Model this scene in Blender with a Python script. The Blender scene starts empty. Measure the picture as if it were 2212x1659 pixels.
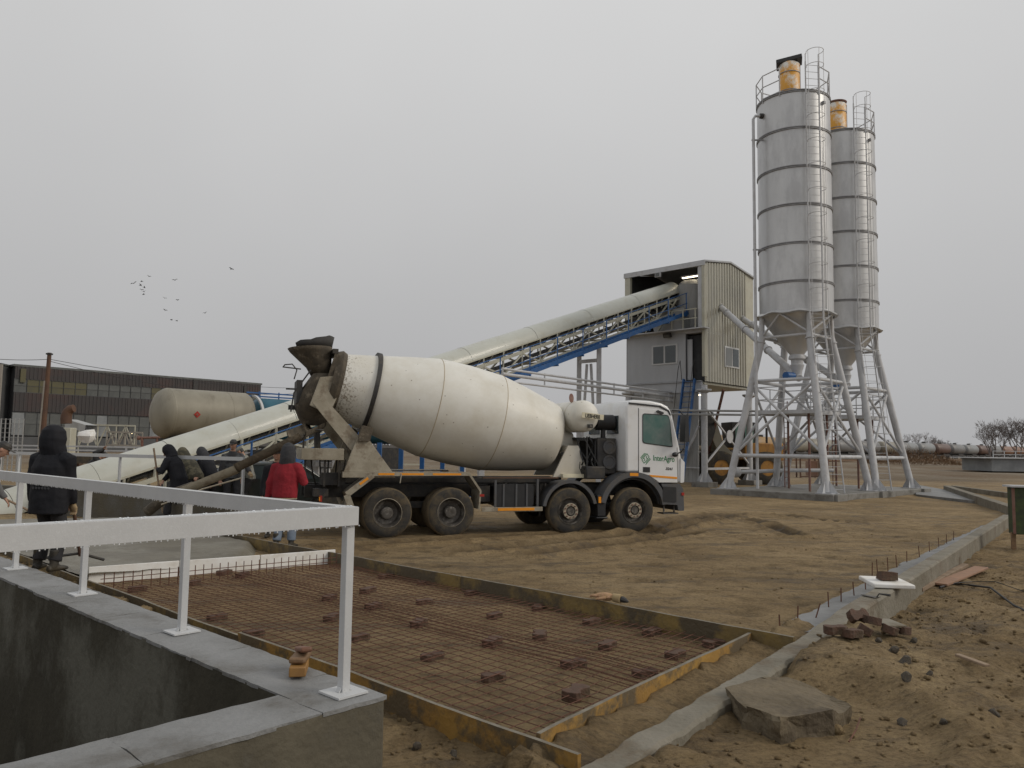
import bpy, bmesh, math, random
from mathutils import Vector, Matrix, noise
from math import radians as R, sin, cos, pi, sqrt, atan2
random.seed(7)
S = bpy.context.scene
COL = bpy.context.collection
V = Vector
# ------------------------------------------------------------------ camera
F = 1680.0; CH = 1.9
pit = math.atan((968 - 829.5) / F); rol = math.atan(.014)
fw = V((0, cos(pit), sin(pit))); rt = V((1, 0, 0)); upv = rt.cross(fw)
RA = cos(rol) * rt + sin(rol) * upv
UA = -sin(rol) * rt + cos(rol) * upv
cd = bpy.data.cameras.new('camera'); cam = bpy.data.objects.new('camera', cd); COL.objects.link(cam)
M = Matrix((RA, UA, -fw)).transposed().to_4x4(); M.translation = V((0, 0, CH)); cam.matrix_world = M
cd.sensor_width = 36; cd.lens = 36 * F / 2212; cd.clip_start = .05; cd.clip_end = 6000
S.camera = cam
def ray(u, v): return fw + RA * (u - 1106) / F - UA * (v - 829.5) / F
def G(u, v, z=0.0):                      # point of the horizontal plane z seen at (u, v) of the 2212 px wide photo
    d = ray(u, v); t = (z - CH) / d.z; return V((0, 0, CH)) + d * t
def D(u, v, Y):                          # point at distance Y
    d = ray(u, v); t = Y / d.y; return V((0, 0, CH)) + d * t

# ------------------------------------------------------------------ materials
def nd(nt, t, **k):
    n = nt.nodes.new(t)
    for a, b in k.items(): setattr(n, a, b)
    return n
MATS = {}
def mat(name, c1, c2=None, rough=.6, metal=0., scale=3., bump=.0, bscale=30., c3=None, s3=.7, fac3=.5, spec=.5, stretch=None, detail=6., lo=.35, hi=.65, trans=0., coat=0., s3lo=.5, s3hi=.62):
    m = bpy.data.materials.new(name); m.use_nodes = True; nt = m.node_tree
    b = nt.nodes['Principled BSDF']; b.inputs['Roughness'].default_value = rough; b.inputs['Metallic'].default_value = metal
    b.inputs['Specular IOR Level'].default_value = spec
    if coat: b.inputs['Coat Weight'].default_value = coat
    if trans: b.inputs['Transmission Weight'].default_value = trans
    tc = nd(nt, 'ShaderNodeTexCoord'); src = tc.outputs['Object']
    if stretch:
        mp = nd(nt, 'ShaderNodeMapping'); mp.inputs['Scale'].default_value = stretch
        nt.links.new(src, mp.inputs[0]); src = mp.outputs[0]
    if c2 is None: c2 = tuple(x * .8 for x in c1)
    nz = nd(nt, 'ShaderNodeTexNoise'); nz.inputs['Scale'].default_value = scale; nz.inputs['Detail'].default_value = detail
    nz.inputs['Roughness'].default_value = .62
    nt.links.new(src, nz.inputs['Vector'])
    cr = nd(nt, 'ShaderNodeValToRGB'); e = cr.color_ramp.elements
    e[0].position = lo; e[1].position = hi; e[0].color = (*c1, 1); e[1].color = (*c2, 1)
    nt.links.new(nz.outputs[0], cr.inputs[0]); out = cr.outputs[0]
    if c3:
        n3 = nd(nt, 'ShaderNodeTexNoise'); n3.inputs['Scale'].default_value = s3; n3.inputs['Detail'].default_value = 8; n3.inputs['Roughness'].default_value = .7
        nt.links.new(src, n3.inputs['Vector'])
        r3 = nd(nt, 'ShaderNodeMapRange'); r3.inputs[1].default_value = s3lo; r3.inputs[2].default_value = s3hi; r3.inputs[4].default_value = fac3
        nt.links.new(n3.outputs[0], r3.inputs[0])
        mx = nd(nt, 'ShaderNodeMix', data_type='RGBA'); nt.links.new(r3.outputs[0], mx.inputs[0])
        nt.links.new(out, mx.inputs[6]); mx.inputs[7].default_value = (*c3, 1); out = mx.outputs[2]
    nt.links.new(out, b.inputs['Base Color'])
    if bump:
        nb = nd(nt, 'ShaderNodeTexNoise'); nb.inputs['Scale'].default_value = bscale; nb.inputs['Detail'].default_value = 8
        nt.links.new(tc.outputs['Object'], nb.inputs['Vector'])
        bp = nd(nt, 'ShaderNodeBump'); bp.inputs['Strength'].default_value = bump; bp.inputs['Distance'].default_value = .03
        nt.links.new(nb.outputs[0], bp.inputs['Height']); nt.links.new(bp.outputs[0], b.inputs['Normal'])
    MATS[name] = m; return m
def emis(name, c, s):
    m = bpy.data.materials.new(name); m.use_nodes = True; b = m.node_tree.nodes['Principled BSDF']
    b.inputs['Base Color'].default_value = (*c, 1); b.inputs['Emission Color'].default_value = (*c, 1); b.inputs['Emission Strength'].default_value = s
    return m
m_steel = mat('silo_steel', (.50, .505, .51), (.58, .585, .59), rough=.40, metal=.5, scale=1.1, bump=.12, bscale=1.6, c3=(.34, .34, .35), s3=.6, fac3=.45, stretch=(1, 1, .35))
m_ringst = mat('silo_ring_steel', (.22, .22, .225), (.30, .30, .31), rough=.5, metal=.3, scale=4)
m_leg = mat('light_grey_paint', (.52, .53, .55), (.46, .47, .49), rough=.5, scale=2.5, c3=(.3, .28, .26), s3=2, fac3=.35)
m_rustleg = mat('primer_red_steel', (.16, .07, .055), (.22, .13, .1), rough=.7, scale=5)
m_grey = mat('grey_panel', (.42, .435, .46), (.38, .395, .42), rough=.45, scale=1.2, c3=(.3, .3, .3), s3=1.5, fac3=.2, stretch=(1, 1, .3))
m_greyl = mat('grey_lower_panel', (.36, .365, .365), (.31, .315, .315), rough=.5, scale=1.2, c3=(.22, .2, .17), s3=1.2, fac3=.35, stretch=(1, 1, .3))
m_corr = mat('corrugated_galvanised_cream', (.55, .52, .43), (.44, .42, .35), rough=.27, metal=.6, scale=1.0, c3=(.25, .25, .25), s3=1.4, fac3=.35, stretch=(1, 1, .25))
m_cream = mat('cream_paint', (.50, .49, .40), (.43, .42, .35), rough=.45, scale=1.3, c3=(.35, .3, .2), s3=4, fac3=.3)
m_cover = mat('conveyor_cover_paint', (.50, .51, .46), (.46, .47, .42), rough=.38, scale=.8, c3=(.40, .38, .30), s3=1.6, fac3=.35, bump=.03, bscale=2, coat=.2)
m_blue = mat('blue_paint', (.02, .11, .32), (.015, .085, .25), rough=.45, scale=3, c3=(.1, .13, .18), s3=5, fac3=.35)
m_dark = mat('dark_metal', (.022, .022, .024), (.04, .038, .036), rough=.6, scale=6, c3=(.08, .065, .045), s3=3, fac3=.45)
m_black = mat('black_plastic', (.016, .017, .019), (.025, .025, .027), rough=.45, scale=5)
m_belt = mat('belt_rubber', (.03, .03, .032), (.05, .048, .045), rough=.8)
m_white = mat('white_truck_paint', (.74, .75, .76), (.70, .71, .72), rough=.3, scale=1.5, c3=(.52, .48, .40), s3=1.6, fac3=.28, coat=.35)
m_drum = mat('cream_drum_paint', (.75, .74, .69), (.69, .68, .63), rough=.5, scale=.9, c3=(.47, .42, .31), s3=1.1, fac3=.45, coat=.06, s3lo=.42, s3hi=.7)
m_conc_dirt = mat('cement_crusted_metal', (.105, .085, .060), (.055, .046, .034), rough=.85, scale=3.5, bump=.5, bscale=14, c3=(.27, .23, .17), s3=4, fac3=.6, s3lo=.55, s3hi=.68)
m_conc_dirt2 = mat('cement_stained_white_metal', (.37, .335, .265), (.27, .24, .18), rough=.7, scale=3, bump=.2, bscale=14, c3=(.16, .12, .08), s3=3.5, fac3=.7)
m_orange = mat('orange_reflector', (.85, .33, .02), (.75, .28, .02), rough=.3, scale=8)
m_green = mat('green_lettering', (.02, .19, .07), (.02, .17, .06), rough=.4)
m_letter = mat('black_lettering', (.012, .012, .012), rough=.4)
m_plate = mat('cream_plate', (.72, .67, .5), rough=.4)
m_fender = mat('dark_grey_plastic', (.085, .088, .095), (.07, .072, .078), rough=.55, scale=3, c3=(.13, .105, .07), s3=3, fac3=.4)
m_tyre = mat('muddy_tyre_rubber', (.028, .027, .026), (.048, .043, .036), rough=.9, scale=5, c3=(.13, .098, .055), s3=3.5, fac3=.6, bump=.3, bscale=40, s3lo=.45, s3hi=.62)
m_mud = mat('mud_caked_tread', (.135, .103, .06), (.085, .066, .042), rough=.95, scale=6, bump=.6, bscale=30)
m_rim = mat('dirty_steel_rim', (.12, .11, .10), (.07, .062, .052), rough=.5, metal=.4, scale=5, c3=(.30, .28, .25), s3=6, fac3=.7)
m_nut = mat('cream_hub_ring', (.42, .37, .28), (.28, .24, .18), rough=.5, scale=12)
m_glass = mat('window_glass', (.05, .065, .07), (.035, .045, .05), rough=.07, spec=.8, scale=1)
m_cabglass = mat('cab_window_glass', (.05, .13, .11), (.16, .20, .185), rough=.06, spec=.7, scale=1.7)
m_red = mat('red_lens', (.4, .03, .02), rough=.3)
m_rail = mat('frosted_white_paint', (.55, .56, .57), (.50, .51, .52), rough=.45, scale=5, bump=.05, bscale=160, c3=(.66, .68, .70), s3=90, fac3=.25)
m_ice = mat('water_drop_ice', (.8, .83, .86), rough=.1, spec=.8)
m_concw = mat('wet_dark_concrete', (.135, .12, .088), (.085, .075, .056), rough=.9, spec=.2, scale=1.6, bump=.35, bscale=25, c3=(.16, .155, .14), s3=.8, fac3=.7)
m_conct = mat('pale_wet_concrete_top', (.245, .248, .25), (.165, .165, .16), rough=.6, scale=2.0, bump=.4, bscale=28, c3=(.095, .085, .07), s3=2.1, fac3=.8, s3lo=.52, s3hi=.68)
m_kerb = mat('kerb_concrete', (.225, .205, .165), (.16, .145, .11), rough=.8, scale=2.5, bump=.6, bscale=16, c3=(.13, .10, .065), s3=1.6, fac3=.8)
m_pad = mat('pad_concrete', (.24, .235, .22), (.18, .172, .155), rough=.6, scale=1.2, bump=.2, bscale=10, c3=(.09, .08, .065), s3=1.3, fac3=.7)
m_wet = mat('fresh_wet_concrete', (.165, .150, .115), (.115, .102, .076), rough=.55, scale=1.0, bump=.9, bscale=9, c3=(.23, .22, .18), s3=1.3, fac3=.6)
m_form = mat('formwork_yellow_board', (.40, .235, .055), (.30, .17, .045), rough=.7, scale=2.5, bump=.3, bscale=24, c3=(.10, .082, .055), s3=2.2, fac3=.9, s3lo=.46, s3hi=.56)
m_formd = mat('formwork_wet_board', (.24, .165, .05), (.15, .11, .05), rough=.6, scale=2.5, bump=.3, bscale=24, c3=(.075, .06, .04), s3=1.6, fac3=.9, s3lo=.44, s3hi=.54)
m_formtop = mat('formwork_cement_edge', (.22, .2, .16), (.14, .12, .09), rough=.8, scale=8)
m_rebar = mat('rusty_rebar', (.15, .064, .038), (.085, .040, .027), rough=.85, scale=20)
m_paver = mat('red_brown_paver', (.105, .056, .036), (.065, .040, .027), rough=.8, scale=14, bump=.4, bscale=50, c3=(.12, .09, .055), s3=5, fac3=.6)
m_foam = mat('white_polystyrene', (.80, .80, .79), (.72, .70, .66), rough=.8, scale=3, c3=(.4, .33, .22), s3=4, fac3=.25)
m_wood = mat('wet_wood', (.25, .155, .085), (.16, .095, .05), rough=.7, scale=3, stretch=(1, 6, 6), bump=.3, bscale=30)
m_plank = mat('weathered_plank', (.30, .22, .15), (.20, .14, .09), rough=.75, scale=4, bump=.3, bscale=20)
m_chunk = mat('broken_concrete_slab', (.175, .14, .09), (.12, .095, .06), rough=.9, scale=3, bump=.8, bscale=18, c3=(.06, .045, .03), s3=2.2, fac3=.7)
m_stone = mat('dark_stone', (.055, .050, .045), (.11, .088, .06), rough=.85, scale=5, bump=.5, bscale=20)
m_cable = mat('black_cable', (.012, .012, .013), rough=.5)
m_tankb = mat('beige_tank_paint', (.29, .27, .215), (.23, .21, .165), rough=.55, metal=.1, scale=.9, c3=(.13, .11, .075), s3=.8, fac3=.5, stretch=(1, 1, .5))
m_bluetank = mat('blue_tank_paint', (.035, .14, .20), (.025, .10, .15), rough=.5, scale=1)
m_wh = mat('brown_sheet_cladding', (.050, .043, .042), (.040, .037, .039), rough=.7, scale=.25, c3=(.085, .04, .032), s3=.06, fac3=.6)
m_whg = mat('grey_facade', (.085, .088, .092), (.065, .067, .07), rough=.7, scale=.4)
m_pane = mat('dusty_window_pane', (.11, .115, .11), (.075, .08, .078), rough=.35, scale=.7)
m_paney = mat('yellowed_window_pane', (.10, .088, .035), (.075, .07, .04), rough=.4, scale=.7)
m_panew = mat('bright_window_pane', (.25, .265, .27), (.17, .18, .19), rough=.4, scale=.7)
m_rustpole = mat('rust_red_pole', (.12, .062, .036), (.08, .045, .032), rough=.8, scale=2)
m_whpole = mat('pale_pole', (.34, .31, .27), rough=.8)
m_yellow = mat('loader_yellow', (.42, .21, .04), (.33, .16, .035), rough=.5, scale=2, c3=(.14, .08, .04), s3=2, fac3=.5)
m_filty = mat('filter_yellow_white', (.68, .33, .03), (.60, .29, .03), rough=.45, scale=1.0, c3=(.72, .71, .66), s3=1.1, fac3=1.0, s3lo=.45, s3hi=.55)
m_whtank = [mat('wagon_' + n, c, tuple(x * .8 for x in c), rough=.45, scale=.5, c3=(.13, .10, .08), s3=.35, fac3=.5) for n, c in
            (('ochre', (.36, .22, .08)), ('cream', (.27, .25, .20)), ('grey', (.20, .20, .20)), ('pale', (.26, .27, .275)), ('rust', (.14, .085, .07)), ('orange', (.26, .14, .09)))]  # muted tones: distance haze is mixed into the wagon colours
m_bark = mat('bare_branches', (.19, .165, .155), (.15, .13, .125), rough=.9)  # paler than bark, the haze of distance is put into the colour
m_bush = mat('dry_brush', (.16, .09, .045), (.11, .07, .04), rough=.95, scale=2)
m_skin = mat('skin', (.42, .24, .17), (.38, .21, .15), rough=.55, scale=8)
m_trouser = mat('dark_trousers', (.016, .016, .019), (.028, .028, .031), rough=.85, scale=6)
m_jean = mat('blue_jeans', (.13, .17, .23), (.18, .22, .28), rough=.85, scale=9)
m_coat = mat('black_coat', (.009, .010, .014), (.016, .016, .020), rough=.75, scale=5, bump=.25, bscale=12, spec=.25)
m_redj = mat('red_fleece', (.26, .012, .022), (.20, .010, .018), rough=.9, scale=8, bump=.25, bscale=30)
m_camo = mat('camouflage_cloth', (.045, .042, .028), (.095, .085, .055), rough=.85, scale=7, lo=.48, hi=.52)
m_camol = mat('pale_camouflage_cloth', (.14, .14, .12), (.25, .25, .22), rough=.85, scale=9, lo=.47, hi=.53)
m_greyj = mat('grey_sweatshirt', (.10, .10, .105), (.13, .13, .13), rough=.9, scale=8)
m_greyh = mat('grey_knit_hood', (.032, .034, .038), (.05, .05, .055), rough=.95, scale=20)
m_boot = mat('muddy_boot', (.02, .019, .018), (.06, .05, .034), rough=.6, scale=7)
m_glove = mat('work_glove', (.40, .30, .17), (.28, .2, .12), rough=.9, scale=20)
m_pinkglove = mat('knit_glove', (.50, .30, .19), (.40, .26, .13), rough=.9, scale=30, bump=.5, bscale=90)
m_tan = mat('tan_collar', (.32, .26, .18), rough=.9)
m_lamp = emis('lamp_tube_glow', (1, .86, .62), 6)
m_lampw = emis('lamp_glow', (1, .8, .45), 4)
m_int = mat('dark_interior', (.05, .052, .055), (.035, .036, .04), rough=.8)
m_print = mat('grey_print', (.055, .058, .065), rough=.6)

# ------------------------------------------------------------------ mesh builder
class MB:
    def __init__(s): s.v = []; s.f = []; s.m = []; s.cm = 0
    def add(s, vs, fs):
        o = len(s.v); s.v += [V(p) for p in vs]
        for f in fs: s.f.append([o + i for i in f]); s.m.append(s.cm)
        return s
    def box(s, c, d, rot=None):
        c = V(c); h = V(d) / 2; vs = []
        for x in (-1, 1):
            for y in (-1, 1):
                for z in (-1, 1):
                    p = V((x * h.x, y * h.y, z * h.z)); vs.append(c + (rot @ p if rot else p))
        return s.add(vs, [(0, 1, 3, 2), (4, 6, 7, 5), (0, 4, 5, 1), (2, 3, 7, 6), (0, 2, 6, 4), (1, 5, 7, 3)])
    def bar(s, p, q, w, h=None, up=V((0, 0, 1))):
        p = V(p); q = V(q); h = h or w; d = (q - p)
        if d.length < 1e-6: return s
        d.normalize(); a = d.cross(up)
        if a.length < 1e-3: a = d.cross(V((0, 1, 0)))
        a.normalize(); b = a.cross(d)
        vs = [e + a * (w / 2 * i) + b * (h / 2 * j) for e in (p, q) for i, j in ((-1, -1), (1, -1), (1, 1), (-1, 1))]
        return s.add(vs, [(3, 2, 1, 0), (4, 5, 6, 7), (0, 1, 5, 4), (1, 2, 6, 5), (2, 3, 7, 6), (3, 0, 4, 7)])
    def tube(s, p, q, r, n=10, r2=None):
        return s.path([p, q], [r, r if r2 is None else r2], n)
    def path(s, pts, r, n=8, cap=True):
        pts = [V(p) for p in pts]; k = len(pts); rr = r if isinstance(r, (list, tuple)) else [r] * k
        prev = None; vs = []
        for i, p in enumerate(pts):
            d = (pts[min(i + 1, k - 1)] - pts[max(i - 1, 0)]).normalized()
            if prev is None:
                a = d.cross(V((0, 0, 1)))
                if a.length < 1e-3: a = d.cross(V((0, 1, 0)))
            else: a = prev - d * prev.dot(d)
            a.normalize(); prev = a; b = d.cross(a)
            for j in range(n):
                t = 2 * pi * j / n; vs.append(p + (a * cos(t) + b * sin(t)) * rr[i])
        fs = [(i * n + j, i * n + (j + 1) % n, (i + 1) * n + (j + 1) % n, (i + 1) * n + j) for i in range(k - 1) for j in range(n)]
        if cap: fs += [tuple(range(n - 1, -1, -1)), tuple((k - 1) * n + j for j in range(n))]
        return s.add(vs, fs)
    def lathe(s, prof, o, ax, n=32, a0=0, a1=2 * pi, ref=V((0, 0, 1)), cap=True):
        o = V(o); ax = V(ax).normalized(); a = ref - ax * ref.dot(ax)
        if a.length < 1e-3: a = V((1, 0, 0)) - ax * ax.x
        a.normalize(); b = ax.cross(a); full = abs(a1 - a0 - 2 * pi) < 1e-6; m = n if full else n + 1; vs = []
        for (t, r) in prof:
            for j in range(m):
                g = a0 + (a1 - a0) * j / n; vs.append(o + ax * t + (a * cos(g) + b * sin(g)) * r)
        fs = [(i * m + j, i * m + (j + 1) % m, (i + 1) * m + (j + 1) % m, (i + 1) * m + j) for i in range(len(prof) - 1) for j in range(m if full else n)]
        if cap and full:
            if prof[0][1] > 1e-4: fs.append(tuple(range(m - 1, -1, -1)))
            if prof[-1][1] > 1e-4: fs.append(tuple((len(prof) - 1) * m + j for j in range(m)))
        return s.add(vs, fs)
    def prism(s, poly, fn, t0, t1):        # poly of 2d points, fn(a, b, t) -> 3d
        n = len(poly); vs = [V(fn(a, b, t0)) for a, b in poly] + [V(fn(a, b, t1)) for a, b in poly]
        return s.add(vs, [tuple(range(n)), tuple(range(2 * n - 1, n - 1, -1))] + [(i, i + n, (i + 1) % n + n, (i + 1) % n) for i in range(n)])
    def blob(s, c, r, n=10, rot=None, jit=0, seed=0):
        c = V(c); r = V(r) if hasattr(r, '__len__') else V((r, r, r)); vs = []; m = max(4, n // 2)
        for i in range(1, m):
            for j in range(n):
                a = pi * i / m; b = 2 * pi * j / n; p = V((sin(a) * cos(b), sin(a) * sin(b), cos(a)))
                k = 1 + jit * noise.noise(p * 1.7 + V((seed, seed * .7, 0))); p = V((p.x * r.x, p.y * r.y, p.z * r.z)) * k
                vs.append(c + (rot @ p if rot else p))
        t = V((0, 0, r.z)); vs += [c + (rot @ t if rot else t), c - (rot @ t if rot else t)]; T = len(vs)
        fs = [(i * n + j, (i + 1) * n + j, (i + 1) * n + (j + 1) % n, i * n + (j + 1) % n) for i in range(m - 2) for j in range(n)]
        fs += [(T - 2, j, (j + 1) % n) for j in range(n)] + [(T - 1, (m - 2) * n + (j + 1) % n, (m - 2) * n + j) for j in range(n)]
        return s.add(vs, fs)
    def loft(s, secs, n=12):               # secs: (centre, ax vector a, vector b)
        vs = []
        for c, a, b in secs:
            for j in range(n):
                t = 2 * pi * j / n; vs.append(V(c) + V(a) * cos(t) + V(b) * sin(t))
        k = len(secs)
        fs = [(i * n + j, i * n + (j + 1) % n, (i + 1) * n + (j + 1) % n, (i + 1) * n + j) for i in range(k - 1) for j in range(n)]
        return s.add(vs, fs + [tuple(range(n - 1, -1, -1)), tuple((k - 1) * n + j for j in range(n))])
    def build(s, name, mt, parent=None, world=False, bevel=0, fix=True, sharp=35):
        me = bpy.data.meshes.new(name); vs = s.v
        if world and parent is not None:
            inv = MW[parent.name].inverted(); vs = [inv @ p for p in s.v]
        me.from_pydata([tuple(p) for p in vs], [], s.f); me.update()
        mts = mt if isinstance(mt, (list, tuple)) else [mt]
        for q in mts: me.materials.append(q)
        for p, i in zip(me.polygons, s.m): p.material_index = i
        if fix:
            bm = bmesh.new(); bm.from_mesh(me); bmesh.ops.recalc_face_normals(bm, faces=bm.faces); bm.to_mesh(me); bm.free()
        me.polygons.foreach_set('use_smooth', [True] * len(me.polygons)); me.set_sharp_from_angle(angle=R(sharp))
        o = bpy.data.objects.new(name, me); COL.objects.link(o)
        if parent is not None:
            o.parent = parent; MW[o.name] = MW[parent.name]
        else: MW[o.name] = Matrix.Identity(4)
        if bevel:
            b = o.modifiers.new('bevel', 'BEVEL'); b.width = bevel; b.segments = 2; b.limit_method = 'ANGLE'; b.angle_limit = R(40)
        return o
MW = {}
def thing(name, label, cat, loc=(0, 0, 0), rotz=0, group=None, mat4=None):
    o = bpy.data.objects.new(name, None); COL.objects.link(o); o.empty_display_size = .3
    m = mat4 if mat4 is not None else Matrix.Translation(V(loc)) @ Matrix.Rotation(rotz, 4, 'Z')
    o.matrix_world = m; MW[o.name] = m
    o['label'] = label; o['category'] = cat
    if group: o['group'] = group
    return o
def tag(o, label, cat, group=None, kind=None):
    if label: o['label'] = label
    if cat: o['category'] = cat
    if group: o['group'] = group
    if kind: o['kind'] = kind
    return o
def kids(o): return [c for c in COL.objects if c.parent == o]
def copy_tree(o, parent=None):
    c = o.copy(); COL.objects.link(c); c.parent = parent; MW[c.name] = MW[o.name]
    for k in kids(o): copy_tree(k, c)
    return c
def move(o, loc, rotz=0, sc=None):
    o.location = V(loc); o.rotation_euler = (0, 0, rotz)
    if sc: o.scale = (sc, sc, sc)
def text_part(txt, size, name, mt, parent, m4, bold=0., sx=1., shear=0., depth=.003):
    cu = bpy.data.curves.new(name, 'FONT'); cu.body = txt; cu.size = size; cu.offset = bold; cu.extrude = depth; cu.shear = shear
    cu.align_x = 'LEFT'; to = bpy.data.objects.new(name + '_tmp', cu); COL.objects.link(to)
    dg = bpy.context.evaluated_depsgraph_get(); me = bpy.data.meshes.new_from_object(to.evaluated_get(dg))
    bpy.data.objects.remove(to); me.transform(m4 @ Matrix.Diagonal((sx, 1, 1, 1))); me.materials.clear(); me.materials.append(mt)
    o = bpy.data.objects.new(name, me); COL.objects.link(o); o.parent = parent; MW[o.name] = MW[parent.name]; return o
def rpoly(pts, r, n=4):                    # round the corners of a 2d polygon
    out = []; k = len(pts)
    for i in range(k):
        p = V(pts[i]).to_2d(); a = V(pts[i - 1]).to_2d(); b = V(pts[(i + 1) % k]).to_2d()
        da = (a - p).normalized(); db = (b - p).normalized(); rr = min(r, (a - p).length * .45, (b - p).length * .45)
        s_, e_ = p + da * rr, p + db * rr
        for j in range(n + 1):
            t = j / n; q = s_ * (1 - t) ** 2 + p * 2 * t * (1 - t) + e_ * t * t; out.append((q.x, q.y))
    return out
e1 = V((cos(R(46)), sin(R(46)), 0)); e2 = V((-sin(R(46)), cos(R(46)), 0)); UZ = V((0, 0, 1))

# ------------------------------------------------------------------ world and sun
w = bpy.data.worlds.new('World'); S.world = w; w.use_nodes = True; nt = w.node_tree
bg = nt.nodes['Background']; bg.inputs[1].default_value = 1.0
sky = nd(nt, 'ShaderNodeTexSky', sky_type='NISHITA'); sky.sun_disc = False
SUN_EL, SUN_AZ = R(32), R(103)           # azimuth clockwise from +Y
sky.sun_elevation = SUN_EL; sky.sun_rotation = SUN_AZ; sky.dust_density = 4
hs = nd(nt, 'ShaderNodeHueSaturation'); hs.inputs['Saturation'].default_value = .08; hs.inputs['Value'].default_value = .03
nt.links.new(sky.outputs[0], hs.inputs['Color'])
geo = nd(nt, 'ShaderNodeTexCoord'); sp = nd(nt, 'ShaderNodeSeparateXYZ'); nt.links.new(geo.outputs['Generated'], sp.inputs[0])
gr = nd(nt, 'ShaderNodeValToRGB'); e = gr.color_ramp.elements
e[0].position = 0.0; e[0].color = (.455, .455, .463, 1); e[1].position = .55; e[1].color = (.70, .70, .70, 1)
x = e.new(.18); x.color = (.52, .52, .525, 1)
nt.links.new(sp.outputs[2], gr.inputs[0])
cn = nd(nt, 'ShaderNodeTexNoise'); cn.inputs['Scale'].default_value = 1.2; cn.inputs['Detail'].default_value = 4
nt.links.new(geo.outputs['Generated'], cn.inputs['Vector'])
cm = nd(nt, 'ShaderNodeMapRange'); cm.inputs[3].default_value = .84; cm.inputs[4].default_value = 1.14; nt.links.new(cn.outputs[0], cm.inputs[0])
ml = nd(nt, 'ShaderNodeMix', data_type='RGBA', blend_type='MULTIPLY'); ml.inputs[0].default_value = 1
nt.links.new(gr.outputs[0], ml.inputs[6]); nt.links.new(cm.outputs[0], ml.inputs[7])
mx = nd(nt, 'ShaderNodeMix', data_type='RGBA'); mx.inputs[0].default_value = .1
nt.links.new(ml.outputs[2], mx.inputs[6]); nt.links.new(hs.outputs[0], mx.inputs[7]); nt.links.new(mx.outputs[2], bg.inputs[0])
sl = bpy.data.lights.new('sun', 'SUN'); sl.energy = 1.15; sl.angle = R(22); sl.color = (1, .91, .78)
so = bpy.data.objects.new('sun', sl); COL.objects.link(so)
sd = V((sin(SUN_AZ) * cos(SUN_EL), cos(SUN_AZ) * cos(SUN_EL), sin(SUN_EL)))
so.rotation_euler = sd.to_track_quat('Z', 'Y').to_euler()
S.view_settings.view_transform = 'Standard'; S.view_settings.look = 'None'; S.view_settings.exposure = 0
S.render.engine = 'CYCLES'
# ------------------------------------------------------------------ ground plan of the near site
WC = V((-.59, 3.89))                                   # outer corner of the pit wall
s1 = V((cos(R(47.3)), sin(R(47.3)))); s2 = V((-s1.y, s1.x))
def pitc(p): q = V((p[0], p[1])) - WC; return q.dot(s1), q.dot(s2)      # s1: away-right, s2: away-left; pit is s1<-.35, s2>.35
ka = V((.605, .796)); kn = V((.796, -.605))
Q0, Q1, Q2, Q3 = V((.16, 4.74)), V((2.27, 7.46)), V((-2.68, 12.25)), V((-5.28, 9.95))
FA = Q2 + (Q2 - Q1) * .75                              # far board runs on along the poured bay
FN = Q3 + (Q3 - Q0) * .55
def side(p, a, b): d = b - a; return (d.x * (p.y - a.y) - d.y * (p.x - a.x)) / d.length
def seg(p, a, b):
    d = b - a; t = max(0, min(1, (p - a).dot(d) / d.length_squared)); return (p - a - d * t).length, t
tracks = []
for pts, w_ in (([(1410, 1138), (1520, 1117), (1640, 1098), (1760, 1082), (1830, 1078)], .30),
                ([(1400, 1160), (1500, 1133), (1580, 1118), (1650, 1130), (1720, 1158)], .22),
                ([(1000, 1192), (1180, 1178), (1330, 1160), (1460, 1140), (1590, 1112)], .26),
                ([(1150, 1200), (1300, 1182), (1420, 1166), (1500, 1152)], .2),
                ([(700, 1185), (900, 1172), (1100, 1160), (1300, 1150)], .25),
                ([(1640, 1105), (1740, 1120), (1850, 1130)], .2)):
    tracks.append(([G(*p).to_2d() for p in pts], w_))
MASK = [0.0]; SLC = G(1695, 1515, .3).to_2d()
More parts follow.
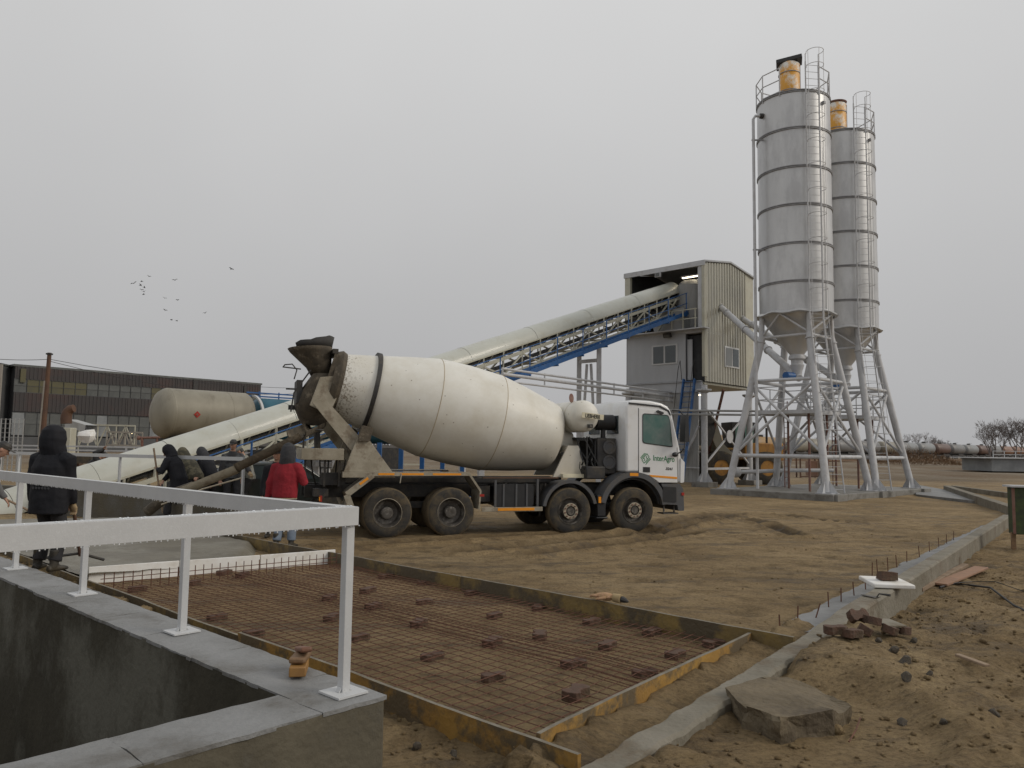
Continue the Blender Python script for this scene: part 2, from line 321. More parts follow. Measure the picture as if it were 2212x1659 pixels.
def hgt(x, y):
    MASK[0] = 0.0
    p = V((x, y)); a, b = pitc(p)
    if a < -.17 and b > .17 and a > -3.3 and y < 40: 
        return -2.6
    P3 = V((x, y, 0)); h = .03 * noise.noise(P3 * .35) + .014 * noise.noise(P3 * 1.1)
    far = max(0, min(1, (30 - y) / 10))
    k = p.dot(kn); t = p.dot(ka)
    inform = side(p, Q0, Q1) > 0 and side(p, Q1, Q2) > 0 and side(p, Q0, Q3) < 0
    if inform: return .045 + .012 * noise.noise(P3 * 3) + .006 * noise.noise(P3 * 9)
    h += far * (.006 * noise.noise(P3 * 3.1) + .008 * noise.noise(P3 * 7) + .009 * noise.noise(P3 * 13) - .012 * max(0, noise.noise(V((x * 1.5, y * 4.5, 4))) - .22))
    # heel marks
    q = noise.noise(P3 * 2.3 + V((9, 3, 0)))
    if q > .25: h -= far * (q - .25) * .10
    if k > -2.17 and t < 9.0: h = max(h, .175 + .02 * noise.noise(P3 * 6)) if t < 8.2 else h
    if k > -2.0:                                        # right of the kerb, broken ground
        h += .02 + .06 * noise.noise(P3 * 1.3 + V((5, 0, 0))) + .045 * noise.noise(P3 * 4.2) + .028 * noise.noise(P3 * 11)
        if t < 9.6: h += .12 * max(0, min(1, 1.2 - (k + 2.0) / 1.5)) * max(0, min(1, (9.3 - t) / 1.4))
        cs = (p - SLC).length
        if cs < 1.25: h = min(h, .15 + .02 * noise.noise(P3 * 5) + max(0, cs - .85) * .5)
        cst, _ = seg(p, V((3.3, 5.2)), V((4.6, 6.6)))
        if cst < .7: h += .0 * (1 - cst / .7) * (1 + noise.noise(P3 * 5))
    else:
        ds = -side(p, Q0, Q1)                          # outside of the right board
        if 0 <= ds < 1.1 and k < -2.25 and 3.6 < t < 8.6:
            h += max(0, .15 - ds * .30 + .05 * noise.noise(P3 * 2.2)) + .02 * noise.noise(P3 * 6)
        if k > -2.9 and t > 8.2: h += .03
        dn = side(p, Q0, Q3)
        if dn > 0 and dn < 2.5 and b < 14:             # churned soil by the pit wall
            h += .02 + .05 * noise.noise(P3 * 2.7) + .03 * noise.noise(P3 * 7) + .015 * noise.noise(P3 * 16)
            if y > 6: h += .08
    for pts, w_ in tracks:
        if y < 11 or y > 24: break
        for i in range(len(pts) - 1):
            d, tt = seg(p, pts[i], pts[i + 1])
            if d < w_ * 1.9:
                u = d / w_; MASK[0] = max(MASK[0], 1 - max(0, u - 1.0) / .9)
                h += (-.075 * (1 - u ** 4) if u < 1 else .06 * sin(pi * (u - 1) / .9))
                if u < .9: h += .012 * sin((p.x * .9 + p.y * .2) * 30)
                break
    for c, r_, a_ in ((G(1367, 1152).to_2d(), .55, .09), (G(1235, 1156).to_2d(), .5, .06), (G(1480, 1125).to_2d(), .9, .09)):
        d = (p - c).length
        if d < r_: MASK[0] = max(MASK[0], 1 - d / r_)
        if d < r_: h += a_ * (1 - d / r_) * (1 + .6 * noise.noise(P3 * 6))
    if y > 55: h += .25 * noise.noise(P3 * .05)
    return h
def axis_lines(lo, a, b, hi, st):
    o = []; x = a
    while x < b: o.append(x); x += st
    g = st; x = b
    while x < hi: o.append(x); g *= 1.09; x += g
    o.append(hi); g = st; x = a - st; l = []
    while x > lo: l.append(x); g *= 1.09; x -= g
    l.append(lo); return l[::-1] + o
xs = axis_lines(-2500, -9, 12, 2500, .075); ys = axis_lines(-60, 2.2, 19, 4000, .075)
g = MB(); nx = len(xs)
masks = []
for y in ys:
    for x in xs: g.v.append(V((x, y, hgt(x, y)))); masks.append(MASK[0])
g.f = [(j * nx + i, j * nx + i + 1, (j + 1) * nx + i + 1, (j + 1) * nx + i) for j in range(len(ys) - 1) for i in range(nx - 1)]; g.m = [0] * len(g.f)

def ground_mat():
    m = bpy.data.materials.new('wet_sand'); m.use_nodes = True; nt = m.node_tree; b = nt.nodes['Principled BSDF']
    tc = nd(nt, 'ShaderNodeTexCoord')
    def nz(sc, det=8, ro=.6, st=None):
        n = nd(nt, 'ShaderNodeTexNoise'); n.inputs['Scale'].default_value = sc; n.inputs['Detail'].default_value = det; n.inputs['Roughness'].default_value = ro
        if st:
            mp = nd(nt, 'ShaderNodeMapping'); mp.inputs['Scale'].default_value = st; nt.links.new(tc.outputs['Object'], mp.inputs[0]); nt.links.new(mp.outputs[0], n.inputs['Vector'])
        else: nt.links.new(tc.outputs['Object'], n.inputs['Vector'])
        return n.outputs[0]
    def ramp(src, stops):
        r = nd(nt, 'ShaderNodeValToRGB'); el = r.color_ramp.elements
        el[0].position, el[0].color = stops[0][0], (*stops[0][1], 1); el[1].position, el[1].color = stops[-1][0], (*stops[-1][1], 1)
        for p_, c_ in stops[1:-1]: q = el.new(p_); q.color = (*c_, 1)
        nt.links.new(src, r.inputs[0]); return r.outputs[0]
    def mixc(f, a, b_, bt='MIX'):
        x = nd(nt, 'ShaderNodeMix', data_type='RGBA', blend_type=bt)
        if isinstance(f, float): x.inputs[0].default_value = f
        else: nt.links.new(f, x.inputs[0])
        for i, s_ in ((6, a), (7, b_)):
            if isinstance(s_, tuple): x.inputs[i].default_value = (*s_, 1)
            else: nt.links.new(s_, x.inputs[i])
        return x.outputs[2]
    base = ramp(nz(.5), [(.3, (.245, .172, .088)), (.5, (.325, .235, .126)), (.7, (.41, .305, .172))])
    fine = ramp(nz(26, 6, .7), [(.32, (.50, .48, .45)), (.5, (.95, .95, .95)), (.7, (1.2, 1.2, 1.15))])
    c = mixc(.8, base, fine, 'MULTIPLY')
    mid = ramp(nz(3.2, 8, .65), [(.33, (.55, .52, .48)), (.52, (1, 1, 1)), (.7, (1.12, 1.12, 1.1))])
    c = mixc(.75, c, mid, 'MULTIPLY')
    wet = ramp(nz(1.1, 9, .75, (.45, 1.5, 1)), [(.52, (0, 0, 0)), (.62, (1, 1, 1))])
    c = mixc(wet, c, mixc(.6, c, (.055, .038, .022)))
    dash = ramp(nz(7.5, 5, .7, (.55, 1.6, 1)), [(.60, (0, 0, 0)), (.68, (1, 1, 1))])
    c = mixc(dash, c, mixc(.62, c, (.04, .028, .016)))
    grit = ramp(nz(60, 3, .6), [(.66, (0, 0, 0)), (.72, (1, 1, 1))])
    c = mixc(grit, c, mixc(.5, c, (.42, .36, .26)))
    at = nd(nt, 'ShaderNodeAttribute', attribute_name='track'); tn = nd(nt, 'ShaderNodeMath', operation='MULTIPLY'); nt.links.new(at.outputs['Fac'], tn.inputs[0]); tn.inputs[1].default_value = .75
    c = mixc(tn.outputs[0], c, mixc(.72, c, (.075, .050, .026)))
    # colour darkens with depth in the hollows of the relief
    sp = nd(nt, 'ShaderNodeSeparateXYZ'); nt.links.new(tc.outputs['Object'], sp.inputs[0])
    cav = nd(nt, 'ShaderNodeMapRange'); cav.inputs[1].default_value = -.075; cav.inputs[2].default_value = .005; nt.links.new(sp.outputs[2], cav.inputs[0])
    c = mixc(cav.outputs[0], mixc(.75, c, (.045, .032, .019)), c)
    # far field browner with grass tint
    fr = nd(nt, 'ShaderNodeMapRange'); fr.inputs[1].default_value = 42; fr.inputs[2].default_value = 75; nt.links.new(sp.outputs[1], fr.inputs[0])
    farc = ramp(nz(.09, 8, .7, (1, .4, 1)), [(.35, (.12, .075, .040)), (.5, (.17, .13, .085)), (.6, (.22, .185, .14)), (.72, (.10, .085, .04))])
    c = mixc(fr.outputs[0], c, farc)
    nt.links.new(c, b.inputs['Base Color'])
    rr = nd(nt, 'ShaderNodeMapRange'); rr.inputs[3].default_value = .92; rr.inputs[4].default_value = .55; nt.links.new(wet, rr.inputs[0]); nt.links.new(rr.outputs[0], b.inputs['Roughness'])
    b.inputs['Specular IOR Level'].default_value = .3
    bp = nd(nt, 'ShaderNodeBump'); bp.inputs['Strength'].default_value = 1.0; bp.inputs['Distance'].default_value = .05
    nt.links.new(nz(34, 10, .8), bp.inputs['Height'])
    bp2 = nd(nt, 'ShaderNodeBump'); bp2.inputs['Strength'].default_value = .7; bp2.inputs['Distance'].default_value = .045
    nt.links.new(nz(6.5, 8, .65, (.7, 1.5, 1)), bp2.inputs['Height']); nt.links.new(bp.outputs[0], bp2.inputs['Normal'])
    nt.links.new(bp2.outputs[0], b.inputs['Normal']); return m
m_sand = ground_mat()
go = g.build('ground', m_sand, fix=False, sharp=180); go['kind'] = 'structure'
at_ = go.data.attributes.new('track', 'FLOAT', 'POINT'); at_.data.foreach_set('value', masks)
def zg(p): return hgt(p[0], p[1])

# ------------------------------------------------------------------ pit wall
def PW(a, b, z): q = WC + s1 * a + s2 * b; return V((q.x, q.y, z))
WT = .70; WW = .36
def wavy(lst, amp, seed):                               # subdivide a plan polyline with a hand-cast wobble
    out = []
    for i in range(len(lst) - 1):
        (a0, b0), (a1, b1) = lst[i], lst[i + 1]; n = max(1, int(sqrt((a1 - a0) ** 2 + (b1 - b0) ** 2) / .08))
        for k in range(n):
            t = k / n; a = a0 + (a1 - a0) * t; b = b0 + (b1 - b0) * t
            q = noise.noise(V((a * 3 + seed, b * 3, 0))) * amp + noise.noise(V((a * 13 + seed, b * 13, 0))) * amp * .6
            out.append((a + (q if abs(b1 - b0) > abs(a1 - a0) else 0), b + (q if abs(b1 - b0) <= abs(a1 - a0) else 0)))
    out.append(lst[-1]); return out
pw = thing('pit_wall', 'cast concrete wall around the loading pit carrying the near white railing', 'wall', PW(0, 0, 0))
outer = wavy([(-3.2, 0), (-.02, 0)], .012, 1) + wavy([(0, .02), (0, 9.5)], .012, 2)
inner = wavy([(-3.2, WW), (-WW, WW)], .012, 3)[:-1] + wavy([(-WW, WW), (-WW, 9.5)], .015, 4)
def resample(pl, n):
    L = [0]
    for i in range(1, len(pl)): L.append(L[-1] + (V(pl[i]) - V(pl[i - 1])).length)
    o = []; j = 0
    for k in range(n):
        s = L[-1] * k / (n - 1)
        while j < len(L) - 2 and L[j + 1] < s: j += 1
        t = (s - L[j]) / max(1e-9, L[j + 1] - L[j]); o.append(V(pl[j]).lerp(V(pl[j + 1]), t))
    return o
outs = outer; body = MB(); top = MB()
# body faces
for pl, zb in ((outer, -.5), (inner, -2.7)):
    n = len(pl); vs = [PW(a, b, z) for z in (zb, -.9, -.3, .1, .4, WT - .012) for a, b in pl if True]
    rows = len(vs) // n
    for i, p in enumerate(vs):
        r_ = i // n
        if 0 < r_ < rows - 1: p += V((s1.x, s1.y, 0)) * .008 * noise.noise(p * 4)
    body.add(vs, [(r_ * n + i, r_ * n + i + 1, (r_ + 1) * n + i + 1, (r_ + 1) * n + i) for r_ in range(rows - 1) for i in range(n - 1)])
body.add([PW(-3.2, 0, -2.7), PW(-3.2, WW, -2.7), PW(-3.2, WW, WT - .012), PW(-3.2, 0, WT - .012)], [(0, 1, 2, 3)])
body.add([PW(0, 9.5, -2.7), PW(-WW, 9.5, -2.7), PW(-WW, 9.5, WT - .012), PW(0, 9.5, WT - .012)], [(0, 1, 2, 3)])
# pit stain material
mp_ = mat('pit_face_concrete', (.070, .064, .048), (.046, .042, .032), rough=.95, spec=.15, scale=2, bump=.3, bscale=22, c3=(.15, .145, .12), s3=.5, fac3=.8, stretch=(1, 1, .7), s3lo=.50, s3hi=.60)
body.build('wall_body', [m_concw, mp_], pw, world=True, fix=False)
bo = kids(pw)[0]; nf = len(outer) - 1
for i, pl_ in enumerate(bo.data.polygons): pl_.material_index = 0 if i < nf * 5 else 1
# top as slabs: sections along the wall separated by joints
def topsec(a0, b0, a1, b1, seed):
    m_ = MB(); na = max(2, int(abs(a1 - a0) / .06)); nb = max(2, int(abs(b1 - b0) / .06)); vs = []
    for j in range(nb + 1):
        for i in range(na + 1):
            a = a0 + (a1 - a0) * i / na; b = b0 + (b1 - b0) * j / nb; q = V((a * 9, b * 9, seed))
            edge = .004 if i in (0, na) or j in (0, nb) else 0
            jx = noise.noise(q) * .012; jy = noise.noise(q + V((3, 3, 3))) * .012
            vs.append(PW(a + jx * (i in (0, na)), b + jy * (j in (0, nb)), WT + .004 * noise.noise(q * .5) - edge))
    n1 = na + 1; m_.add(vs, [(j * n1 + i, j * n1 + i + 1, (j + 1) * n1 + i + 1, (j + 1) * n1 + i) for j in range(nb) for i in range(na)])
    rim = [j * n1 for j in range(nb + 1)]; loops = [[i for i in range(n1)], [nb * n1 + i for i in range(n1)], rim, [r_ + na for r_ in rim]]
    for lp in loops:
        t_ = [vs[i] for i in lp]; b_ = [p - V((0, 0, .02)) for p in t_]; k = len(lp)
        m_.add(t_ + b_, [(i, i + 1, k + i + 1, k + i) for i in range(k - 1)])
    return m_
tt = MB(); bs = [0, .50, 1.3, 2.0, 2.7, 3.4, 4.2, 5.0, 6.2, 7.6, 9.5]
def addm(a, b):
    o = len(a.v); a.v += b.v; a.f += [[o + i for i in f] for f in b.f]; a.m += b.m
for k in range(len(bs) - 1): addm(tt, topsec(-WW - .002, bs[k] + .0015 if k else -.002, .002, bs[k + 1] - .0015, k))
as_ = [-.362, -1.15, -2.1, -3.2]
for k in range(len(as_) - 1): addm(tt, topsec(as_[k + 1] + .0015, -.002, as_[k] - .0025, WW + .002, 30 + k))
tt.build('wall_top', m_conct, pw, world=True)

# ------------------------------------------------------------------ railings
def railing(name, label, posts, segs, ztop, zb, w=.045, h=.08, plate=.17, ang=0., drops=True):
    t = thing(name, label, 'railing', V(posts[0]))
    for p in posts:
        p = V(p); rm = Matrix.Rotation(ang, 3, 'Z')
        MB().box((p.x, p.y, (zb + ztop - .03) / 2 + .004), (w, w, ztop - .03 - zb - .01), rm).build('post', m_rail, t, world=True, bevel=.003)
        if plate:
            pm = MB(); pm.box((p.x, p.y, zb + .008), (plate, plate, .010), rm)
            for s_ in (0, 1):
                d = V((w / 2 + .02, 0, 0)); d.rotate(Matrix.Rotation(ang + s_ * pi, 3, 'Z'))
                pm.bar(V((p.x, p.y, zb + .013)) + d * .8, V((p.x, p.y, zb + .035)) + d * .5, .03, .006)
            pm.build('base_plate', m_rail, t, world=True)
    for a, b in segs:
        a = V(a); b = V(b); d = (b - a).normalized(); nrm = V((-d.y, d.x, 0)); m_ = MB()
        m_.bar(a + V((0, 0, ztop - h / 2)) + nrm * (w / 2 + .004), b + V((0, 0, ztop - h / 2)) + nrm * (w / 2 + .004), .007, h)
        m_.bar(a + V((0, 0, ztop - .002)) - nrm * .004, b + V((0, 0, ztop - .002)) - nrm * .004, w + .016, .007)
        m_.build('rail', m_rail, t, world=True)
    return t
ang = R(47.3)
P = [PW(-.14, .155 + 1.75 * k, 0) for k in range(5)]
ZR = 1.598
rl = railing('safety_railing', 'nearest white steel railing with a corner post, beaded with water drops', P + [PW(-.14 - 2.9, .155, 0)], [], ZR, WT, ang=ang)
# rails: back leg with the flange turned to the pit, front leg turned to the camera
m_ = MB(); A = P[0]; B = PW(-.14, 9.3, 0); d = V((s2.x, s2.y, 0)); n_ = V((s1.x, s1.y, 0))
m_.bar(A - d * .03 - n_ * .028 + UZ * (ZR - .042), B - n_ * .028 + UZ * (ZR - .042), .007, .08); m_.bar(A - d * .03 + UZ * (ZR - .001), B + UZ * (ZR - .001), .063, .007)
m_.build('rail', m_rail, rl, world=True)
m_ = MB(); Cc = PW(-.14 - 3.0, .155, 0)
m_.bar(A + n_ * .032 - d * .0345 + UZ * (ZR - .043), Cc - d * .0345 + UZ * (ZR - .043), .007, .088); m_.bar(A - n_ * .033 - d * .0 + UZ * (ZR + .001), Cc + UZ * (ZR + .001), .062, .006)
m_.build('rail', m_rail, rl, world=True)
dm = MB(); random.seed(3)
for k in range(105):
    t = k / 105 * 2.9 + random.uniform(-.013, .013)
    dm.blob(A + n_ * (.032 - t) - d * .0345 + UZ * (ZR - .089 - random.uniform(0, .003)), (.0032, .0032, random.uniform(.0025, .006)), 6)
for k in range(150):
    t = k / 150 * 6 + random.uniform(-.018, .018)
    dm.blob(A - n_ * .028 + d * t + UZ * (ZR - .084 - random.uniform(0, .003)), (.0035, .0035, random.uniform(.003, .006)), 6)
for k in range(110):
    t = random.uniform(0, 2.9); dm.blob(A + n_ * (.03 - t) - d * random.uniform(-.02, .03) + UZ * (ZR + .005), (random.uniform(.004, .009), .006, .003), 6)
dr = dm.build('water_drop', m_ice, rl, world=True); dr['kind'] = 'stuff'

# far wall and its railing
fa, fb, fc = G(545, 1078, .7), G(255, 1060, .7), V((-17.4, 23.4, .7))
dw = (fc - fa).normalized(); nw = V((-dw.y, dw.x, 0))
fwl = MB(); fwl.bar(fa + dw * -.2 - UZ * .55 + nw * .15, fa + dw * 14 - UZ * .55 + nw * .15, .3, 1.1)
tag(fwl.build('far_pit_wall', m_concw, bevel=.01), 'low grey concrete wall on the far side of the wet slab, behind the workers', 'wall')
fr = thing('safety_railing', 'far white railing on the low concrete wall, crossing in front of the conveyor tube', 'railing', (fa.x, fa.y, 0))
pf = [fa + dw * (.15 + 4.15 * k) + nw * .15 for k in range(4)]
for p in pf: MB().box((p.x, p.y, 1.13), (.05, .05, .86), Matrix.Rotation(atan2(dw.y, dw.x), 3, 'Z')).build('post', m_rail, fr, world=True)
for zz in (1.58,):
    MB().bar(V((pf[0].x, pf[0].y, zz)), V((pf[0].x, pf[0].y, zz)) + dw * 14, .06, .08).build('rail', m_rail, fr, world=True)
p0, p1 = D(-60, 968, 34), D(650, 972, 30)
yr = thing('safety_railing', 'thin distant double rail across the yard behind the black coated worker', 'railing', (p0.x, p0.y, 0))
for k, dz in enumerate((0, -.16)):
    MB().bar(V((p0.x, p0.y, 1.72 + dz)), V((p1.x, p1.y, 1.72 + dz)), .06, .06).build('rail', m_leg, yr, world=True)
for k in range(5):
    q = p0.lerp(p1, (k + .5) / 5); MB().box((q.x, q.y, .83), (.06, .06, 1.7)).build('post', m_leg, yr, world=True)

# ------------------------------------------------------------------ formwork, mesh, pavers, wet slab
def board(label, a, b, z0, z1, th, mt, ragged=0, name='formwork_board'):
    a = V((a.x, a.y, 0)); b = V((b.x, b.y, 0)); L = (b - a).length; d = (b - a) / L; nn = V((-d.y, d.x, 0)); n = int(L / .15)
    m_ = MB(); vs = []
    for i in range(n + 1):
        s_ = L * i / n; c = a + d * s_ + nn * (.012 * sin(s_ * 1.7) + .004 * noise.noise(V((s_ * 3, 1, 0))))
        zt = z1 + .006 * noise.noise(V((s_ * 2, 5, 0)))
        vs += [c - nn * th / 2 + UZ * z0, c + nn * th / 2 + UZ * z0, c + nn * th / 2 + UZ * zt, c - nn * th / 2 + UZ * zt]
    fs = []
    for i in range(n):
        for k in range(4): fs.append((i * 4 + k, i * 4 + (k + 1) % 4, i * 4 + 4 + (k + 1) % 4, i * 4 + 4 + k))
    fs += [(0, 1, 2, 3), (n * 4 + 3, n * 4 + 2, n * 4 + 1, n * 4)]
    m_.add(vs, fs); m_.m = [1 if (k % 4 == 2 and k < n * 4) else 0 for k in range(len(fs))]
    return tag(m_.build(name, [mt, m_formtop]), label, 'board', 'formwork boards around the slab bay')
dn = (Q3 - Q0).normalized()
board('orange stained board between the pit wall and the rebar mesh, its near end sticking out', Q0 - dn * .34, Q0 + dn * 3.6, -.12, .20, .03, m_form)
board('muddy thin board beyond the corner post, running on toward the black coated worker', Q0 + dn * 3.62, FN, -.1, .17, .028, m_formd)
board('bright yellow board with cement drips on the right end of the mesh bay', Q0 + (Q1 - Q0) * .012, Q1 + (Q1 - Q0) * -.006, -.1, .215, .032, m_form)
df = (Q2 - Q1).normalized()
board('wet yellow brown board behind the mesh with a knit glove on it, meeting the kerb', Q1 - df * .42, Q1 + df * 4.0, -.1, .24, .035, m_formd)
board('grey brown board behind the mesh leading to the foam strip', Q1 + df * 4.02, Q2 + df * .5, -.1, .235, .035, m_formd)
board('dark wet board along the poured slab below the man in red', Q2 + df * .52, FA, -.1, .23, .035, m_formd)
mm = MB()
def qd(u, v): a = Q0.lerp(Q1, u); b = Q3.lerp(Q2, u); return a.lerp(b, v)
def wire(u0, v0, u1, v1, z, n, r):
    pts = []
    for i in range(n + 1):
        t = i / n; q = qd(u0 + (u1 - u0) * t, v0 + (v1 - v0) * t)
        pts.append(V((q.x, q.y, z + .018 * noise.noise(V((q.x * 1.1, q.y * 1.1, z))))))
    mm.path(pts, r, 4)
for k in range(1, 27): u = k / 27; wire(u, .012, u, .965 if k % 2 else .985, .098, 30, .0036)
for k in range(1, 62): v = k / 62; wire(.012, v, .985 if k > 3 else .9, v, .107, 14, .0036)
for k in range(1, 30): v = .46 + k * .0045 + .002 * (k % 2); 
for k in range(1, 7): u = k / 7 * .2 + .42; wire(u, .02, u + .004, .98, .112, 20, .004)
# upturned end behind the foam strip
for k in range(1, 31):
    q = qd(k / 31, .975); mm.bar((q.x, q.y, .05), (q.x, q.y, .27), .009)
for z in (.14, .2): a, b = qd(.02, .975), qd(.97, .975); mm.bar((a.x, a.y, z), (b.x, b.y, z), .009)
tag(mm.build('rebar_mesh', m_rebar), 'rusty welded rebar mesh laid on sand inside the board frame', 'rebar mesh')
# interlocking pavers used as spacers
def paver_mb(c=V((0, 0, 0)), s=1.):
    pts = [(-.10, -.055), (-.065, -.07), (-.025, -.045), (.025, -.045), (.065, -.07), (.10, -.055), (.115, 0), (.10, .055), (.065, .07), (.025, .045), (-.025, .045), (-.065, .07), (-.10, .055), (-.115, 0)]
    return MB().prism([(a * s, b * s) for a, b in pts], lambda a, b, t: c + V((a, b, t)), 0, .07 * s)
pv0 = None
c10 = [(270, 175), (440, 205), (655, 250), (190, 240), (440, 290), (215, 310), (940, 315), (750, 352), (415, 388), (1180, 380), (1445, 425), (950, 442), (740, 472), (1250, 487), (1720, 478), (150, 452), (475, 537), (1550, 527), (1100, 572), (1415, 612), (745, 628), (1110, 705), (30, 362), (20, 272)]
c10 = [((1300 + a / 1.106) * .54, (2150 + b / 1.106) * .54) for a, b in c10] + [((a / 1.3825) * .54, (1900 + b / 1.3825) * .54) for a, b in ((1070, 602), (760, 637), (1240, 545), (1340, 560), (1450, 500), (1400, 885), (1200, 795))]
pvl = ['red brown spacer paver under the mesh']
c10.sort(key=lambda q: -q[1])
for i, (a, b) in enumerate(c10):
    q = G(a, b + 3, .04); o = paver_mb().build('paver_block', m_paver, bevel=.004) if pv0 is None else copy_tree(pv0)
    if pv0 is None: pv0 = o
    sc = random.uniform(.84, .98) if i else 1.05
    move(o, (q.x, q.y, .03), random.uniform(-.6, .6) + .9, sc * 1.08); o.scale.z = sc * 1.15
    tag(o, 'red brown interlocking paver propped under the rebar mesh' if i else 'largest red brown paver, by the yellow board end, with mesh wires stopping at it', 'paver', 'pavers spacing up the rebar mesh')
    if i == 0: del o['group']
pv0b = None
# foam strip
def fstrip(a, b, label):
    a = G(*a, .05); b = G(*b, .05); d = (b - a); d.z = 0; m_ = MB(); a.z = .03; b.z = .03
    m_.bar(a + UZ * .115, b + UZ * .115, .03, .23); return tag(m_.build('foam_strip', m_foam, bevel=.004), label, 'foam strip', 'white foam strips standing behind the rebar')
fstrip((190, 1260), (385, 1244), 'leftmost white foam strip standing between mesh and wet slab')
fstrip((387, 1244), (560, 1230), 'middle white foam strip with a small notch, behind the upturned wires')
fstrip((562, 1230), (723, 1216), 'rightmost white foam strip ending at the dark board')
q = G(813, 1209, .2); mb_ = MB(); mb_.box((q.x, q.y + .2, zg(q) + .03), (.25, .08, .03), Matrix.Rotation(.3, 3, 'Z')); tag(mb_.build('foam_scrap', m_foam, bevel=.006), 'scrap of white foam on the sand behind the far board', 'foam scrap')
# wet slab
ws = MB(); vs = []; NA, NB = 60, 110
L1 = (Q2 - Q3)
for j in range(NB + 1):
    for i in range(NA + 1):
        u = i / NA; v = j / NB
        a = Q3 + dn * .45 + dn * 9.5 * v; b = Q2 + df * .35 + df * 8.3 * v
        q = a.lerp(b, .012 + u * .976)
        # tongue-shaped front: the right end of the pour stops short
        edge = max(0, (u - .50) / .5); hh = .175 - .02 * noise.noise(V((q.x * 1.5, q.y * 1.5, 0))) + .012 * noise.noise(V((q.x * 5, q.y * 5, 2)))
        fr_ = v * 9.0 - 2.4 * edge ** 1.5 
        k = max(0., min(1., fr_ / .5 + .5 if edge > 0 else 1)); k = k * k * (3 - 2 * k)
        vs.append(V((q.x, q.y, .02 + (hh - .02) * k - (0 if k > 0.02 else .03))))
n1 = NA + 1
ws.add(vs, [(j * n1 + i, j * n1 + i + 1, (j + 1) * n1 + i + 1, (j + 1) * n1 + i) for j in range(NB) for i in range(NA)])
tag(ws.build('wet_concrete', m_wet, fix=False, sharp=180), 'freshly poured grey concrete spreading beyond the white foam strips', 'wet concrete')

# ------------------------------------------------------------------ kerb
def KP(t, k, z): q = ka * t + kn * k; return V((q.x, q.y, z))
kb = MB(); vs = []; T0, T1 = 3.0, 24.9; n = 420
for i in range(n + 1):
    t = T0 + (T1 - T0) * i / n; rgh = max(0, min(1, (8.8 - t) / 1.5)); a = .012 * noise.noise(V((t * 3, 0, 0))) + rgh * (.012 * noise.noise(V((t * 5, 7, 0))) + .014 * noise.noise(V((t * 14, 7, 0))))
    b = .006 * noise.noise(V((t * 2, 9, 0))) + rgh * (.010 * noise.noise(V((t * 6, 17, 0))) + .018 * noise.noise(V((t * 15, 17, 0))))
    zt = .30 - rgh * (.055 + .02 * noise.noise(V((t * 3, 3, 3)))); kl = -2.25 + rgh * .0; kr = -2.03 - rgh * .02
    vs += [KP(t, kl - .03, -.2), KP(t, kl + a, zt - .02), KP(t, kl + .02 + a, zt + b * .3), KP(t, kr - .02 + b, zt + .003), KP(t, kr + b, zt - .02), KP(t, kr + b * .5, -.2)]
fs = [(i * 6 + k, i * 6 + k + 1, i * 6 + 7 + k, i * 6 + 6 + k) for i in range(n) for k in range(5)] + [(0, 1, 2, 3, 4, 5), tuple(n * 6 + k for k in (5, 4, 3, 2, 1, 0))]
kb.add(vs, fs)
tag(kb.build('kerb', m_kerb, fix=True), 'long rough concrete kerb running from the bottom edge up to the right, capped pale', 'kerb')
ft = MB(); vs = []; n = 150
for i in range(n + 1):
    t = 8.15 + (23.6 - 8.15) * i / n; k0 = -2.82 + .10 * noise.noise(V((t * 1.2, 4, 0))) + .05 * noise.noise(V((t * 4, 4, 0))) + (.2 if i < 4 else 0)
    k0 += .12 * max(0, (t - 11) / 8); vs += [KP(t, k0, .0), KP(t, k0 + .04, .075), KP(t, -2.23, .16)]
ft.add(vs, [(i * 3 + k, i * 3 + k + 1, i * 3 + 4 + k, i * 3 + 3 + k) for i in range(n) for k in range(2)])
tag(ft.build('kerb_footing', m_conct, fix=True), 'flush wet grey concrete footing strip with rusty rods, left of the kerb', 'footing')
rods = [(1685, 1365), (1723, 1344), (1762, 1336), (1790, 1310), (1817, 1300), (1845, 1287), (1870, 1274), (1884, 1240), (1895, 1232), (1918, 1228), (1937, 1222), (1959, 1213), (1986, 1200), (2008, 1190), (2028, 1180), (2045, 1172), (2060, 1165)]
r0 = None
for i, (a, b) in enumerate(rods):
    q = G(a, b, .1)
    if r0 is None: o = r0 = MB().tube((0, 0, -.12), (0, 0, .17), .0075, 6).build('rebar_rod', m_rebar)
    else: o = copy_tree(r0)
    move(o, (q.x, q.y, .1)); o.rotation_euler = (random.uniform(-.08, .08), random.uniform(-.08, .08) + (.28 if i == 2 else 0), 0)
    tag(o, 'rusty rod standing in the grey footing strip along the kerb' if i != 2 else 'rusty rod leaning over, third from the board end of the footing', 'rebar rod', 'rusty rods standing along the kerb')
    if i == 2: del o['group']
# second kerb and slab at the back right
a, b = G(2186, 1103, .3), G(2045, 1049, .3)
k2 = MB(); k2.bar(a + V((.3, -.3, -.17)), b - UZ * .17, .3, .34); tag(k2.build('kerb', m_kerb, bevel=.015), 'back kerb turning left from the dark cabinet toward the silo pad', 'kerb')
a, b = G(2200, 1078, .2), G(2060, 1050, .2)
k3 = MB(); k3.bar(a + V((1.5, -.3, -.1)), b - UZ * .1, .25, .25); tag(k3.build('kerb', m_kerb, bevel=.015), 'lower outer kerb piece in the grass behind the cabinet', 'kerb')
sl_ = MB(); pts = [G(*p, .09) for p in ((1978, 1068), (2112, 1083), (2052, 1060), (1985, 1048))]
sl_.prism([(p.x, p.y) for p in pts], lambda a, b, t: V((a, b, t)), -.1, .10); tag(sl_.build('concrete_slab', m_conct), 'pale grey concrete path slab right of the silo pad', 'slab')

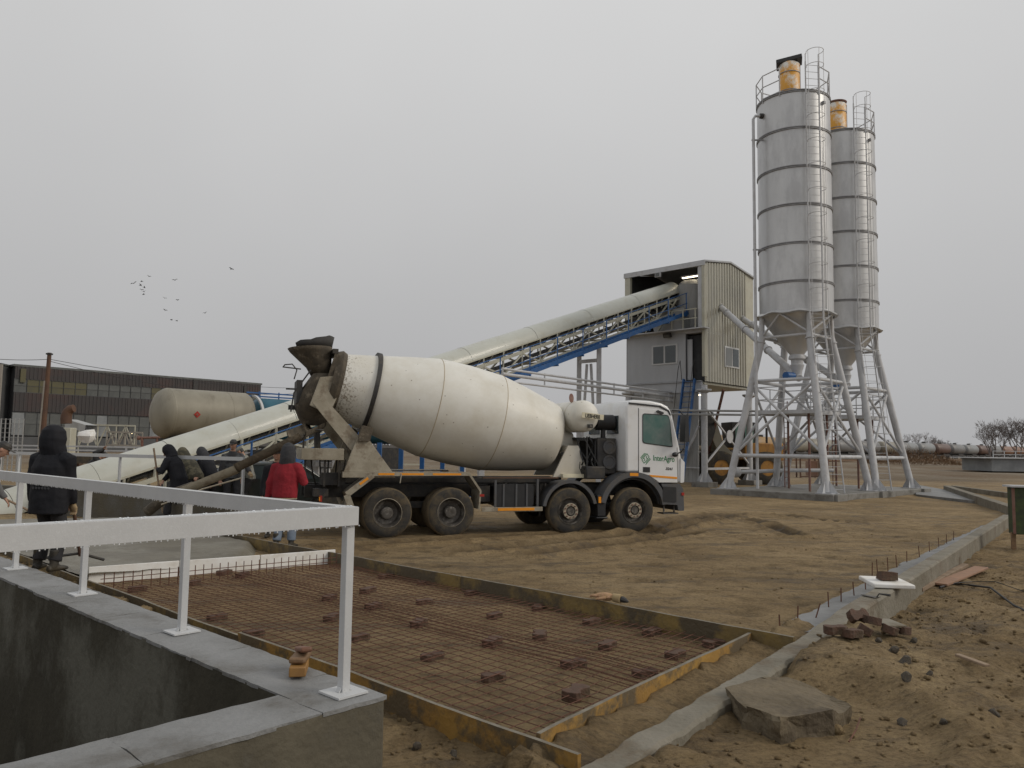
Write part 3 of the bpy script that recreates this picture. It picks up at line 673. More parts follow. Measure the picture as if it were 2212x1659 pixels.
# ------------------------------------------------------------------ small things on the right
q = KP(11.0, -2.2, .315); q = G(1914, 1256, .345)
fb = thing('foam_board', 'white square foam board lying on the kerb under a broken brick', 'foam board', (q.x, q.y, .305), R(-8))
MB().box((0, 0, .03), (.46, .62, .05)).build('board', m_foam, fb, bevel=.012)
bb = MB().box((0, 0, .05), (.20, .15, .10)); bb.v = [p * (1 + .35 * noise.noise(p * 9)) + V((0, 0, .01)) for p in bb.v]; bb.v = [V((p.x, p.y, max(p.z, .005))) for p in bb.v]
o = bb.build('broken_brick', m_paver, sharp=20); move(o, (q.x + .01, q.y - .02, .36)); tag(o, 'broken dark red brick weighing down the white foam board', 'brick')
hp = G(1880, 1288, .31); hm = thing('trowel', 'small grey trowel on the kerb just before the foam board', 'trowel', (hp.x, hp.y, .305), R(120))
MB().prism([(-.09, -.05), (.10, -.03), (.10, .03), (-.09, .05)], lambda a, b, t: V((a, b, t)), .004, .01).build('blade', m_rim, hm)
MB().path([(-.08, 0, .01), (-.11, 0, .05), (-.24, 0, .055)], [.007, .007, .014], 8).build('handle', m_dark, hm)
def plank(a, b, w_, th, label, mt=m_plank):
    a = G(*a, .06); b = G(*b, .06); a.z = zg(a) + .05; b.z = zg(b) + .07
    tag(MB().bar(a, b, w_, th).build('plank', mt, bevel=.004), label, 'plank')
plank((1985, 1275), (2085, 1218), .10, .05, 'narrow weathered plank lying against the kerb')
plank((2030, 1262), (2120, 1228), .20, .03, 'wider pale red plank lying beside the narrow one', mat('pinkish_plank', (.33, .19, .12), (.24, .15, .1), rough=.8, scale=6))
plank((2070, 1482), (2135, 1508), .05, .02, 'thin bleached board splinter on the ground at far right')
plank((2070, 1216), (2072, 1190), .04, .2, 'short upright stake propped at the kerb', m_rustpole)
cb = MB(); pts = [G(*p, .03) for p in ((2030, 1272), (2060, 1260), (2095, 1262), (2140, 1280), (2190, 1305), (2260, 1345))]
cb.path([V((p.x, p.y, zg(p) + .03)) for p in pts], .014, 8); tag(cb.build('cable', m_cable), 'thick black cable curving on the sand to the right edge', 'cable')
cb = MB(); pts = [G(*p, .03) for p in ((2040, 1266), (2100, 1258), (2150, 1262), (2215, 1282))]
cb.path([V((p.x, p.y, zg(p) + .02)) for p in pts], .006, 6); tag(cb.build('cable', m_cable), 'thin wire lying above the thick black cable', 'cable')
cb = MB(); pts = [G(*p, .03) for p in ((1835, 1655), (1850, 1632), (1856, 1610), (1860, 1600))]
cb.path([V((p.x, p.y, zg(p) + .03)) for p in pts], .005, 6); tag(cb.build('wire', m_rebar), 'short rusty bent wire on the sand at the bottom right', 'wire')
pc = [((1790, 1422), .1, 0, .02), ((1825, 1424), .5, 0, .0), ((1850, 1412), 1.1, .5, .05), ((1835, 1395), .3, .9, .14), ((1868, 1402), 1.6, .2, .1), ((1905, 1405), .9, .3, .03), ((1928, 1398), 2.0, .1, .02)]
pls = ['flat paver at the left end of the small pile by the kerb', 'paver lying second from left in the pile by the kerb', 'tilted paver at the middle of the pile', 'red paver standing on top of the pile', 'paver leaning right of the top one in the pile', 'paver half buried right of the pile under a grey tile', 'outermost right paver of the pile by the kerb']
for i, ((a, b), rz, rx, dz) in enumerate(pc):
    q = G(a, b, .17) + kn.to_3d() * .06; o = copy_tree(pv0); o.location = (q.x, q.y, zg(q) + .01 + dz * .7); o.rotation_euler = (rx, .1 * i % .3, rz); o.scale = (.85, .85, .95)
    tag(o, pls[i], 'paver', 'heap of loose pavers by the kerb')
q = G(1905, 1392, .2) + kn.to_3d() * .06; o = MB().box((0, 0, 0), (.26, .18, .02)).build('concrete_tile', m_kerb, bevel=.003); o.location = (q.x, q.y, zg(q) + .10); o.rotation_euler = (.15, .1, .5); tag(o, 'thin grey tile resting on the half buried paver', 'tile')
# broken slab
cp = [G(*p, .30) for p in ((1568, 1482), (1640, 1462), (1700, 1462), (1775, 1478), (1830, 1512), (1790, 1535), (1690, 1555), (1600, 1520))]
ck = bmesh.new(); tv = [ck.verts.new((p.x, p.y, .30 + .015 * noise.noise(p * 3) - (.05 if i in (3, 4) else 0))) for i, p in enumerate(cp)]
cen = sum((p for p in cp), V()) / 8
bv = [ck.verts.new((cen.x + (p.x - cen.x) * 1.04, cen.y + (p.y - cen.y) * 1.02, .0)) for p in cp]
ck.faces.new(tv); ck.faces.new(bv[::-1])
for i in range(8): ck.faces.new((tv[i], bv[i], bv[(i + 1) % 8], tv[(i + 1) % 8]))
bmesh.ops.triangulate(ck, faces=ck.faces); bmesh.ops.subdivide_edges(ck, edges=ck.edges, cuts=7, use_grid_fill=True); bmesh.ops.recalc_face_normals(ck, faces=ck.faces)
for v_ in ck.verts:
    side_ = v_.normal.z < .7; q = noise.noise_vector(v_.co * 5) * (.05 if side_ else .008) + noise.noise_vector(v_.co * 14) * (.02 if side_ else .004); v_.co += q
me = bpy.data.meshes.new('broken_slab'); ck.to_mesh(me); ck.free(); me.materials.append(m_chunk)
o = bpy.data.objects.new('broken_slab', me); COL.objects.link(o); tag(o, 'big broken slab of sandy concrete lying right of the kerb in the foreground', 'concrete slab')
q = G(1716, 1588, .14); o = MB().blob((0, 0, 0), (.10, .03, .03), 8, jit=.4).build('foam_scrap', m_foam); o.location = (q.x, q.y, zg(q) + .04); o.rotation_euler = (0, -.5, .9); o.scale = (.7, .7, .7); tag(o, 'white foam sliver under the front edge of the broken slab', 'foam scrap')
# stones scattered
sp_ = [((1932, 1478), .05), ((1957, 1498), .06), ((1900, 1455), .035), ((2010, 1520), .03), ((1960, 1545), .045), ((1860, 1350), .05), ((1975, 1440), .04), ((1650, 1600), .04), ((1500, 1600), .035), ((2000, 1360), .03), ((900, 1600), .04), ((980, 1620), .03), ((930, 1560), .03), ((1770, 1600), .03), ((2150, 1610), .035), ((2040, 1620), .03), ((1950, 1600), .04)]
s0 = None
for i, ((a, b), r_) in enumerate(sp_):
    q = G(a, b, .05)
    if s0 is None: o = s0 = MB().blob((0, 0, 0), (1, .8, .6), 10, jit=.35, seed=5).build('stone', m_stone, sharp=25)
    else: o = copy_tree(s0)
    o.location = (q.x, q.y, zg(q) + r_ * .25); o.rotation_euler = (random.random(), random.random(), random.random() * 6); o.scale = (r_, r_, r_)
    tag(o, 'small dark stone half sunk in the trampled sand', 'stone', 'dark stones scattered over the sand')
# clods and gravel as stuff
gv = MB(); random.seed(11)
for k in range(5200):
    if k < 3400: t = random.uniform(3.2, 15); kk = -2.0 + abs(random.gauss(0, 2.4)); p = KP(t, kk, 0)
    elif k < 4400: q = qd(random.random(), random.uniform(-.02, .1)) if False else WC + s1 * random.uniform(.05, 1.1) + s2 * random.uniform(-.6, 7); p = V((q.x, q.y, 0))
    else: p = V((random.uniform(-3, 9), random.uniform(8, 19), 0)) 
    if side(p.to_2d(), Q0, Q1) > 0 and side(p.to_2d(), Q1, Q2) > 0 and side(p.to_2d(), Q0, Q3) < 0: continue
    r_ = abs(random.gauss(0, .009)) + .004
    if k < 4400 and random.random() < .03: r_ *= 2.0
    z = zg(p)
    if z < -1: continue
    gv.blob((p.x, p.y, z + r_ * .3), (r_, r_ * random.uniform(.6, 1), r_ * .6), 5, Matrix.Rotation(random.random() * 3, 3, 'Z'))
tag(gv.build('gravel', m_sand, sharp=180), 'loose clods and grit strewn over the sand', 'gravel', kind='stuff')
# glove on board, blocks on the wall
q = Q1 + df * 2.72; q = G(1313, 1296, .26)
gl = thing('work_glove', 'orange knit work glove lying on the edge of the far board', 'glove', (q.x, q.y, .25), R(-35))
gm = MB(); gm.blob((-.03, 0, .045), (.12, .06, .045), 12, jit=.1)
for k in range(4): gm.path([(-.10, -.045 + .03 * k, .045), (-.17, -.05 + .032 * k, .045 - .004 * k), (-.21 + .01 * abs(k - 1.5), -.05 + .03 * k, .03)], [.018, .017, .012], 8)
gm.path([(0, -.05, .04), (-.05, -.09, .03), (-.09, -.1, .025)], [.018, .017, .012], 8)
gm.build('palm', m_pinkglove, gl); MB().tube((.07, 0, .045), (.16, 0, .04), .045, 12, r2=.05).build('cuff', mat('glove_cuff', (.40, .30, .16), rough=.9), gl)
cm_ = MB(); cm_.path([(.16, 0, .04), (.2, .01, .03), (.24, .02, .015)], [.035, .03, .01], 8); cm_.build('cuff_lining', m_dark, gl)
q = G(640, 1462, .70)
wb = MB().box((0, 0, .033), (.085, .20, .05)); o = wb.build('wood_block', mat('ochre_wood', (.36, .19, .05), (.25, .13, .04), rough=.6, scale=4), bevel=.006); move(o, (q.x, q.y + .05, .703), R(10)); tag(o, 'ochre wooden block lying on the pit wall top near the corner post', 'block')
o = MB().box((0, 0, .02), (.085, .17, .03)).build('wood_block', m_wood, bevel=.01); move(o, (q.x + .0, q.y + .07, .763), R(2)); tag(o, 'brown wet block stacked on the ochre one', 'block')
o = MB().box((0, 0, 0), (.06, .22, .028)).build('wood_block', mat('red_wood', (.22, .10, .06), (.15, .07, .04), rough=.55, scale=5), bevel=.01); o.location = (q.x + .005, q.y + .10, .815); o.rotation_euler = (R(-12), 0, R(24)); tag(o, 'topmost reddish board tilted across the small stack of blocks', 'block')
# dark cabinet at the right edge
b0 = G(2184, 1190); ct = thing('notice_cabinet', 'dark mossy cabinet on a rusty stake at the right edge', 'cabinet', (b0.x, b0.y, 0), R(-12))
MB().box((.55, 0, .80), (1.05, .30, .92)).build('panel', mat('mossy_black_panel', (.02, .025, .016), (.05, .075, .02), rough=.6, scale=6, c3=(.12, .13, .12), s3=2, fac3=.5, s3lo=.58, s3hi=.64), ct, bevel=.01)
MB().box((.55, -.03, 1.285), (1.2, .42, .035)).build('top', m_leg, ct); MB().box((.02, -.152, .80), (.05, .02, .9)).build('edge_strip', m_rustleg, ct)
for x in (0.05, 1.0): MB().box((x, 0, .14), (.07, .07, .46)).build('leg', m_wood, ct)
# ------------------------------------------------------------------ mixer truck (local: x forward, y away from the camera, z up)
TP0 = G(836, 1161); TP1 = G(1367, 1148); TA = atan2(TP1.y - TP0.y, TP1.x - TP0.x)
trk = thing('concrete_mixer_truck', 'white four axle concrete mixer truck pouring down its chute, green lettering on the door', 'truck', (TP0.x, TP0.y, 0), TA)
TM = MW[trk.name]; X_, Y_, Z_ = V((1, 0, 0)), V((0, 1, 0)), V((0, 0, 1))
AX = [(0, .50), (1.38, .50), (4.17, .49), (5.80, .49)]
def tyre_mb(y0, wd=.30, r=.53):
    m_ = MB(); pr = [(0.012, .30), (0, .36), (.008, .44), (.03, .50), (.06, r - .004), (.075, r), (wd - .075, r), (wd - .06, r - .004), (wd - .03, .50), (wd, .42), (wd, .30)]
    o = len(m_.f); m_.lathe(pr, (0, y0, 0), Y_, 56, cap=False)
    return m_
def wheel(ax, rear, near=True):
    x, z = AX[ax]; sx = 1 if near else -1; yo = 0.0 if near else 2.5
    hubm = bpy.data.objects.new('wheel', None)
    def yy(y): return yo + sx * y
    base = MB()
    if rear:                                           # dished dual rim
        base.lathe([(0.015, .305), (.0, .30), (.02, .285), (.10, .26), (.17, .24), (.19, .15), (.17, .135), (.06, .125), (.045, .11), (.045, .0)], (0, 0, 0), Y_, 40, cap=False)
    else:
        base.lathe([(0.015, .305), (.0, .30), (.02, .285), (.06, .265), (.11, .255), (.12, .20), (.05, .185), (-.01, .175), (-.02, .165), (-.02, .11), (.0, .10), (-.02, .09), (-.035, .08), (-.035, 0)], (0, 0, 0), Y_, 40, cap=False)
    rim = base
    ty = tyre_mb(0)
    mt = Matrix.Translation((x, yo, z)) @ (Matrix.Identity(4) if near else Matrix.Rotation(pi, 4, 'Z'))
    def tr(mb): mb.v = [mt @ p for p in mb.v]; return mb
    wo = tr(rim).build('wheel', m_rim, trk)
    to = tr(ty).build('tyre', [m_tyre, m_mud], wo)
    for p in to.data.polygons:
        c = p.center; q = sqrt((c.x - x) ** 2 + (c.z - z) ** 2)
        if q > .495: p.material_index = 1
    if rear:
        t2 = tyre_mb(.34); t2 = tr(t2).build('tyre', m_mud, wo)
        nm = MB(); tr(MB().lathe([(.012, .296), (.004, .303), (.012, .313), (.03, .313)], (0, 0, 0), Y_, 48, cap=False)).build('rim_edge', m_nut, wo)
        nm.lathe([(.035, .12), (.03, .10), (.045, 0)], (0, 0, 0), Y_, 24, cap=False)
        for k in range(10): a = 2 * pi * k / 10; nm.tube((.115 * cos(a), .05, .115 * sin(a)), (.115 * cos(a), .036, .115 * sin(a)), .013, 6)
        tr(nm).build('hub', m_rim, wo)
    else:
        nm = MB()
        nm.lathe([(-.022, .115), (-.026, .118), (-.026, .178), (-.02, .182)], (0, 0, 0), Y_, 40, cap=False)
        o = tr(nm).build('hub_ring', m_nut, wo); nm = MB()
        for k in range(10 if near else 0):
            a = 2 * pi * k / 10 + .2; tr(MB().tube((.148 * cos(a), -.02, .148 * sin(a)), (.148 * cos(a), -.06, .148 * sin(a)), .017, 6)).build('wheel_nut', m_rustleg, wo)
for i in range(4):
    wheel(i, i < 2, True); wheel(i, i < 2, False)
# frame
fm = MB()
for y in (.82, 1.68): fm.box((2.45, y, .93), (8.2, .09, .28))
for x in (-1.55, -.6, .7, 2.2, 3.2, 4.9): fm.box((x, 1.25, .93), (.1, .8, .2))
for x, z in AX: fm.tube((x, .3, z), (x, 2.2, z), .09, 10)
for x in (0, 1.38): fm.blob((x, 1.25, .5), (.25, .22, .24), 12)
for x in (4.17, 5.8): fm.bar((x - .55, .8, .66), (x + .55, .8, .66), .1, .06)
fm.bar((-.4, .75, .62), (1.8, .75, .62), .1, .14); fm.bar((1.5, 1.25, .6), (4.8, 1.25, .75), .12)
fm.build('chassis', m_dark, trk, bevel=.005)
sf = MB(); sf.box((1.75, .90, 1.16), (5.1, .10, .12)); sf.box((1.75, 1.60, 1.16), (5.1, .10, .12)); sf.box((2.95, .35, 1.235), (1.9, .5, .025))
sf.build('sub_frame', m_dark, trk, bevel=.004)
MB().bar((2.1, .09, 1.24), (3.9, .09, 1.24), .03, .03).build('frame_edge', m_rustpole, trk)
# rear mudguard
mgp = [(-.70, .52), (-.86, .93), (-.33, 1.335), (1.76, 1.345), (2.03, .97), (2.0, .56)]
mg = MB()
for a, b in zip(mgp[:-1], mgp[1:]): mg.bar((a[0], .34, a[1]), (b[0], .34, b[1]), .66, .02, up=Z_)
mg.build('mudguard', m_conc_dirt2, trk)
for side_y in (2.16,):
    mg = MB()
    for a, b in zip(mgp[:-1], mgp[1:]): mg.bar((a[0], side_y, a[1]), (b[0], side_y, b[1]), .66, .02, up=Z_)
    mg.build('mudguard', m_conc_dirt2, trk)
le = MB()
for (a, b), w_ in zip(zip(mgp[:-1], mgp[1:]), (.13, .12, .075, .045, .035)):
    le.bar((a[0], 0.0, a[1] - w_ * .3), (b[0], 0.0, b[1] - w_ * .3), .015, w_, up=Z_)
le.build('mudguard_lip', m_conc_dirt2, trk)
rs = MB()
for a, b in ((.25, .75), (.95, 1.58), (-.22, .12)): rs.box(((a + b) / 2, -.010, 1.318), (b - a, .006, .042))
rs.bar((-.60, -.010, 1.105), (-.43, -.010, 1.235), .006, .05); rs.build('reflective_strip', m_orange, trk)
MB().box((-.845, .34, .74), (.02, .60, .42), Matrix.Rotation(.35, 3, 'Y')).build('mud_flap', m_conc_dirt2, trk)
MB().tube((.27, -.01, 1.33), (.24, -.03, 1.13), .012, 6).build('guard_stay', m_conc_dirt2, trk)
# side guard and tanks
MB().box((2.78, .01, .55), (1.42, .035, .095)).build('side_guard', m_conc_dirt2, trk, bevel=.004)
MB().box((2.86, -.012, .55), (.86, .006, .06)).build('reflective_strip', m_orange, trk)
tk = MB().prism(rpoly([(2.42, .60), (3.32, .60), (3.32, 1.10), (2.42, 1.10)], .08), lambda a, b, t: V((a, t, b)), .12, .78); tk.build('fuel_tank', m_black, trk)
tb = MB()
for x in (2.6, 2.9, 3.15): tb.box((x, .11, .85), (.04, .02, .50))
tb.box((2.4, .1, .88), (.05, .05, .62)); tb.box((3.4, .1, .88), (.05, .05, .66)); tb.build('tank_strap', m_fender, trk)
MB().lathe([(0, .05), (.03, .045), (.035, 0)], (2.72, .35, 1.10), Z_, 16).build('tank_cap', m_rim, trk)
MB().box((2.2, .5, .88), (.26, .5, .36)).build('battery_box', m_dark, trk, bevel=.01)
MB().box((2.06, 0.0, .86), (.10, .03, .05)).build('marker_light', m_red, trk)
sh = MB()
for k in range(3): sh.tube((3.62 + .12 * k, .5, .35 + .1 * k), (3.62 + .12 * k, .5, 1.1), .03, 8)
sh.box((3.3, 1.3, .65), (.9, .9, .3)); sh.build('gearbox_and_hoses', m_dark, trk)
# rear tail: lights, underrun bar, cables
rl_ = MB(); rl_.box((-1.35, .45, .92), (.30, .30, .16)); rl_.bar((-1.65, .1, .52), (-1.65, 2.4, .52), .1, .12); rl_.bar((-1.6, .8, .55), (-1.3, .8, .95), .06); rl_.bar((-1.6, .3, .55), (-1.25, .3, .9), .05)
rl_.box((-1.1, .55, 1.2), (.5, .4, .25)); rl_.build('rear_bracket', m_dark, trk)
MB().box((-1.36, .30, .80), (.05, .22, .12)).build('tail_light', m_red, trk); MB().box((-1.385, .22, .80), (.02, .07, .08)).build('tail_light', m_orange, trk)
MB().box((-1.36, 2.2, .80), (.05, .22, .12)).build('tail_light', m_red, trk)
rp = MB(); rp.box((-1.36, .85, 1.72), (.86, 1.5, .24)); rp.build('rear_platform', m_conc_dirt2, trk, bevel=.008)
rh = MB(); rh.path([(-1.75, .15, 1.84), (-1.75, .15, 2.1), (-1.55, .15, 2.22), (-1.35, .2, 2.22)], .02, 8)
for k in range(5): rh.path([(-1.55 + .18 * k, .6, 1.6), (-1.5 + .16 * k, .7, 1.3), (-1.4 + .1 * k, .8, 1.0)], .016, 6)
for x in (-1.7, -1.3, -1.0): rh.bar((x, .2, 1.6), (x, .25, 1.05), .04)
rh.build('hydraulic_hoses', m_dark, trk)
# drum support at the rear
for y in (.16, 2.30):
    m_ = MB().prism([(-.92, 1.36), (.10, 1.36), (-.40, 2.02), (-.66, 2.06), (-.80, 1.70)], lambda a, b, t: V((a, t, b)), y - .04, y + .04)
    m_.box((-.40, y + .02, 1.30), (1.1, .22, .12)); m_.build('drum_pedestal', m_conc_dirt2, trk, bevel=.006)
    MB().prism(rpoly([(-.66, 2.00), (-.40, 2.00), (-.34, 2.28), (-.56, 2.34)], .03), lambda a, b, t: V((a, t, b)), y - .09, y + .16).build('roller_box', m_conc_dirt, trk)
    MB().prism([(-.60, 1.60), (-.46, 1.95), (-1.34, 2.88), (-1.60, 2.80)], lambda a, b, t: V((a, t, b)), y - .03 + .1, y + .03 + .1).build('hopper_arm', m_conc_dirt2, trk)
bm_ = MB(); bm_.box((-.66, 1.25, 1.42), (.16, 2.2, .16)); bm_.bar((-1.4, .3, 2.75), (-1.4, 2.2, 2.75), .12, .14); bm_.bar((-.55, 1.25, 1.5), (-.9, 1.25, 2.6), .2, .12); bm_.build('cross_beam', m_conc_dirt, trk)
# drum
T12 = R(12.0); da = V((cos(T12), 0, -sin(T12))); do = V((-1.0, 1.25, 3.27))
prof = [(0, .66), (.02, .70), (.30, .76), (.72, .85), (1.15, .95), (1.6, 1.05), (2.13, 1.155), (2.17, 1.16), (2.9, 1.185), (3.66, 1.16), (3.70, 1.155), (4.4, 1.02), (5.0, .875), (5.22, .83), (5.30, .76), (5.38, .5), (5.42, .2), (5.43, 0)]
prof2 = [prof[0]]
for a, b in zip(prof[:-1], prof[1:]):
    n = max(1, int((b[0] - a[0]) / .2))
    for k in range(1, n + 1): prof2.append((a[0] + (b[0] - a[0]) * k / n, a[1] + (b[1] - a[1]) * k / n))
drum = MB().lathe(prof2, do, da, 72, cap=False).build('drum', m_drum, trk, fix=True, sharp=50)
# splatter near the mouth: use world of drum object coords
dnt = m_drum.node_tree
def drum_splat():
    nt = dnt; b = nt.nodes['Principled BSDF']; old = b.inputs['Base Color'].links[0].from_socket
    tc = nd(nt, 'ShaderNodeTexCoord'); sp = nd(nt, 'ShaderNodeSeparateXYZ'); nt.links.new(tc.outputs['Object'], sp.inputs[0])
    n = nd(nt, 'ShaderNodeTexNoise'); n.inputs['Scale'].default_value = 20; n.inputs['Detail'].default_value = 9; n.inputs['Roughness'].default_value = .75; nt.links.new(tc.outputs['Object'], n.inputs['Vector'])
    g1 = nd(nt, 'ShaderNodeMapRange'); g1.inputs[1].default_value = -1.0; g1.inputs[2].default_value = .2; g1.inputs[3].default_value = .155; g1.inputs[4].default_value = -.10; nt.links.new(sp.outputs[0], g1.inputs[0])
    ad = nd(nt, 'ShaderNodeMath', operation='ADD'); nt.links.new(n.outputs[0], ad.inputs[0]); nt.links.new(g1.outputs[0], ad.inputs[1])
    th = nd(nt, 'ShaderNodeMapRange'); th.inputs[1].default_value = .63; th.inputs[2].default_value = .70; th.inputs[4].default_value = .8; nt.links.new(ad.outputs[0], th.inputs[0])
    mx = nd(nt, 'ShaderNodeMix', data_type='RGBA'); nt.links.new(th.outputs[0], mx.inputs[0]); nt.links.new(old, mx.inputs[6]); mx.inputs[7].default_value = (.14, .10, .055, 1)
    # sparse dark specks over the whole shell
    v = nd(nt, 'ShaderNodeTexVoronoi'); v.inputs['Scale'].default_value = 4.5; nt.links.new(tc.outputs['Object'], v.inputs['Vector'])
    s = nd(nt, 'ShaderNodeMapRange'); s.inputs[1].default_value = .045; s.inputs[2].default_value = .075; s.inputs[3].default_value = .75; s.inputs[4].default_value = 0; nt.links.new(v.outputs['Distance'], s.inputs[0])
    m2 = nd(nt, 'ShaderNodeMix', data_type='RGBA'); nt.links.new(s.outputs[0], m2.inputs[0]); nt.links.new(mx.outputs[2], m2.inputs[6]); m2.inputs[7].default_value = (.12, .09, .05, 1)
    # browner tint towards the bottom of the drum
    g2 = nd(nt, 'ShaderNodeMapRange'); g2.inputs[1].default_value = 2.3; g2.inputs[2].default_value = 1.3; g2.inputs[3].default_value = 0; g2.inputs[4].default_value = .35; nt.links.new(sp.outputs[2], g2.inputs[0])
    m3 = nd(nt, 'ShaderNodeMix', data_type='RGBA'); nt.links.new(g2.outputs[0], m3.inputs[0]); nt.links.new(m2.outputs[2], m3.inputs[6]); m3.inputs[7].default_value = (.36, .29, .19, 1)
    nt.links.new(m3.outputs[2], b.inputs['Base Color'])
drum_splat()
m_seam = mat('seam_rust_line', (.46, .38, .26), rough=.6)
for t_, r_ in ((2.15, 1.160), (3.68, 1.160)): MB().lathe([(-.010, r_ - .004), (-.005, r_ + .004), (.005, r_ + .004), (.010, r_ - .004)], do + da * t_, da, 72, cap=False).build('drum_seam', m_seam, drum)
MB().lathe([(-.045, .845), (-.045, .925), (.045, .925), (.045, .845)], do + da * .76, da, 72, cap=False).build('roller_ring', m_dark, drum)
MB().lathe([(-.16, .60), (-.17, .70), (-.03, .76), (.02, .735), (.06, .72)], do, da, 56, cap=False).build('mouth_collar', m_conc_dirt, drum)
MB().lathe([(-.02, 0), (-.02, .66)], do, da, 40, cap=False).build('drum_mouth', m_dark, drum)
# hopper: cone, rubber flap, discharge shell
hp_ = MB(); secs = []
for z, cx, rx, ry in ((4.05, -1.60, .47, .55), (3.98, -1.58, .44, .52), (3.62, -1.40, .26, .34), (3.42, -1.34, .20, .26)):
    secs.append((V((cx, 1.25, z)), V((rx, 0, 0)), V((0, ry, 0))))
vs = []; N = 28
for c, a, b in secs:
    for j in range(N): t = 2 * pi * j / N; vs.append(c + a * cos(t) + b * sin(t) + Z_ * (.03 * cos(t) if c.z > 3.9 else 0))
hp_.add(vs, [(i * N + j, i * N + (j + 1) % N, (i + 1) * N + (j + 1) % N, (i + 1) * N + j) for i in range(3) for j in range(N)])
hopper = hp_.build('hopper', m_conc_dirt, trk); so_ = hopper.modifiers.new('solid', 'SOLIDIFY'); so_.thickness = .015
fl = MB(); vs = []
for j in range(21):
    t = -2.3 + 4.4 * j / 20; c = V((-1.60, 1.25, 4.05)); p = c + V((.47 * cos(t), .55 * sin(t), .03 * cos(t))); h_ = .24 * max(0, cos(t * .55 - .1)) ** .8 + .04 * noise.noise(V((j * .5, 0, 0)))
    vs += [p - Z_ * .03, p + Z_ * h_ + V((.05 * cos(t), .04 * sin(t), 0))]
fl.add(vs, [(2 * i, 2 * i + 2, 2 * i + 3, 2 * i + 1) for i in range(20)]); o = fl.build('rubber_flap', m_belt, hopper); sm = o.modifiers.new('solid', 'SOLIDIFY'); sm.thickness = .012
MB().box((-1.10, 1.25, 3.95), (.12, 1.1, .10)).build('hopper_bracket', m_dark, hopper)
ds = MB(); vs = []
for z, cx, rx, ry in ((3.46, -1.32, .22, .50), (3.10, -1.42, .36, .60), (2.75, -1.50, .40, .55), (2.50, -1.48, .32, .40), (2.34, -1.46, .24, .28)):
    for j in range(20): t = 2 * pi * j / 20; c_ = cos(t); s_ = sin(t); vs.append(V((cx + rx * abs(c_) ** .6 * (1 if c_ > 0 else -1), 1.25 + ry * abs(s_) ** .6 * (1 if s_ > 0 else -1), z)))
ds.add(vs, [(i * 20 + j, i * 20 + (j + 1) % 20, (i + 1) * 20 + (j + 1) % 20, (i + 1) * 20 + j) for i in range(4) for j in range(20)] + [tuple(range(20))])
ds.build('discharge_shell', m_conc_dirt, trk, sharp=50)
MB().prism([(-1.62, 2.75), (-1.20, 2.55), (-1.02, 3.02), (-1.08, 3.40), (-1.42, 3.36)], lambda a, b, t: V((a, t, b)), .60, .66).build('shell_plate', m_conc_dirt2, trk, bevel=.01)
MB().prism([(-1.28, 3.30), (-1.0, 3.28), (-1.02, 3.86), (-1.12, 3.90)], lambda a, b, t: V((a, t, b)), .62, .66).build('shell_plate', m_conc_dirt, trk)
ld = MB(); ld.path([(-1.95, .7, 3.3), (-1.9, .7, 3.5), (-2.0, .7, 3.62), (-2.15, .7, 3.60), (-2.18, .9, 3.57), (-1.8, 1.0, 3.55)], .015, 6); ld.path([(-1.62, .6, 3.5), (-1.95, .6, 3.0), (-2.0, .6, 2.6)], .018, 6)
ld.bar((-2.02, 1.2, 2.72), (-1.8, 1.2, 2.72), .12, .10); ld.bar((-2.1, .9, 3.10), (-1.8, .9, 3.10), .03); ld.box((-1.82, 1.25, 3.05), (.12, .8, .5)); ld.build('rear_ladder_hoop', m_dark, trk)
MB().tube((-1.35, 1.25, 1.6), (-1.4, 1.25, 2.3), .07, 12).build('chute_pivot', m_dark, trk)
# chute
def gutter(m_, a, b, r0, r1, n=12):
    a = V(a); b = V(b); d = (b - a).normalized(); s_ = d.cross(Z_).normalized(); u = s_.cross(d); vs = []
    for p, r in ((a, r0), (b, r1)):
        for k in range(n + 1): t = pi * k / n; vs.append(p - s_ * r * cos(t) - u * r * sin(t) * 1.0)
        for k in range(n, -1, -1): t = pi * k / n; vs.append(p - s_ * (r - .012) * cos(t) - u * (r - .012) * sin(t))
    m = 2 * n + 2; m_.add(vs, [(k, (k + 1) % m, m + (k + 1) % m, m + k) for k in range(m)])
    m_.lathe([(0, r1 + .005), (.03, r1 + .012), (.06, r1 + .005)], b - d * .08, d, n, a0=pi / 2, a1=3 * pi / 2, ref=u)
def loc(w_): return TM.inverted() @ w_
c0 = V((-1.38, 1.25, 2.42)); c1 = loc(D(640, 932, 15.2)); c2_ = loc(D(505, 1003, 14.9)); c3_ = loc(D(395, 1052, 14.9)); 
cm1 = MB(); gutter(cm1, c0, c1, .20, .19); cm1.build('chute', m_conc_dirt, trk)
cm2 = MB(); gutter(cm2, c1 + V((.05, 0, -.02)), c2_, .175, .165); cm2.build('chute', m_conc_dirt, trk)
cm3 = MB(); gutter(cm3, c2_ + V((.05, 0, -.02)), c3_, .155, .145); cm3.build('chute', m_conc_dirt2, trk)
c4_ = loc(D(318, 1106, 15.0)); cm4 = MB().path([c3_ + V((.2, 0, .0)), c3_ - V((.12, 0, .12)), c3_.lerp(c4_, .5) + V((0, 0, .03)), c4_], [.11, .11, .10, .10], 12); cm4.build('chute_sleeve', m_conc_dirt, trk)
hb = MB().path([c2_ + V((.15, -.2, -.25)), c2_.lerp(c3_, .6) + V((0, -.22, -.2)), c3_ + V((-.35, -.1, -.32))], .016, 6); hb.build('chute_handle', m_nut, trk)
sp2 = MB(); q = V((c4_.x - .05, c4_.y, .17))
sp2.blob(q, (.55, .5, .14), 16, jit=.3); sp2.build('falling_concrete', m_wet, trk)
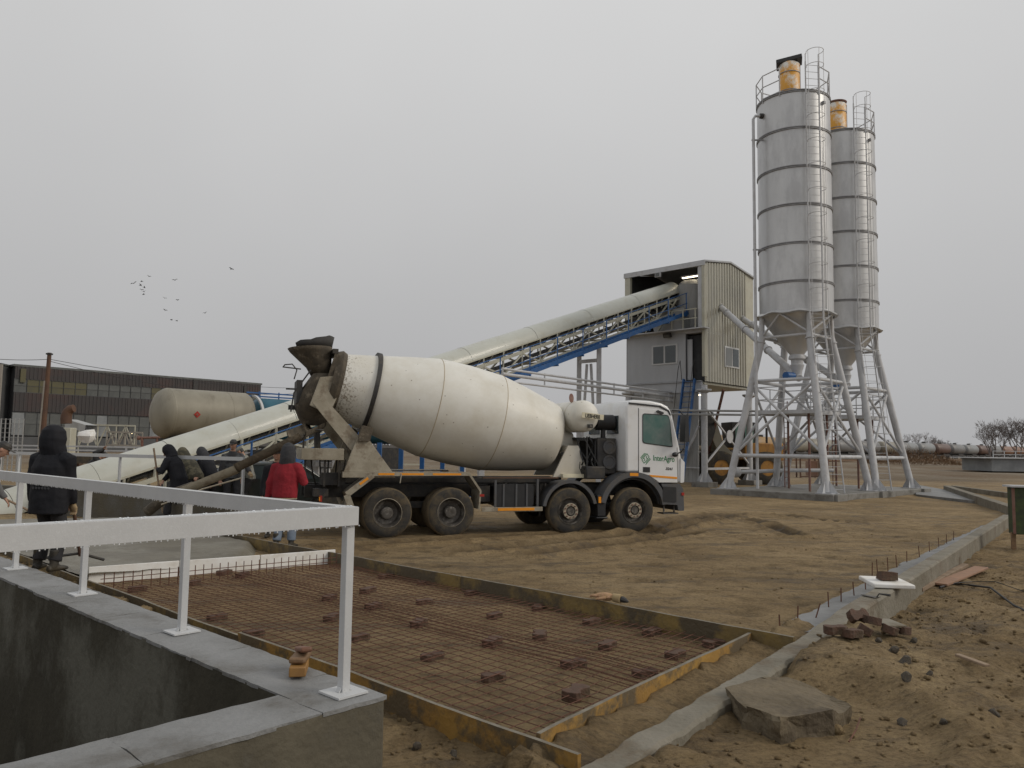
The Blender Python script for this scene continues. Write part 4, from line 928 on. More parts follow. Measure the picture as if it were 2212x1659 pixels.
# front drum drive, pedestal, water tank
wt = MB(); wtc = V((4.70, .22, 2.68))
wt.lathe([(0.05, 0), (.06, .14), (.09, .25), (.14, .33), (.22, .372), (.27, .38), (1.80, .38), (1.92, .34), (2.02, .22), (2.06, 0)], wtc, Y_, 48); wto = wt.build('water_tank', m_drum, trk, sharp=60)
MB().lathe([(0, .383), (.02, .383)], wtc + Y_ * .52, Y_, 48, cap=False).build('tank_band', m_seam, wto)
pm = Matrix.Translation((4.81, wtc.y - .03, 2.675)) @ Matrix.Rotation(R(5), 4, 'Y'); pl = MB().box((0, 0, 0), (.56, .012, .125)); pl.v = [pm @ p for p in pl.v]; plo = pl.build('name_plate', m_plate, wto)
tm4 = pm @ Matrix.Translation((-.20, -.010, -.048)) @ Matrix.Rotation(pi / 2, 4, 'X')
text_part('LIEBHERR', .13, 'lettering', m_letter, plo, tm4, bold=.002, sx=.70)
MB().box((4.78, wtc.y + .05, 2.44), (.12, .05, .09)).build('tank_valve', m_dark, wto); MB().box((4.78, wtc.y + .02, 2.44), (.05, .02, .05)).build('valve_face', m_rim, wto)
rf = MB().lathe([(0, .10), (.012, .10), (.02, 0)], (4.52, .8, 3.12), V((.2, -.9, .1)), 18); rf.v = [V((4.52 + (p.x - 4.52) * .7, p.y, 3.12 + (p.z - 3.12) * 1.15)) for p in rf.v]; rf.build('inspection_mirror', m_rustleg, wto)
MB().path([(4.35, 1.6, 3.02), (4.25, 1.6, 3.12), (4.1, 1.6, 3.08), (3.95, 1.6, 2.98)], .014, 6).build('grab_rail', m_dark, wto)
gb = MB(); ge = do + da * 5.38; gb.lathe([(0, .42), (.10, .40), (.12, .26), (.42, .24), (.46, .16), (.62, .15)], ge, da, 32); gb.build('drum_gearbox', m_drum, trk, sharp=50)
for y in (.62, 1.88):
    MB().prism([(3.98, 1.24), (4.92, 1.24), (4.62, 1.98), (4.36, 1.98)], lambda a, b, t: V((a, t, b)), y - .03, y + .03).build('front_pedestal', m_drum, trk)
MB().box((4.48, .62, 1.27), (.62, .36, .09)).build('pedestal_foot', m_plate, trk, bevel=.005)
MB().box((4.45, 1.25, 1.9), (.2, 1.2, .16)).build('pedestal_beam', m_drum, trk)
en = MB(); en.box((5.30, .75, 1.74), (.50, .62, .86)); en.box((5.1, 1.6, 1.7), (.7, .8, .9)); en.box((4.95, 1.1, 1.35), (.5, 1.6, .3)); en.build('mixer_engine', m_dark, trk, bevel=.03)
fanm = MB()
for zc in (1.95, 1.6): fanm.lathe([(0, .17), (-.03, .165), (-.03, .13), (-.015, .12), (-.015, 0)], (5.36, .44, zc), Y_, 28)
fanm.build('engine_fan', m_fender, trk)
er = MB(); er.path([(5.02, .5, 1.35), (5.02, .5, 2.08), (5.08, .5, 2.16), (5.3, .5, 2.16)], .022, 6)
for k in range(9): a = random.uniform(4.62, 5.15); er.path([(a, random.uniform(.4, 1.0), 1.25), (a + random.uniform(-.15, .2), .5, 1.6), (a + random.uniform(-.2, .2), .7, random.uniform(1.7, 2.2))], random.choice((.012, .02, .03)), 6)
er.bar((4.78, .45, 2.2), (4.78, .45, 1.3), .03); er.bar((4.7, .45, 2.18), (5.2, .42, 1.3), .025); er.box((4.85, .9, 2.14), (.4, .4, .07)); er.build('engine_hoses', m_black, trk)
wp = MB(); wp.path([(4.6, .42, 1.40), (4.66, .40, 1.50), (4.72, .42, 1.38), (4.64, .42, 1.32), (4.58, .42, 1.46), (4.6, .44, 1.6)], .012, 6); wp.build('loose_cable', m_cable, trk)
af = MB(); af.lathe([(0, .17), (.01, .19)] + [(.03 + .025 * k + j * .012, .19 - .008 * j) for k in range(18) for j in (0, 1)] + [(.50, .17)], (5.08, .62, 2.55), X_, 28)
af.v = [V((p.x * 1.0, .62 + (p.y - .62) * .8, p.z)) for p in af.v]; af.build('air_filter', m_black, trk)
MB().tube((5.28, .62, 2.15), (5.28, .62, 2.45), .06, 10).build('intake_pipe', m_black, trk)
# axle 2 fender
def arc(cx, cz, r0, r1, a0, a1, y0, y1, n=22):
    m_ = MB(); pl = [(cx + r1 * cos(R(a0 + (a1 - a0) * k / n)), cz + r1 * sin(R(a0 + (a1 - a0) * k / n))) for k in range(n + 1)]
    pi_ = [(cx + r0 * cos(R(a0 + (a1 - a0) * k / n)), cz + r0 * sin(R(a0 + (a1 - a0) * k / n))) for k in range(n + 1)]
    for k in range(n):
        for (p, q) in ((pl, pi_),):
            vs = [V((p[k][0], y, p[k][1])) for y in (y0, y1)] + [V((p[k + 1][0], y, p[k + 1][1])) for y in (y1, y0)] + [V((q[k][0], y, q[k][1])) for y in (y0, y1)] + [V((q[k + 1][0], y, q[k + 1][1])) for y in (y1, y0)]
            f = [(0, 1, 2, 3), (4, 7, 6, 5), (0, 3, 7, 4), (1, 5, 6, 2)] + ([(0, 4, 5, 1)] if k == 0 else []) + ([(3, 2, 6, 7)] if k == n - 1 else [])
            m_.add(vs, f)
    return m_
arc(4.17, .52, .625, .66, 12, 172, .01, .55).build('fender', m_fender, trk); arc(4.17, .52, .60, .675, 12, 172, -.005, .03).build('fender_lip', m_fender, trk)
arc(4.17, .52, .625, .66, 12, 172, 1.95, 2.49).build('fender', m_fender, trk)
MB().box((4.90, -.01, .74), (.06, .03, .14)).build('marker_light', m_orange, trk)
stp = MB(); stp.box((4.98, .3, .6), (.22, .5, .5)); stp.box((5.0, .25, .32), (.3, .4, .05)); stp.build('cab_step', m_black, trk, bevel=.02)
# cab
cab = [(5.60, 1.37), (5.60, 2.90), (5.66, 3.03), (5.80, 3.085), (6.25, 3.075), (6.55, 3.03), (6.72, 2.96), (6.80, 2.86), (6.86, 2.70), (7.05, 1.95), (7.11, 1.62), (7.12, 1.12), (6.46, 1.12)]
arcp = [(5.80 + .88 * cos(R(a)), .50 + .88 * sin(R(a))) for a in range(48, 92, 6)]
poly = [(a, b) for a, b in cab] + arcp
cb_ = MB().prism(poly, lambda a, b, t: V((a, t, b)), .03, 2.47); cabo = cb_.build('cab', m_white, trk, sharp=30)
bv_ = cabo.modifiers.new('bevel', 'BEVEL'); bv_.width = .055; bv_.segments = 4; bv_.limit_method = 'ANGLE'; bv_.angle_limit = R(50)
def cabp(poly, y0, y1, name, mt, par=None, bevel=0): return MB().prism(poly, lambda a, b, t: V((a, t, b)), y0, y1).build(name, mt, par or cabo, bevel=bevel)
door = cabp([(5.93, 1.345), (5.93, 2.885), (6.73, 2.84), (6.80, 2.66), (6.955, 1.98), (6.975, 1.13), (6.47, 1.135), (6.38, 1.20), (6.20, 1.30), (6.05, 1.345)], .018, .035, 'door', m_white, bevel=.004)
dg = MB()
for p, q in (((5.925, 1.34), (5.925, 2.89)), ((6.985, 1.13), (6.965, 1.97))): dg.bar((p[0], .026, p[1]), (q[0], .026, q[1]), .008)
dg.build('door_gap', m_black, cabo)
wp_ = rpoly([(6.02, 2.06), (6.02, 2.77), (6.72, 2.75), (6.765, 2.62), (6.84, 1.985), (6.78, 1.975)], .07)
cabp(wp_, .008, .019, 'window_seal', m_black, door)
cabp([(6.03 + (a - 6.03) * .965 + .012, 2.37 + (b - 2.37) * .94) for a, b in wp_], .004, .009, 'window', m_cabglass, door)
cabp(rpoly([(6.62, 2.35), (6.62, 2.55), (6.76, 2.55), (6.78, 2.35)], .03), -.06, -.02, 'mirror', m_black, trk) if False else None
cabp([(5.66, 2.98), (5.66, 3.02), (6.50, 2.965), (6.74, 2.86), (6.80, 2.74), (6.76, 2.74), (6.70, 2.83), (6.48, 2.93)], .012, .032, 'rain_gutter', m_black)
cabp([(6.04, 1.38), (6.04, 1.50), (6.22, 1.495), (6.22, 1.375)], .006, .019, 'door_handle', m_black, door)
cabp([(6.20, 1.315), (6.955, 1.265), (6.955, 1.215), (6.26, 1.268)], .010, .0185, 'reflective_strip', m_orange, door)
cabp([(5.68, 1.29), (5.68, 1.36), (5.90, 1.355), (5.90, 1.285)], -.012, .03, 'marker_light', m_orange)
l4 = lambda x, z, ry=0: Matrix.Translation((x, .0175, z)) @ Matrix.Rotation(R(ry), 4, 'Y') @ Matrix.Rotation(pi / 2, 4, 'X')
text_part('InterAgro', .185, 'lettering', m_green, door, l4(6.30, 1.655, 3), bold=.0025, sx=.80)
text_part('3241', .085, 'lettering', m_dark, door, l4(6.64, 1.435, 3), bold=.004, sx=1.15, shear=.25)
lg = MB(); lc = V((6.105, .0165, 1.70)); u_ = V((.7, 0, .72)) ; v_ = V((.62, 0, -.78))
def lb(a, b, c, d, w_=.016): lg.bar(lc + u_ * a + v_ * b, lc + u_ * c + v_ * d, .004, w_, up=Y_) if False else lg.bar(lc + u_ * a + v_ * b, lc + u_ * c + v_ * d, w_, .004, up=Y_)
for o_ in (-.105, -.078): lb(-.10, o_, .06 + (o_ + .105), o_)
for o_ in (.105, .078): lb(.10, o_, -.06 - (o_ - .078), o_)
lb(-.03, -.05, .10, -.05); lb(.10, -.058, .10, .045); lb(.10, .045, .03, .045); lb(.03, .045, .03, -.01); lb(.03, -.01, .07, -.01)
lb(.03, .05, -.10, .05); lb(-.10, .058, -.10, -.045); lb(-.10, -.045, -.03, -.045); lb(-.03, -.045, -.03, .01); lb(-.03, .01, -.07, .01)
lg.build('logo', m_green, door)
# rear wall windows and panel ribs
rw = MB()
for y in (.45, 1.5): rw.box((5.592, y + .28, 2.50), (.02, .62, .44))
rw.build('rear_window', m_glass, cabo, bevel=.03)
rb = MB()
for z in (2.15, 2.02, 1.88, 1.74): rb.box((5.594, 1.4, z), (.02, 1.5, .02))
rb.build('panel_rib', m_grey, cabo)
wsn = MB(); wsn.add([(6.885, .2, 2.66), (6.885, 2.3, 2.66), (7.06, 2.3, 1.98), (7.06, .2, 1.98)], [(0, 1, 2, 3)]); wsn.v = [p + V((.012, 0, 0)) for p in wsn.v]; wsn.build('windscreen', m_glass, cabo)
mr = MB(); mr.path([(6.80, -.02, 2.86), (6.95, -.12, 2.85), (7.03, -.16, 2.74)], .016, 6); mr.path([(7.03, -.16, 1.95), (7.0, -.1, 1.86), (6.88, .0, 1.80)], .016, 6)
mr.prism(rpoly([(6.96, 2.10), (6.98, 2.76), (7.06, 2.76), (7.08, 2.10)], .03), lambda a, b, t: V((a, t, b)), -.34, -.10); mr.blob((6.86, -.06, 1.80), (.085, .05, .06), 12); mr.path([(7.1, -.15, 2.75), (7.15, -.15, 2.4), (7.13, -.15, 2.0)], .012, 6)
mr.build('mirror', m_black, cabo)
MB().prism(rpoly([(6.38, 2.81), (6.42, 2.86), (6.58, 2.80), (6.57, 2.76), (6.50, 2.77)], .02), lambda a, b, t: V((a, t, b)), -.03, .015).build('side_lamp', m_black, cabo)
# dark front arch, lower corner and bumper
arc(5.80, .50, .76, .88, 8, 100, -.004, .50).build('fender', m_fender, cabo); arc(5.80, .50, .76, .88, 100, 168, -.004, .50).build('fender', m_fender, cabo)
arc(5.80, .50, .70, .86, 10, 170, .10, .55).build('fender_liner', m_black, cabo)
arc(5.80, .50, .76, .88, 8, 168, 2.0, 2.50).build('fender', m_fender, cabo)
MB().prism(rpoly([(6.52, 1.105), (7.02, 1.105), (7.12, .98), (7.14, .46), (6.98, .46), (6.96, .60), (6.62, .62), (6.66, .8)], .03), lambda a, b, t: V((a, t, b)), .0, 2.50).build('bumper', m_fender, cabo)
MB().prism(rpoly([(6.56, .68), (6.92, .66), (6.92, 1.02), (6.56, 1.04)], .03), lambda a, b, t: V((a, t, b)), -.012, .01).build('step_panel', m_black, cabo)
MB().prism(rpoly([(7.04, 1.12), (7.14, 1.14), (7.16, 1.62), (7.05, 1.72)], .03), lambda a, b, t: V((a, t, b)), -.004, .35).build('corner_panel', m_white, cabo)
MB().box((7.10, -.008, .86), (.07, .02, .07)).build('marker_light', m_red, cabo)
st2 = MB(); st2.box((6.78, .15, .40), (.40, .3, .03)); st2.bar((6.64, .1, .42), (6.64, .1, .62), .03); st2.bar((6.92, .1, .42), (6.92, .1, .62), .03); st2.build('cab_step', m_rim, cabo)
# ------------------------------------------------------------------ batching tower (local x along the right face, y along the front face)
BC = G(1523, 1048, .1); BC.z = 0
bt = thing('batching_tower', 'grey and cream batching plant tower with a corrugated gable side and open conveyor bay', 'building', (BC.x, BC.y, 0), R(46))
WY, WX = 5.0, 5.6
def corr(m_, o, d, nrm, L, z0, z1, pitch=.29, amp=.065, tz=None):
    n = int(L / (pitch / 4)); vs = []; pr = [0, .5, 1, .5, 0, 0, 0, .5]
    k = 0; pts = []; s_ = 0
    st = [(0, 0), (.35, 0), (.5, 1), (.85, 1), (1.0, 0)]
    while s_ < L:
        for a, b in st[:-1]:
            q = s_ + a * pitch
            if q <= L: pts.append((q, b * amp))
        s_ += pitch
    pts.append((L, 0))
    for q, h_ in pts:
        p = V(o) + V(d) * q + V(nrm) * h_; zt = tz(q) if tz else z1
        vs += [V((p.x, p.y, z0)), V((p.x, p.y, zt))]
    return m_.add(vs, [(2 * i, 2 * i + 2, 2 * i + 3, 2 * i + 1) for i in range(len(pts) - 1)])
gable = lambda q: 12.02 + .42 * max(0, 1 - abs(q - 2.75) / 2.75)
cr = corr(MB(), (.06, 0, 0), X_, -Y_, WX - 1.05, 5.60, 12, tz=gable).build('corrugated_wall', m_corr, bt, fix=False, sharp=20)
fl2 = MB(); fl2.add([(WX - 1.0, -.02, 5.60), (WX, -.02, 5.60), (WX, -.02, 12.03), (WX - 1.0, -.02, 12.22)], [(0, 1, 2, 3)]); fl2.build('smooth_wall_strip', m_cream, bt)
bw = MB(); bw.box((WX, WY / 2, 8.8), (.08, WY, 6.4)); bw.box((WX / 2, WY, 8.8), (WX, .08, 6.4)); bw.prism([(0, 12.0), (2.75, 12.44), (WX, 12.0)], lambda a, b, t: V((a, t, b)), WY - .03, WY + .03); bw.build('back_wall', m_int, bt)
ro = MB(); vs = []
for x, z in ((-.12, 12.04), (2.75, 12.46), (WX + .1, 12.04)): vs += [V((x, -.14, z)), V((x, WY + .12, z)), V((x, -.14, z + .09)), V((x, WY + .12, z + .09))]
ro.add(vs, [(i * 4 + a, i * 4 + b, i * 4 + 4 + b, i * 4 + 4 + a) for i in (0, 1) for a, b in ((0, 1), (1, 3), (3, 2), (2, 0))] + [(0, 2, 3, 1), (8, 9, 11, 10)]); ro.build('roof', m_grey, bt)
MB().box((-.13, WY / 2 - .01, 11.97), (.06, WY + .30, .26)).build('fascia', m_leg, bt)
po = MB(); po.box((-.02, -.03, 8.9), (.24, .16, 6.1)); po.build('corner_post', m_cream, bt); MB().box((-.02, WY - .1, 10.1), (.2, .36, 3.5)).build('corner_post', m_cream, bt)
MB().box((-.02, .20, 10.1), (.14, .22, 3.5)).build('corner_post', m_leg, bt)
fl3 = MB(); fl3.box((2.6, 2.5, 8.32), (5.2, 5, .16)); fl3.box((-.22, 2.55, 8.42), (.55, 5.7, .06)); fl3.build('upper_floor', m_leg, bt)
wl = MB(); wl.box((.02, 3.06, 6.97), (.08, 3.86, 2.62)); wl.build('front_wall', m_grey, bt)
wl = MB(); wl.box((.0, 2.6, 5.62), (.14, 4.9, .05)); wl.box((.05, 2.5, 5.31), (.08, 4.7, .56)); wl.build('floor_edge', m_grey, bt)
fw_ = MB(); fw_.box((-.03, 2.45, 7.19), (.05, 1.68, 1.12)); wf = fw_.build('window', m_rail, bt, bevel=.01)
for y in (2.06, 2.84): MB().box((-.062, y, 7.19), (.02, .66, .94)).build('pane', m_glass, wf)
dr_ = MB(); dr_.box((.35, .65, 6.9), (.1, 1.0, 2.5)); dr_.box((.2, 1.1, 6.9), (.3, .06, 2.6)); dr_.build('door_recess', m_int, bt)
MB().box((.10, .95, 6.82), (.05, .36, 2.2)).build('door', m_grey, bt)
MB().box((2.9, 2.5, 5.52), (5.4, 4.8, .12)).build('lower_floor', m_cream, bt)
# window on the corrugated side
wf = MB().box((2.87, -.075, 7.12), (1.62, .06, 1.16)).build('window', m_rail, bt, bevel=.008)
for x in (2.49, 3.25): MB().box((x, -.11, 7.12), (.66, .02, .98)).build('pane', m_glass if x > 3 else m_panew, wf)
# lower enclosure, columns, braces
lw = MB(); lw.box((.10, 2.62, 2.66), (.06, 4.4, 4.9)); 
for k in range(18): lw.box((.065, .55 + .25 * k, 2.66), (.02, .03, 4.9))
lw.build('lower_wall', m_greyl, bt)
cl = MB()
for x, y in ((.0, .02), (5.03, .02), (5.03, 4.9), (.0, 4.9)): 
    c = MB().tube((x, y, .25), (x, y, 5.4), .17, 14)
    for dx, dy in ((1, 0), (-1, 0), (0, 1), (0, -1)):
        c.add([(x + dx * .15, y + dy * .15, .28), (x + dx * .46, y + dy * .46, .28), (x + dx * .46, y + dy * .46, .34), (x + dx * .15, y + dy * .15, .8)], [(0, 1, 2, 3)])
    c.lathe([(0, .17), (.14, .40), (.22, .40)], (x, y, 4.95), Z_, 8); c.build('column', m_leg, bt)
    MB().box((x, y, .12), (1.0, 1.0, .30)).build('footing', m_pad, bt, bevel=.02)
br = MB(); br.bar((0, .02, .95), (5.03, .02, .95), .12)
for a, b in (((.1, .02, 1.2), (4.9, .02, 4.2)), ((.1, .02, 4.2), (4.9, .02, 1.2))): br.bar(a, b, .08)
br.lathe([(-.12, .36), (-.08, .36)], (2.5, .0, 2.7), Y_, 24); br.bar((-.1, .3, 3.2), (-.1, 1.7, .4), .14, .10); br.bar((-.08, .3, 1.0), (-.08, 4.5, 1.0), .06)
br.build('bracing', m_leg, bt)
for a, b in (((3.2, 4.9, 5.2), (5.03, 4.9, .6)), ((2.4, .2, 5.3), (5.0, 3.0, .5))): MB().bar(a, b, .12).build('diagonal_strut', m_rustleg, bt)
# interior
hi = MB(); hi.lathe([(0, .5), (1.0, 1.0), (2.6, 1.0), (2.9, .7)], (1.5, 1.5, 8.5), Z_, 24); hi.build('intake_hopper', m_greyl, bt)
hc = MB(); hc.add([(.1, 3.2, 8.5), (.1, 1.4, 8.5), (.0, 1.2, 9.7), (.0, 3.5, 9.7), (1.6, 3.2, 8.5), (1.6, 1.4, 8.5), (1.6, 1.2, 9.7), (1.6, 3.5, 9.7)], [(0, 1, 2, 3), (4, 7, 6, 5), (0, 4, 5, 1), (0, 3, 7, 4), (1, 5, 6, 2)]); hc.build('chute_hopper', m_greyl, bt)
hr = MB()
for z in (9.0, 9.5): hr.bar((-.3, .25, z), (-.3, 1.9, z + .0), .05)
for y in (.35, 1.1, 1.8): hr.bar((-.3, y, 8.45), (-.3, y, 9.5), .05)
for y in (3.6, 4.4): hr.bar((-.2, y, 8.45), (-.2, y - .5, 9.4), .05)
hr.bar((-.1, 2.9, 8.45), (-.1, 1.6, 10.2), .08); hr.build('bay_railing', m_cream, bt)
for x, y in ((.9, 1.35), (2.6, .9)):
    lf = MB().box((x, y, 11.62), (.25, 1.1, .08), Matrix.Rotation(.0, 3, 'Z')).build('lamp', m_rail, bt); MB().box((x, y, 11.565), (.12, 1.0, .04)).build('lamp_tube', m_lamp, lf)
lf = MB().box((.9, .9, 4.98), (.5, .3, .06)).build('lamp', m_rail, bt); MB().box((.9, .9, 4.94), (.4, .2, .03)).build('lamp_tube', m_lamp, lf)
fd = MB().box((-.22, 2.75, 11.72), (.12, .34, .30)).build('floodlight', m_leg, bt); MB().box((-.29, 2.75, 11.70), (.02, .26, .2)).build('lamp_face', m_pane, fd)
fd = MB().box((-.22, 2.15, 8.22), (.14, .46, .24), Matrix.Rotation(-.4, 3, 'Y')).build('floodlight', m_dark, bt); MB().box((-.28, 2.15, 8.17), (.03, .34, .14), Matrix.Rotation(-.4, 3, 'Y')).build('lamp_face', m_pane, fd)
# blue stairs
bs_ = thing('access_ladder', 'steep blue ladder stair leaning against the front of the tower', 'ladder', tuple(BC + e2 * .8 - e1 * 1.2), R(46))
LB = MB()
def TW(x, y, z): return MW[bt.name] @ V((x, y, z))
for y in (.50, 1.18): LB.bar(TW(-.12, y, 5.75), TW(-1.35, y, .4), .07, .16)
LB.build('stringer', m_blue, bs_, world=True); LB = MB()
for k in range(19): t = (k + .5) / 19; LB.bar(TW(-.12 - 1.23 * t, .5, 5.75 - 5.35 * t), TW(-.12 - 1.23 * t, 1.18, 5.75 - 5.35 * t), .10, .03)
LB.build('tread', m_blue, bs_, world=True)
hrm = MB(); hrm.path([TW(-.2, 1.26, 5.7), TW(-.35, 1.26, 6.75), TW(-.55, 1.26, 6.3), TW(-1.5, 1.26, 1.4)], .02, 6); hrm.path([TW(-.2, .42, 5.7), TW(-.3, .42, 6.75), TW(-.5, .42, 6.3), TW(-1.4, .42, 1.8)], .02, 6)
hrm.build('handrail', m_dark, bs_, world=True)

# ------------------------------------------------------------------ belt conveyor
def CV(L, o, dz): q = BC + e2 * (2.5 + o) - e1 * L; return V((q.x, q.y, 10.55 - .338 * L + dz))
cvy = thing('belt_conveyor', 'long inclined belt conveyor with a cream half round cover rising into the tower', 'conveyor', tuple(BC - e1 * 16))
L0, L1_ = -.8, 33.0
dirL = (CV(1, 0, 0) - CV(0, 0, 0)).normalized(); upL = e2.cross(dirL); upL = -upL if upL.z < 0 else upL
k = 17; 
for i in range(k):                                     # cover shells, slightly overlapped
    a = L0 + (L1_ - L0) * i / k; b = L0 + (L1_ - L0) * (i + 1) / k; m_ = MB(); vs = []; r_ = .60 + .006 * (i % 2)
    for L in (a, b - .01):
        for j in range(15): t = pi * j / 14; vs.append(CV(L, -r_ * cos(t), 0) + upL * (r_ * sin(t) * .98))
    m_.add(vs, [(j, j + 1, 15 + j + 1, 15 + j) for j in range(14)])
    o = m_.build('cover_shell', m_cover, cvy, world=True, fix=False)
cp_ = MB(); cp_.add([CV(L0, -.6 * cos(pi * j / 14), 0) + upL * (.6 * sin(pi * j / 14)) for j in range(15)], [tuple(range(15))]); cp_.build('cover_end', m_cover, cvy, world=True)
ch = MB()
for o in (-.60, .60):
    ch.bar(CV(L0, o, -.02), CV(L1_, o, -.02), .05, .06)
    ch.bar(CV(L0, o, -.36), CV(L1_, o, -.36), .07, .14); ch.bar(CV(L0, o, -1.12), CV(27.8, o, -1.12), .07, .14)
n = 24
for i in range(n + 1):
    L = L0 + .1 + (27.2 - L0) * i / n
    for o in (-.60, .60):
        ch.bar(CV(L, o, -.05), CV(L, o, -1.12), .06, .09)
        if i < n:
            Lm = L + (27.2 - L0) / n
            if i % 2: ch.bar(CV(L, o, -.42), CV(Lm, o, -1.08), .06, .07)
            else: ch.bar(CV(L, o, -1.08), CV(Lm, o, -.42), .06, .07)
    if i % 2 == 0: ch.bar(CV(L, -.6, -1.12), CV(L, .6, -1.12), .07)
for i in range(14): L = 27.6 + i * .42; ch.bar(CV(L, -.6, -.05), CV(L, -.6, -.36), .05, .07) if i % 2 == 0 else None
ch.build('truss', m_cream, cvy, world=True)
bl = MB(); bl.bar(CV(L0, 0, -.17), CV(L1_, 0, -.17), .86, .03); bl.bar(CV(L0, 0, -.78), CV(L1_ - 4, 0, -.78), .86, .03)
bl.bar(CV(L0, -.32, -.12), CV(L1_, -.32, -.12), .25, .03); bl.bar(CV(L0, .32, -.12), CV(L1_, .32, -.12), .25, .03); bl.build('belt', m_belt, cvy, world=True)
for i in range(44):
    L = .2 + i * .72; idl = MB(); idl.path([CV(L, -.55, -.05), CV(L, -.25, -.34), CV(L, .25, -.34), CV(L, .55, -.05)], .028, 6); idl.build('idler', m_cream, cvy, world=True)
wk = MB(); o0, o1 = -1.30, -.68; wz = -1.22
wk.bar(CV(-.4, o0, wz), CV(27, o0, wz), .05, .20); wk.bar(CV(-.4, o1, wz), CV(27, o1, wz), .05, .20)
for i in range(110): L = -.3 + i * .25; wk.bar(CV(L, o0, wz), CV(L, o1, wz), .03, .03)
for i in range(16): L = i * 1.8 - .2; wk.bar(CV(L, o0 - .05, wz - .14), CV(L, .6, wz - .14), .08, .08)
wk.build('walkway', m_blue, cvy, world=True)
wr = MB()
for i in range(16): L = i * 1.8 - .2; wr.bar(CV(L, o0, wz), CV(L, o0, wz + 1.12), .05)
for dz in (.55, 1.12): wr.bar(CV(-.3, o0, wz + dz), CV(27, o0, wz + dz), .035)
wr.build('walkway_rail', m_blue, cvy, world=True)
def bent(L, nm=None):
    m_ = MB()
    for o in (-.62, .62):
        b_ = CV(L, o, 0); m_.bar(CV(L, o, -1.2), V((b_.x, b_.y, 0)), .22, .2)
        t_ = CV(L, o * .2, 0); m_.bar(V((t_.x, t_.y, b_.z - 2.2)), V((b_.x, b_.y, 0)) + (V((t_.x, t_.y, 0)) - V((b_.x, b_.y, 0))) * .1, .1)
    m_.bar(CV(L, -.62, -2.05), CV(L, .62, -2.05), .16); m_.bar(CV(L, -.7, -1.25), CV(L, .7, -1.25), .16); m_.build('support_leg', m_leg, cvy, world=True)
bent(6.7); bent(14.5); bent(21.5)
# blue feeder platform behind the drum
fp = G(860, 1080, 0); fpd = thing('feeder_platform', 'blue posted platform with cream rungs seen below the drum', 'platform', (fp.x, fp.y + 4, 0))
q0 = D(820, 960, 21.5); m_ = MB()
for i in range(5): p = q0 + V((.55 * i, .35 * i, 0)); m_.bar((p.x, p.y, 0), (p.x, p.y, 2.0 - .1 * i), .12)
m_.bar((q0.x, q0.y, .5), (q0.x + 2.6, q0.y + 1.6, .5), .08); m_.build('post', m_blue, fpd, world=True); m_ = MB()
for z in (.5, .8, 1.1, 1.4): m_.bar((q0.x + .6, q0.y + .4, z), (q0.x + 1.1, q0.y + .7, z), .04)
m_.build('rung', m_cream, fpd, world=True)

# ------------------------------------------------------------------ silos
SC1 = V((12.67, 34.4, 0)); SC2 = V((16.25, 37.8, 0)); SA = R(44.5)
sil = thing('cement_silo', 'nearer grey steel silo with a black square lid on its yellow filter', 'silo', SC1, SA, 'pair of cement silos')
ZT = 17.72; RS = 1.57; ZB = [16.03, 14.30, 12.62, 10.92, 9.25]
sh_ = MB(); pr = [(7.95, RS)]; z = 7.95
while z < ZT: z += .25; pr.append((min(z, ZT), RS))
sh_.lathe(pr, (0, 0, 0), Z_, 64, cap=False); sh_.lathe([(ZT, RS), (ZT + .18, .5), (ZT + .2, 0)], (0, 0, 0), Z_, 48, cap=False)
def rep(mb, seed):
    for i, p in enumerate(mb.v):
        if p.z < ZT and p.x * p.x + p.y * p.y > 2: k_ = 1 + .006 * noise.noise(V((p.x, p.y, p.z * 1.3 + seed))); mb.v[i] = V((p.x * k_, p.y * k_, p.z))
rep(sh_, 0); shell = sh_.build('shell', m_steel, sil, sharp=60)
for z in ZB + [ZT - .03]: MB().lathe([(-.06, RS), (-.05, RS + .045), (-.015, RS + .045), (-.01, RS + .01), (.01, RS + .01), (.015, RS + .045), (.05, RS + .045), (.06, RS)], (0, 0, z), Z_, 64, cap=False).build('stiffener_ring', m_ringst, shell)
skm = MB(); vs = []; N = 72
for rr, zz in ((RS + .01, 8.02), (RS + .17, 7.90), (RS + .02, 7.86)):
    for j in range(N): t = 2 * pi * j / N; w_ = .03 * sin(t * 9) + .03 * noise.noise(V((cos(t) * 2, sin(t) * 2, 0))); vs.append(V((rr * cos(t), rr * sin(t), zz + w_)))
skm.add(vs, [(i * N + j, i * N + (j + 1) % N, (i + 1) * N + (j + 1) % N, (i + 1) * N + j) for i in (0, 1) for j in range(N)]); skm.build('bottom_flange', m_steel, shell)
MB().lathe([(7.9, RS - .02), (6.22, .30), (6.12, .28)], (0, 0, 0), Z_, 48, cap=False).build('cone', m_steel, sil)
nk = MB().lathe([(6.22, .30), (6.1, .36), (6.02, .36), (5.98, .26), (5.8, .25), (5.76, .30), (5.62, .27), (5.5, .22), (5.3, .20), (5.1, .2)], (0, 0, 0), Z_, 24).build('outlet_sleeve', m_leg, sil)
MB().tube((-.7, .2, 5.25), (-.2, .1, 5.25), .17, 14).build('screw_motor', m_blue, sil)
HB = 2.2; cr4 = [(-1, -1), (1, -1), (1, 1), (-1, 1)]
def LP(c, z): t = (z - .25) / (7.0 - .25); h_ = HB + (1.08 - HB) * min(1, t); return V((c[0] * h_, c[1] * h_, z))
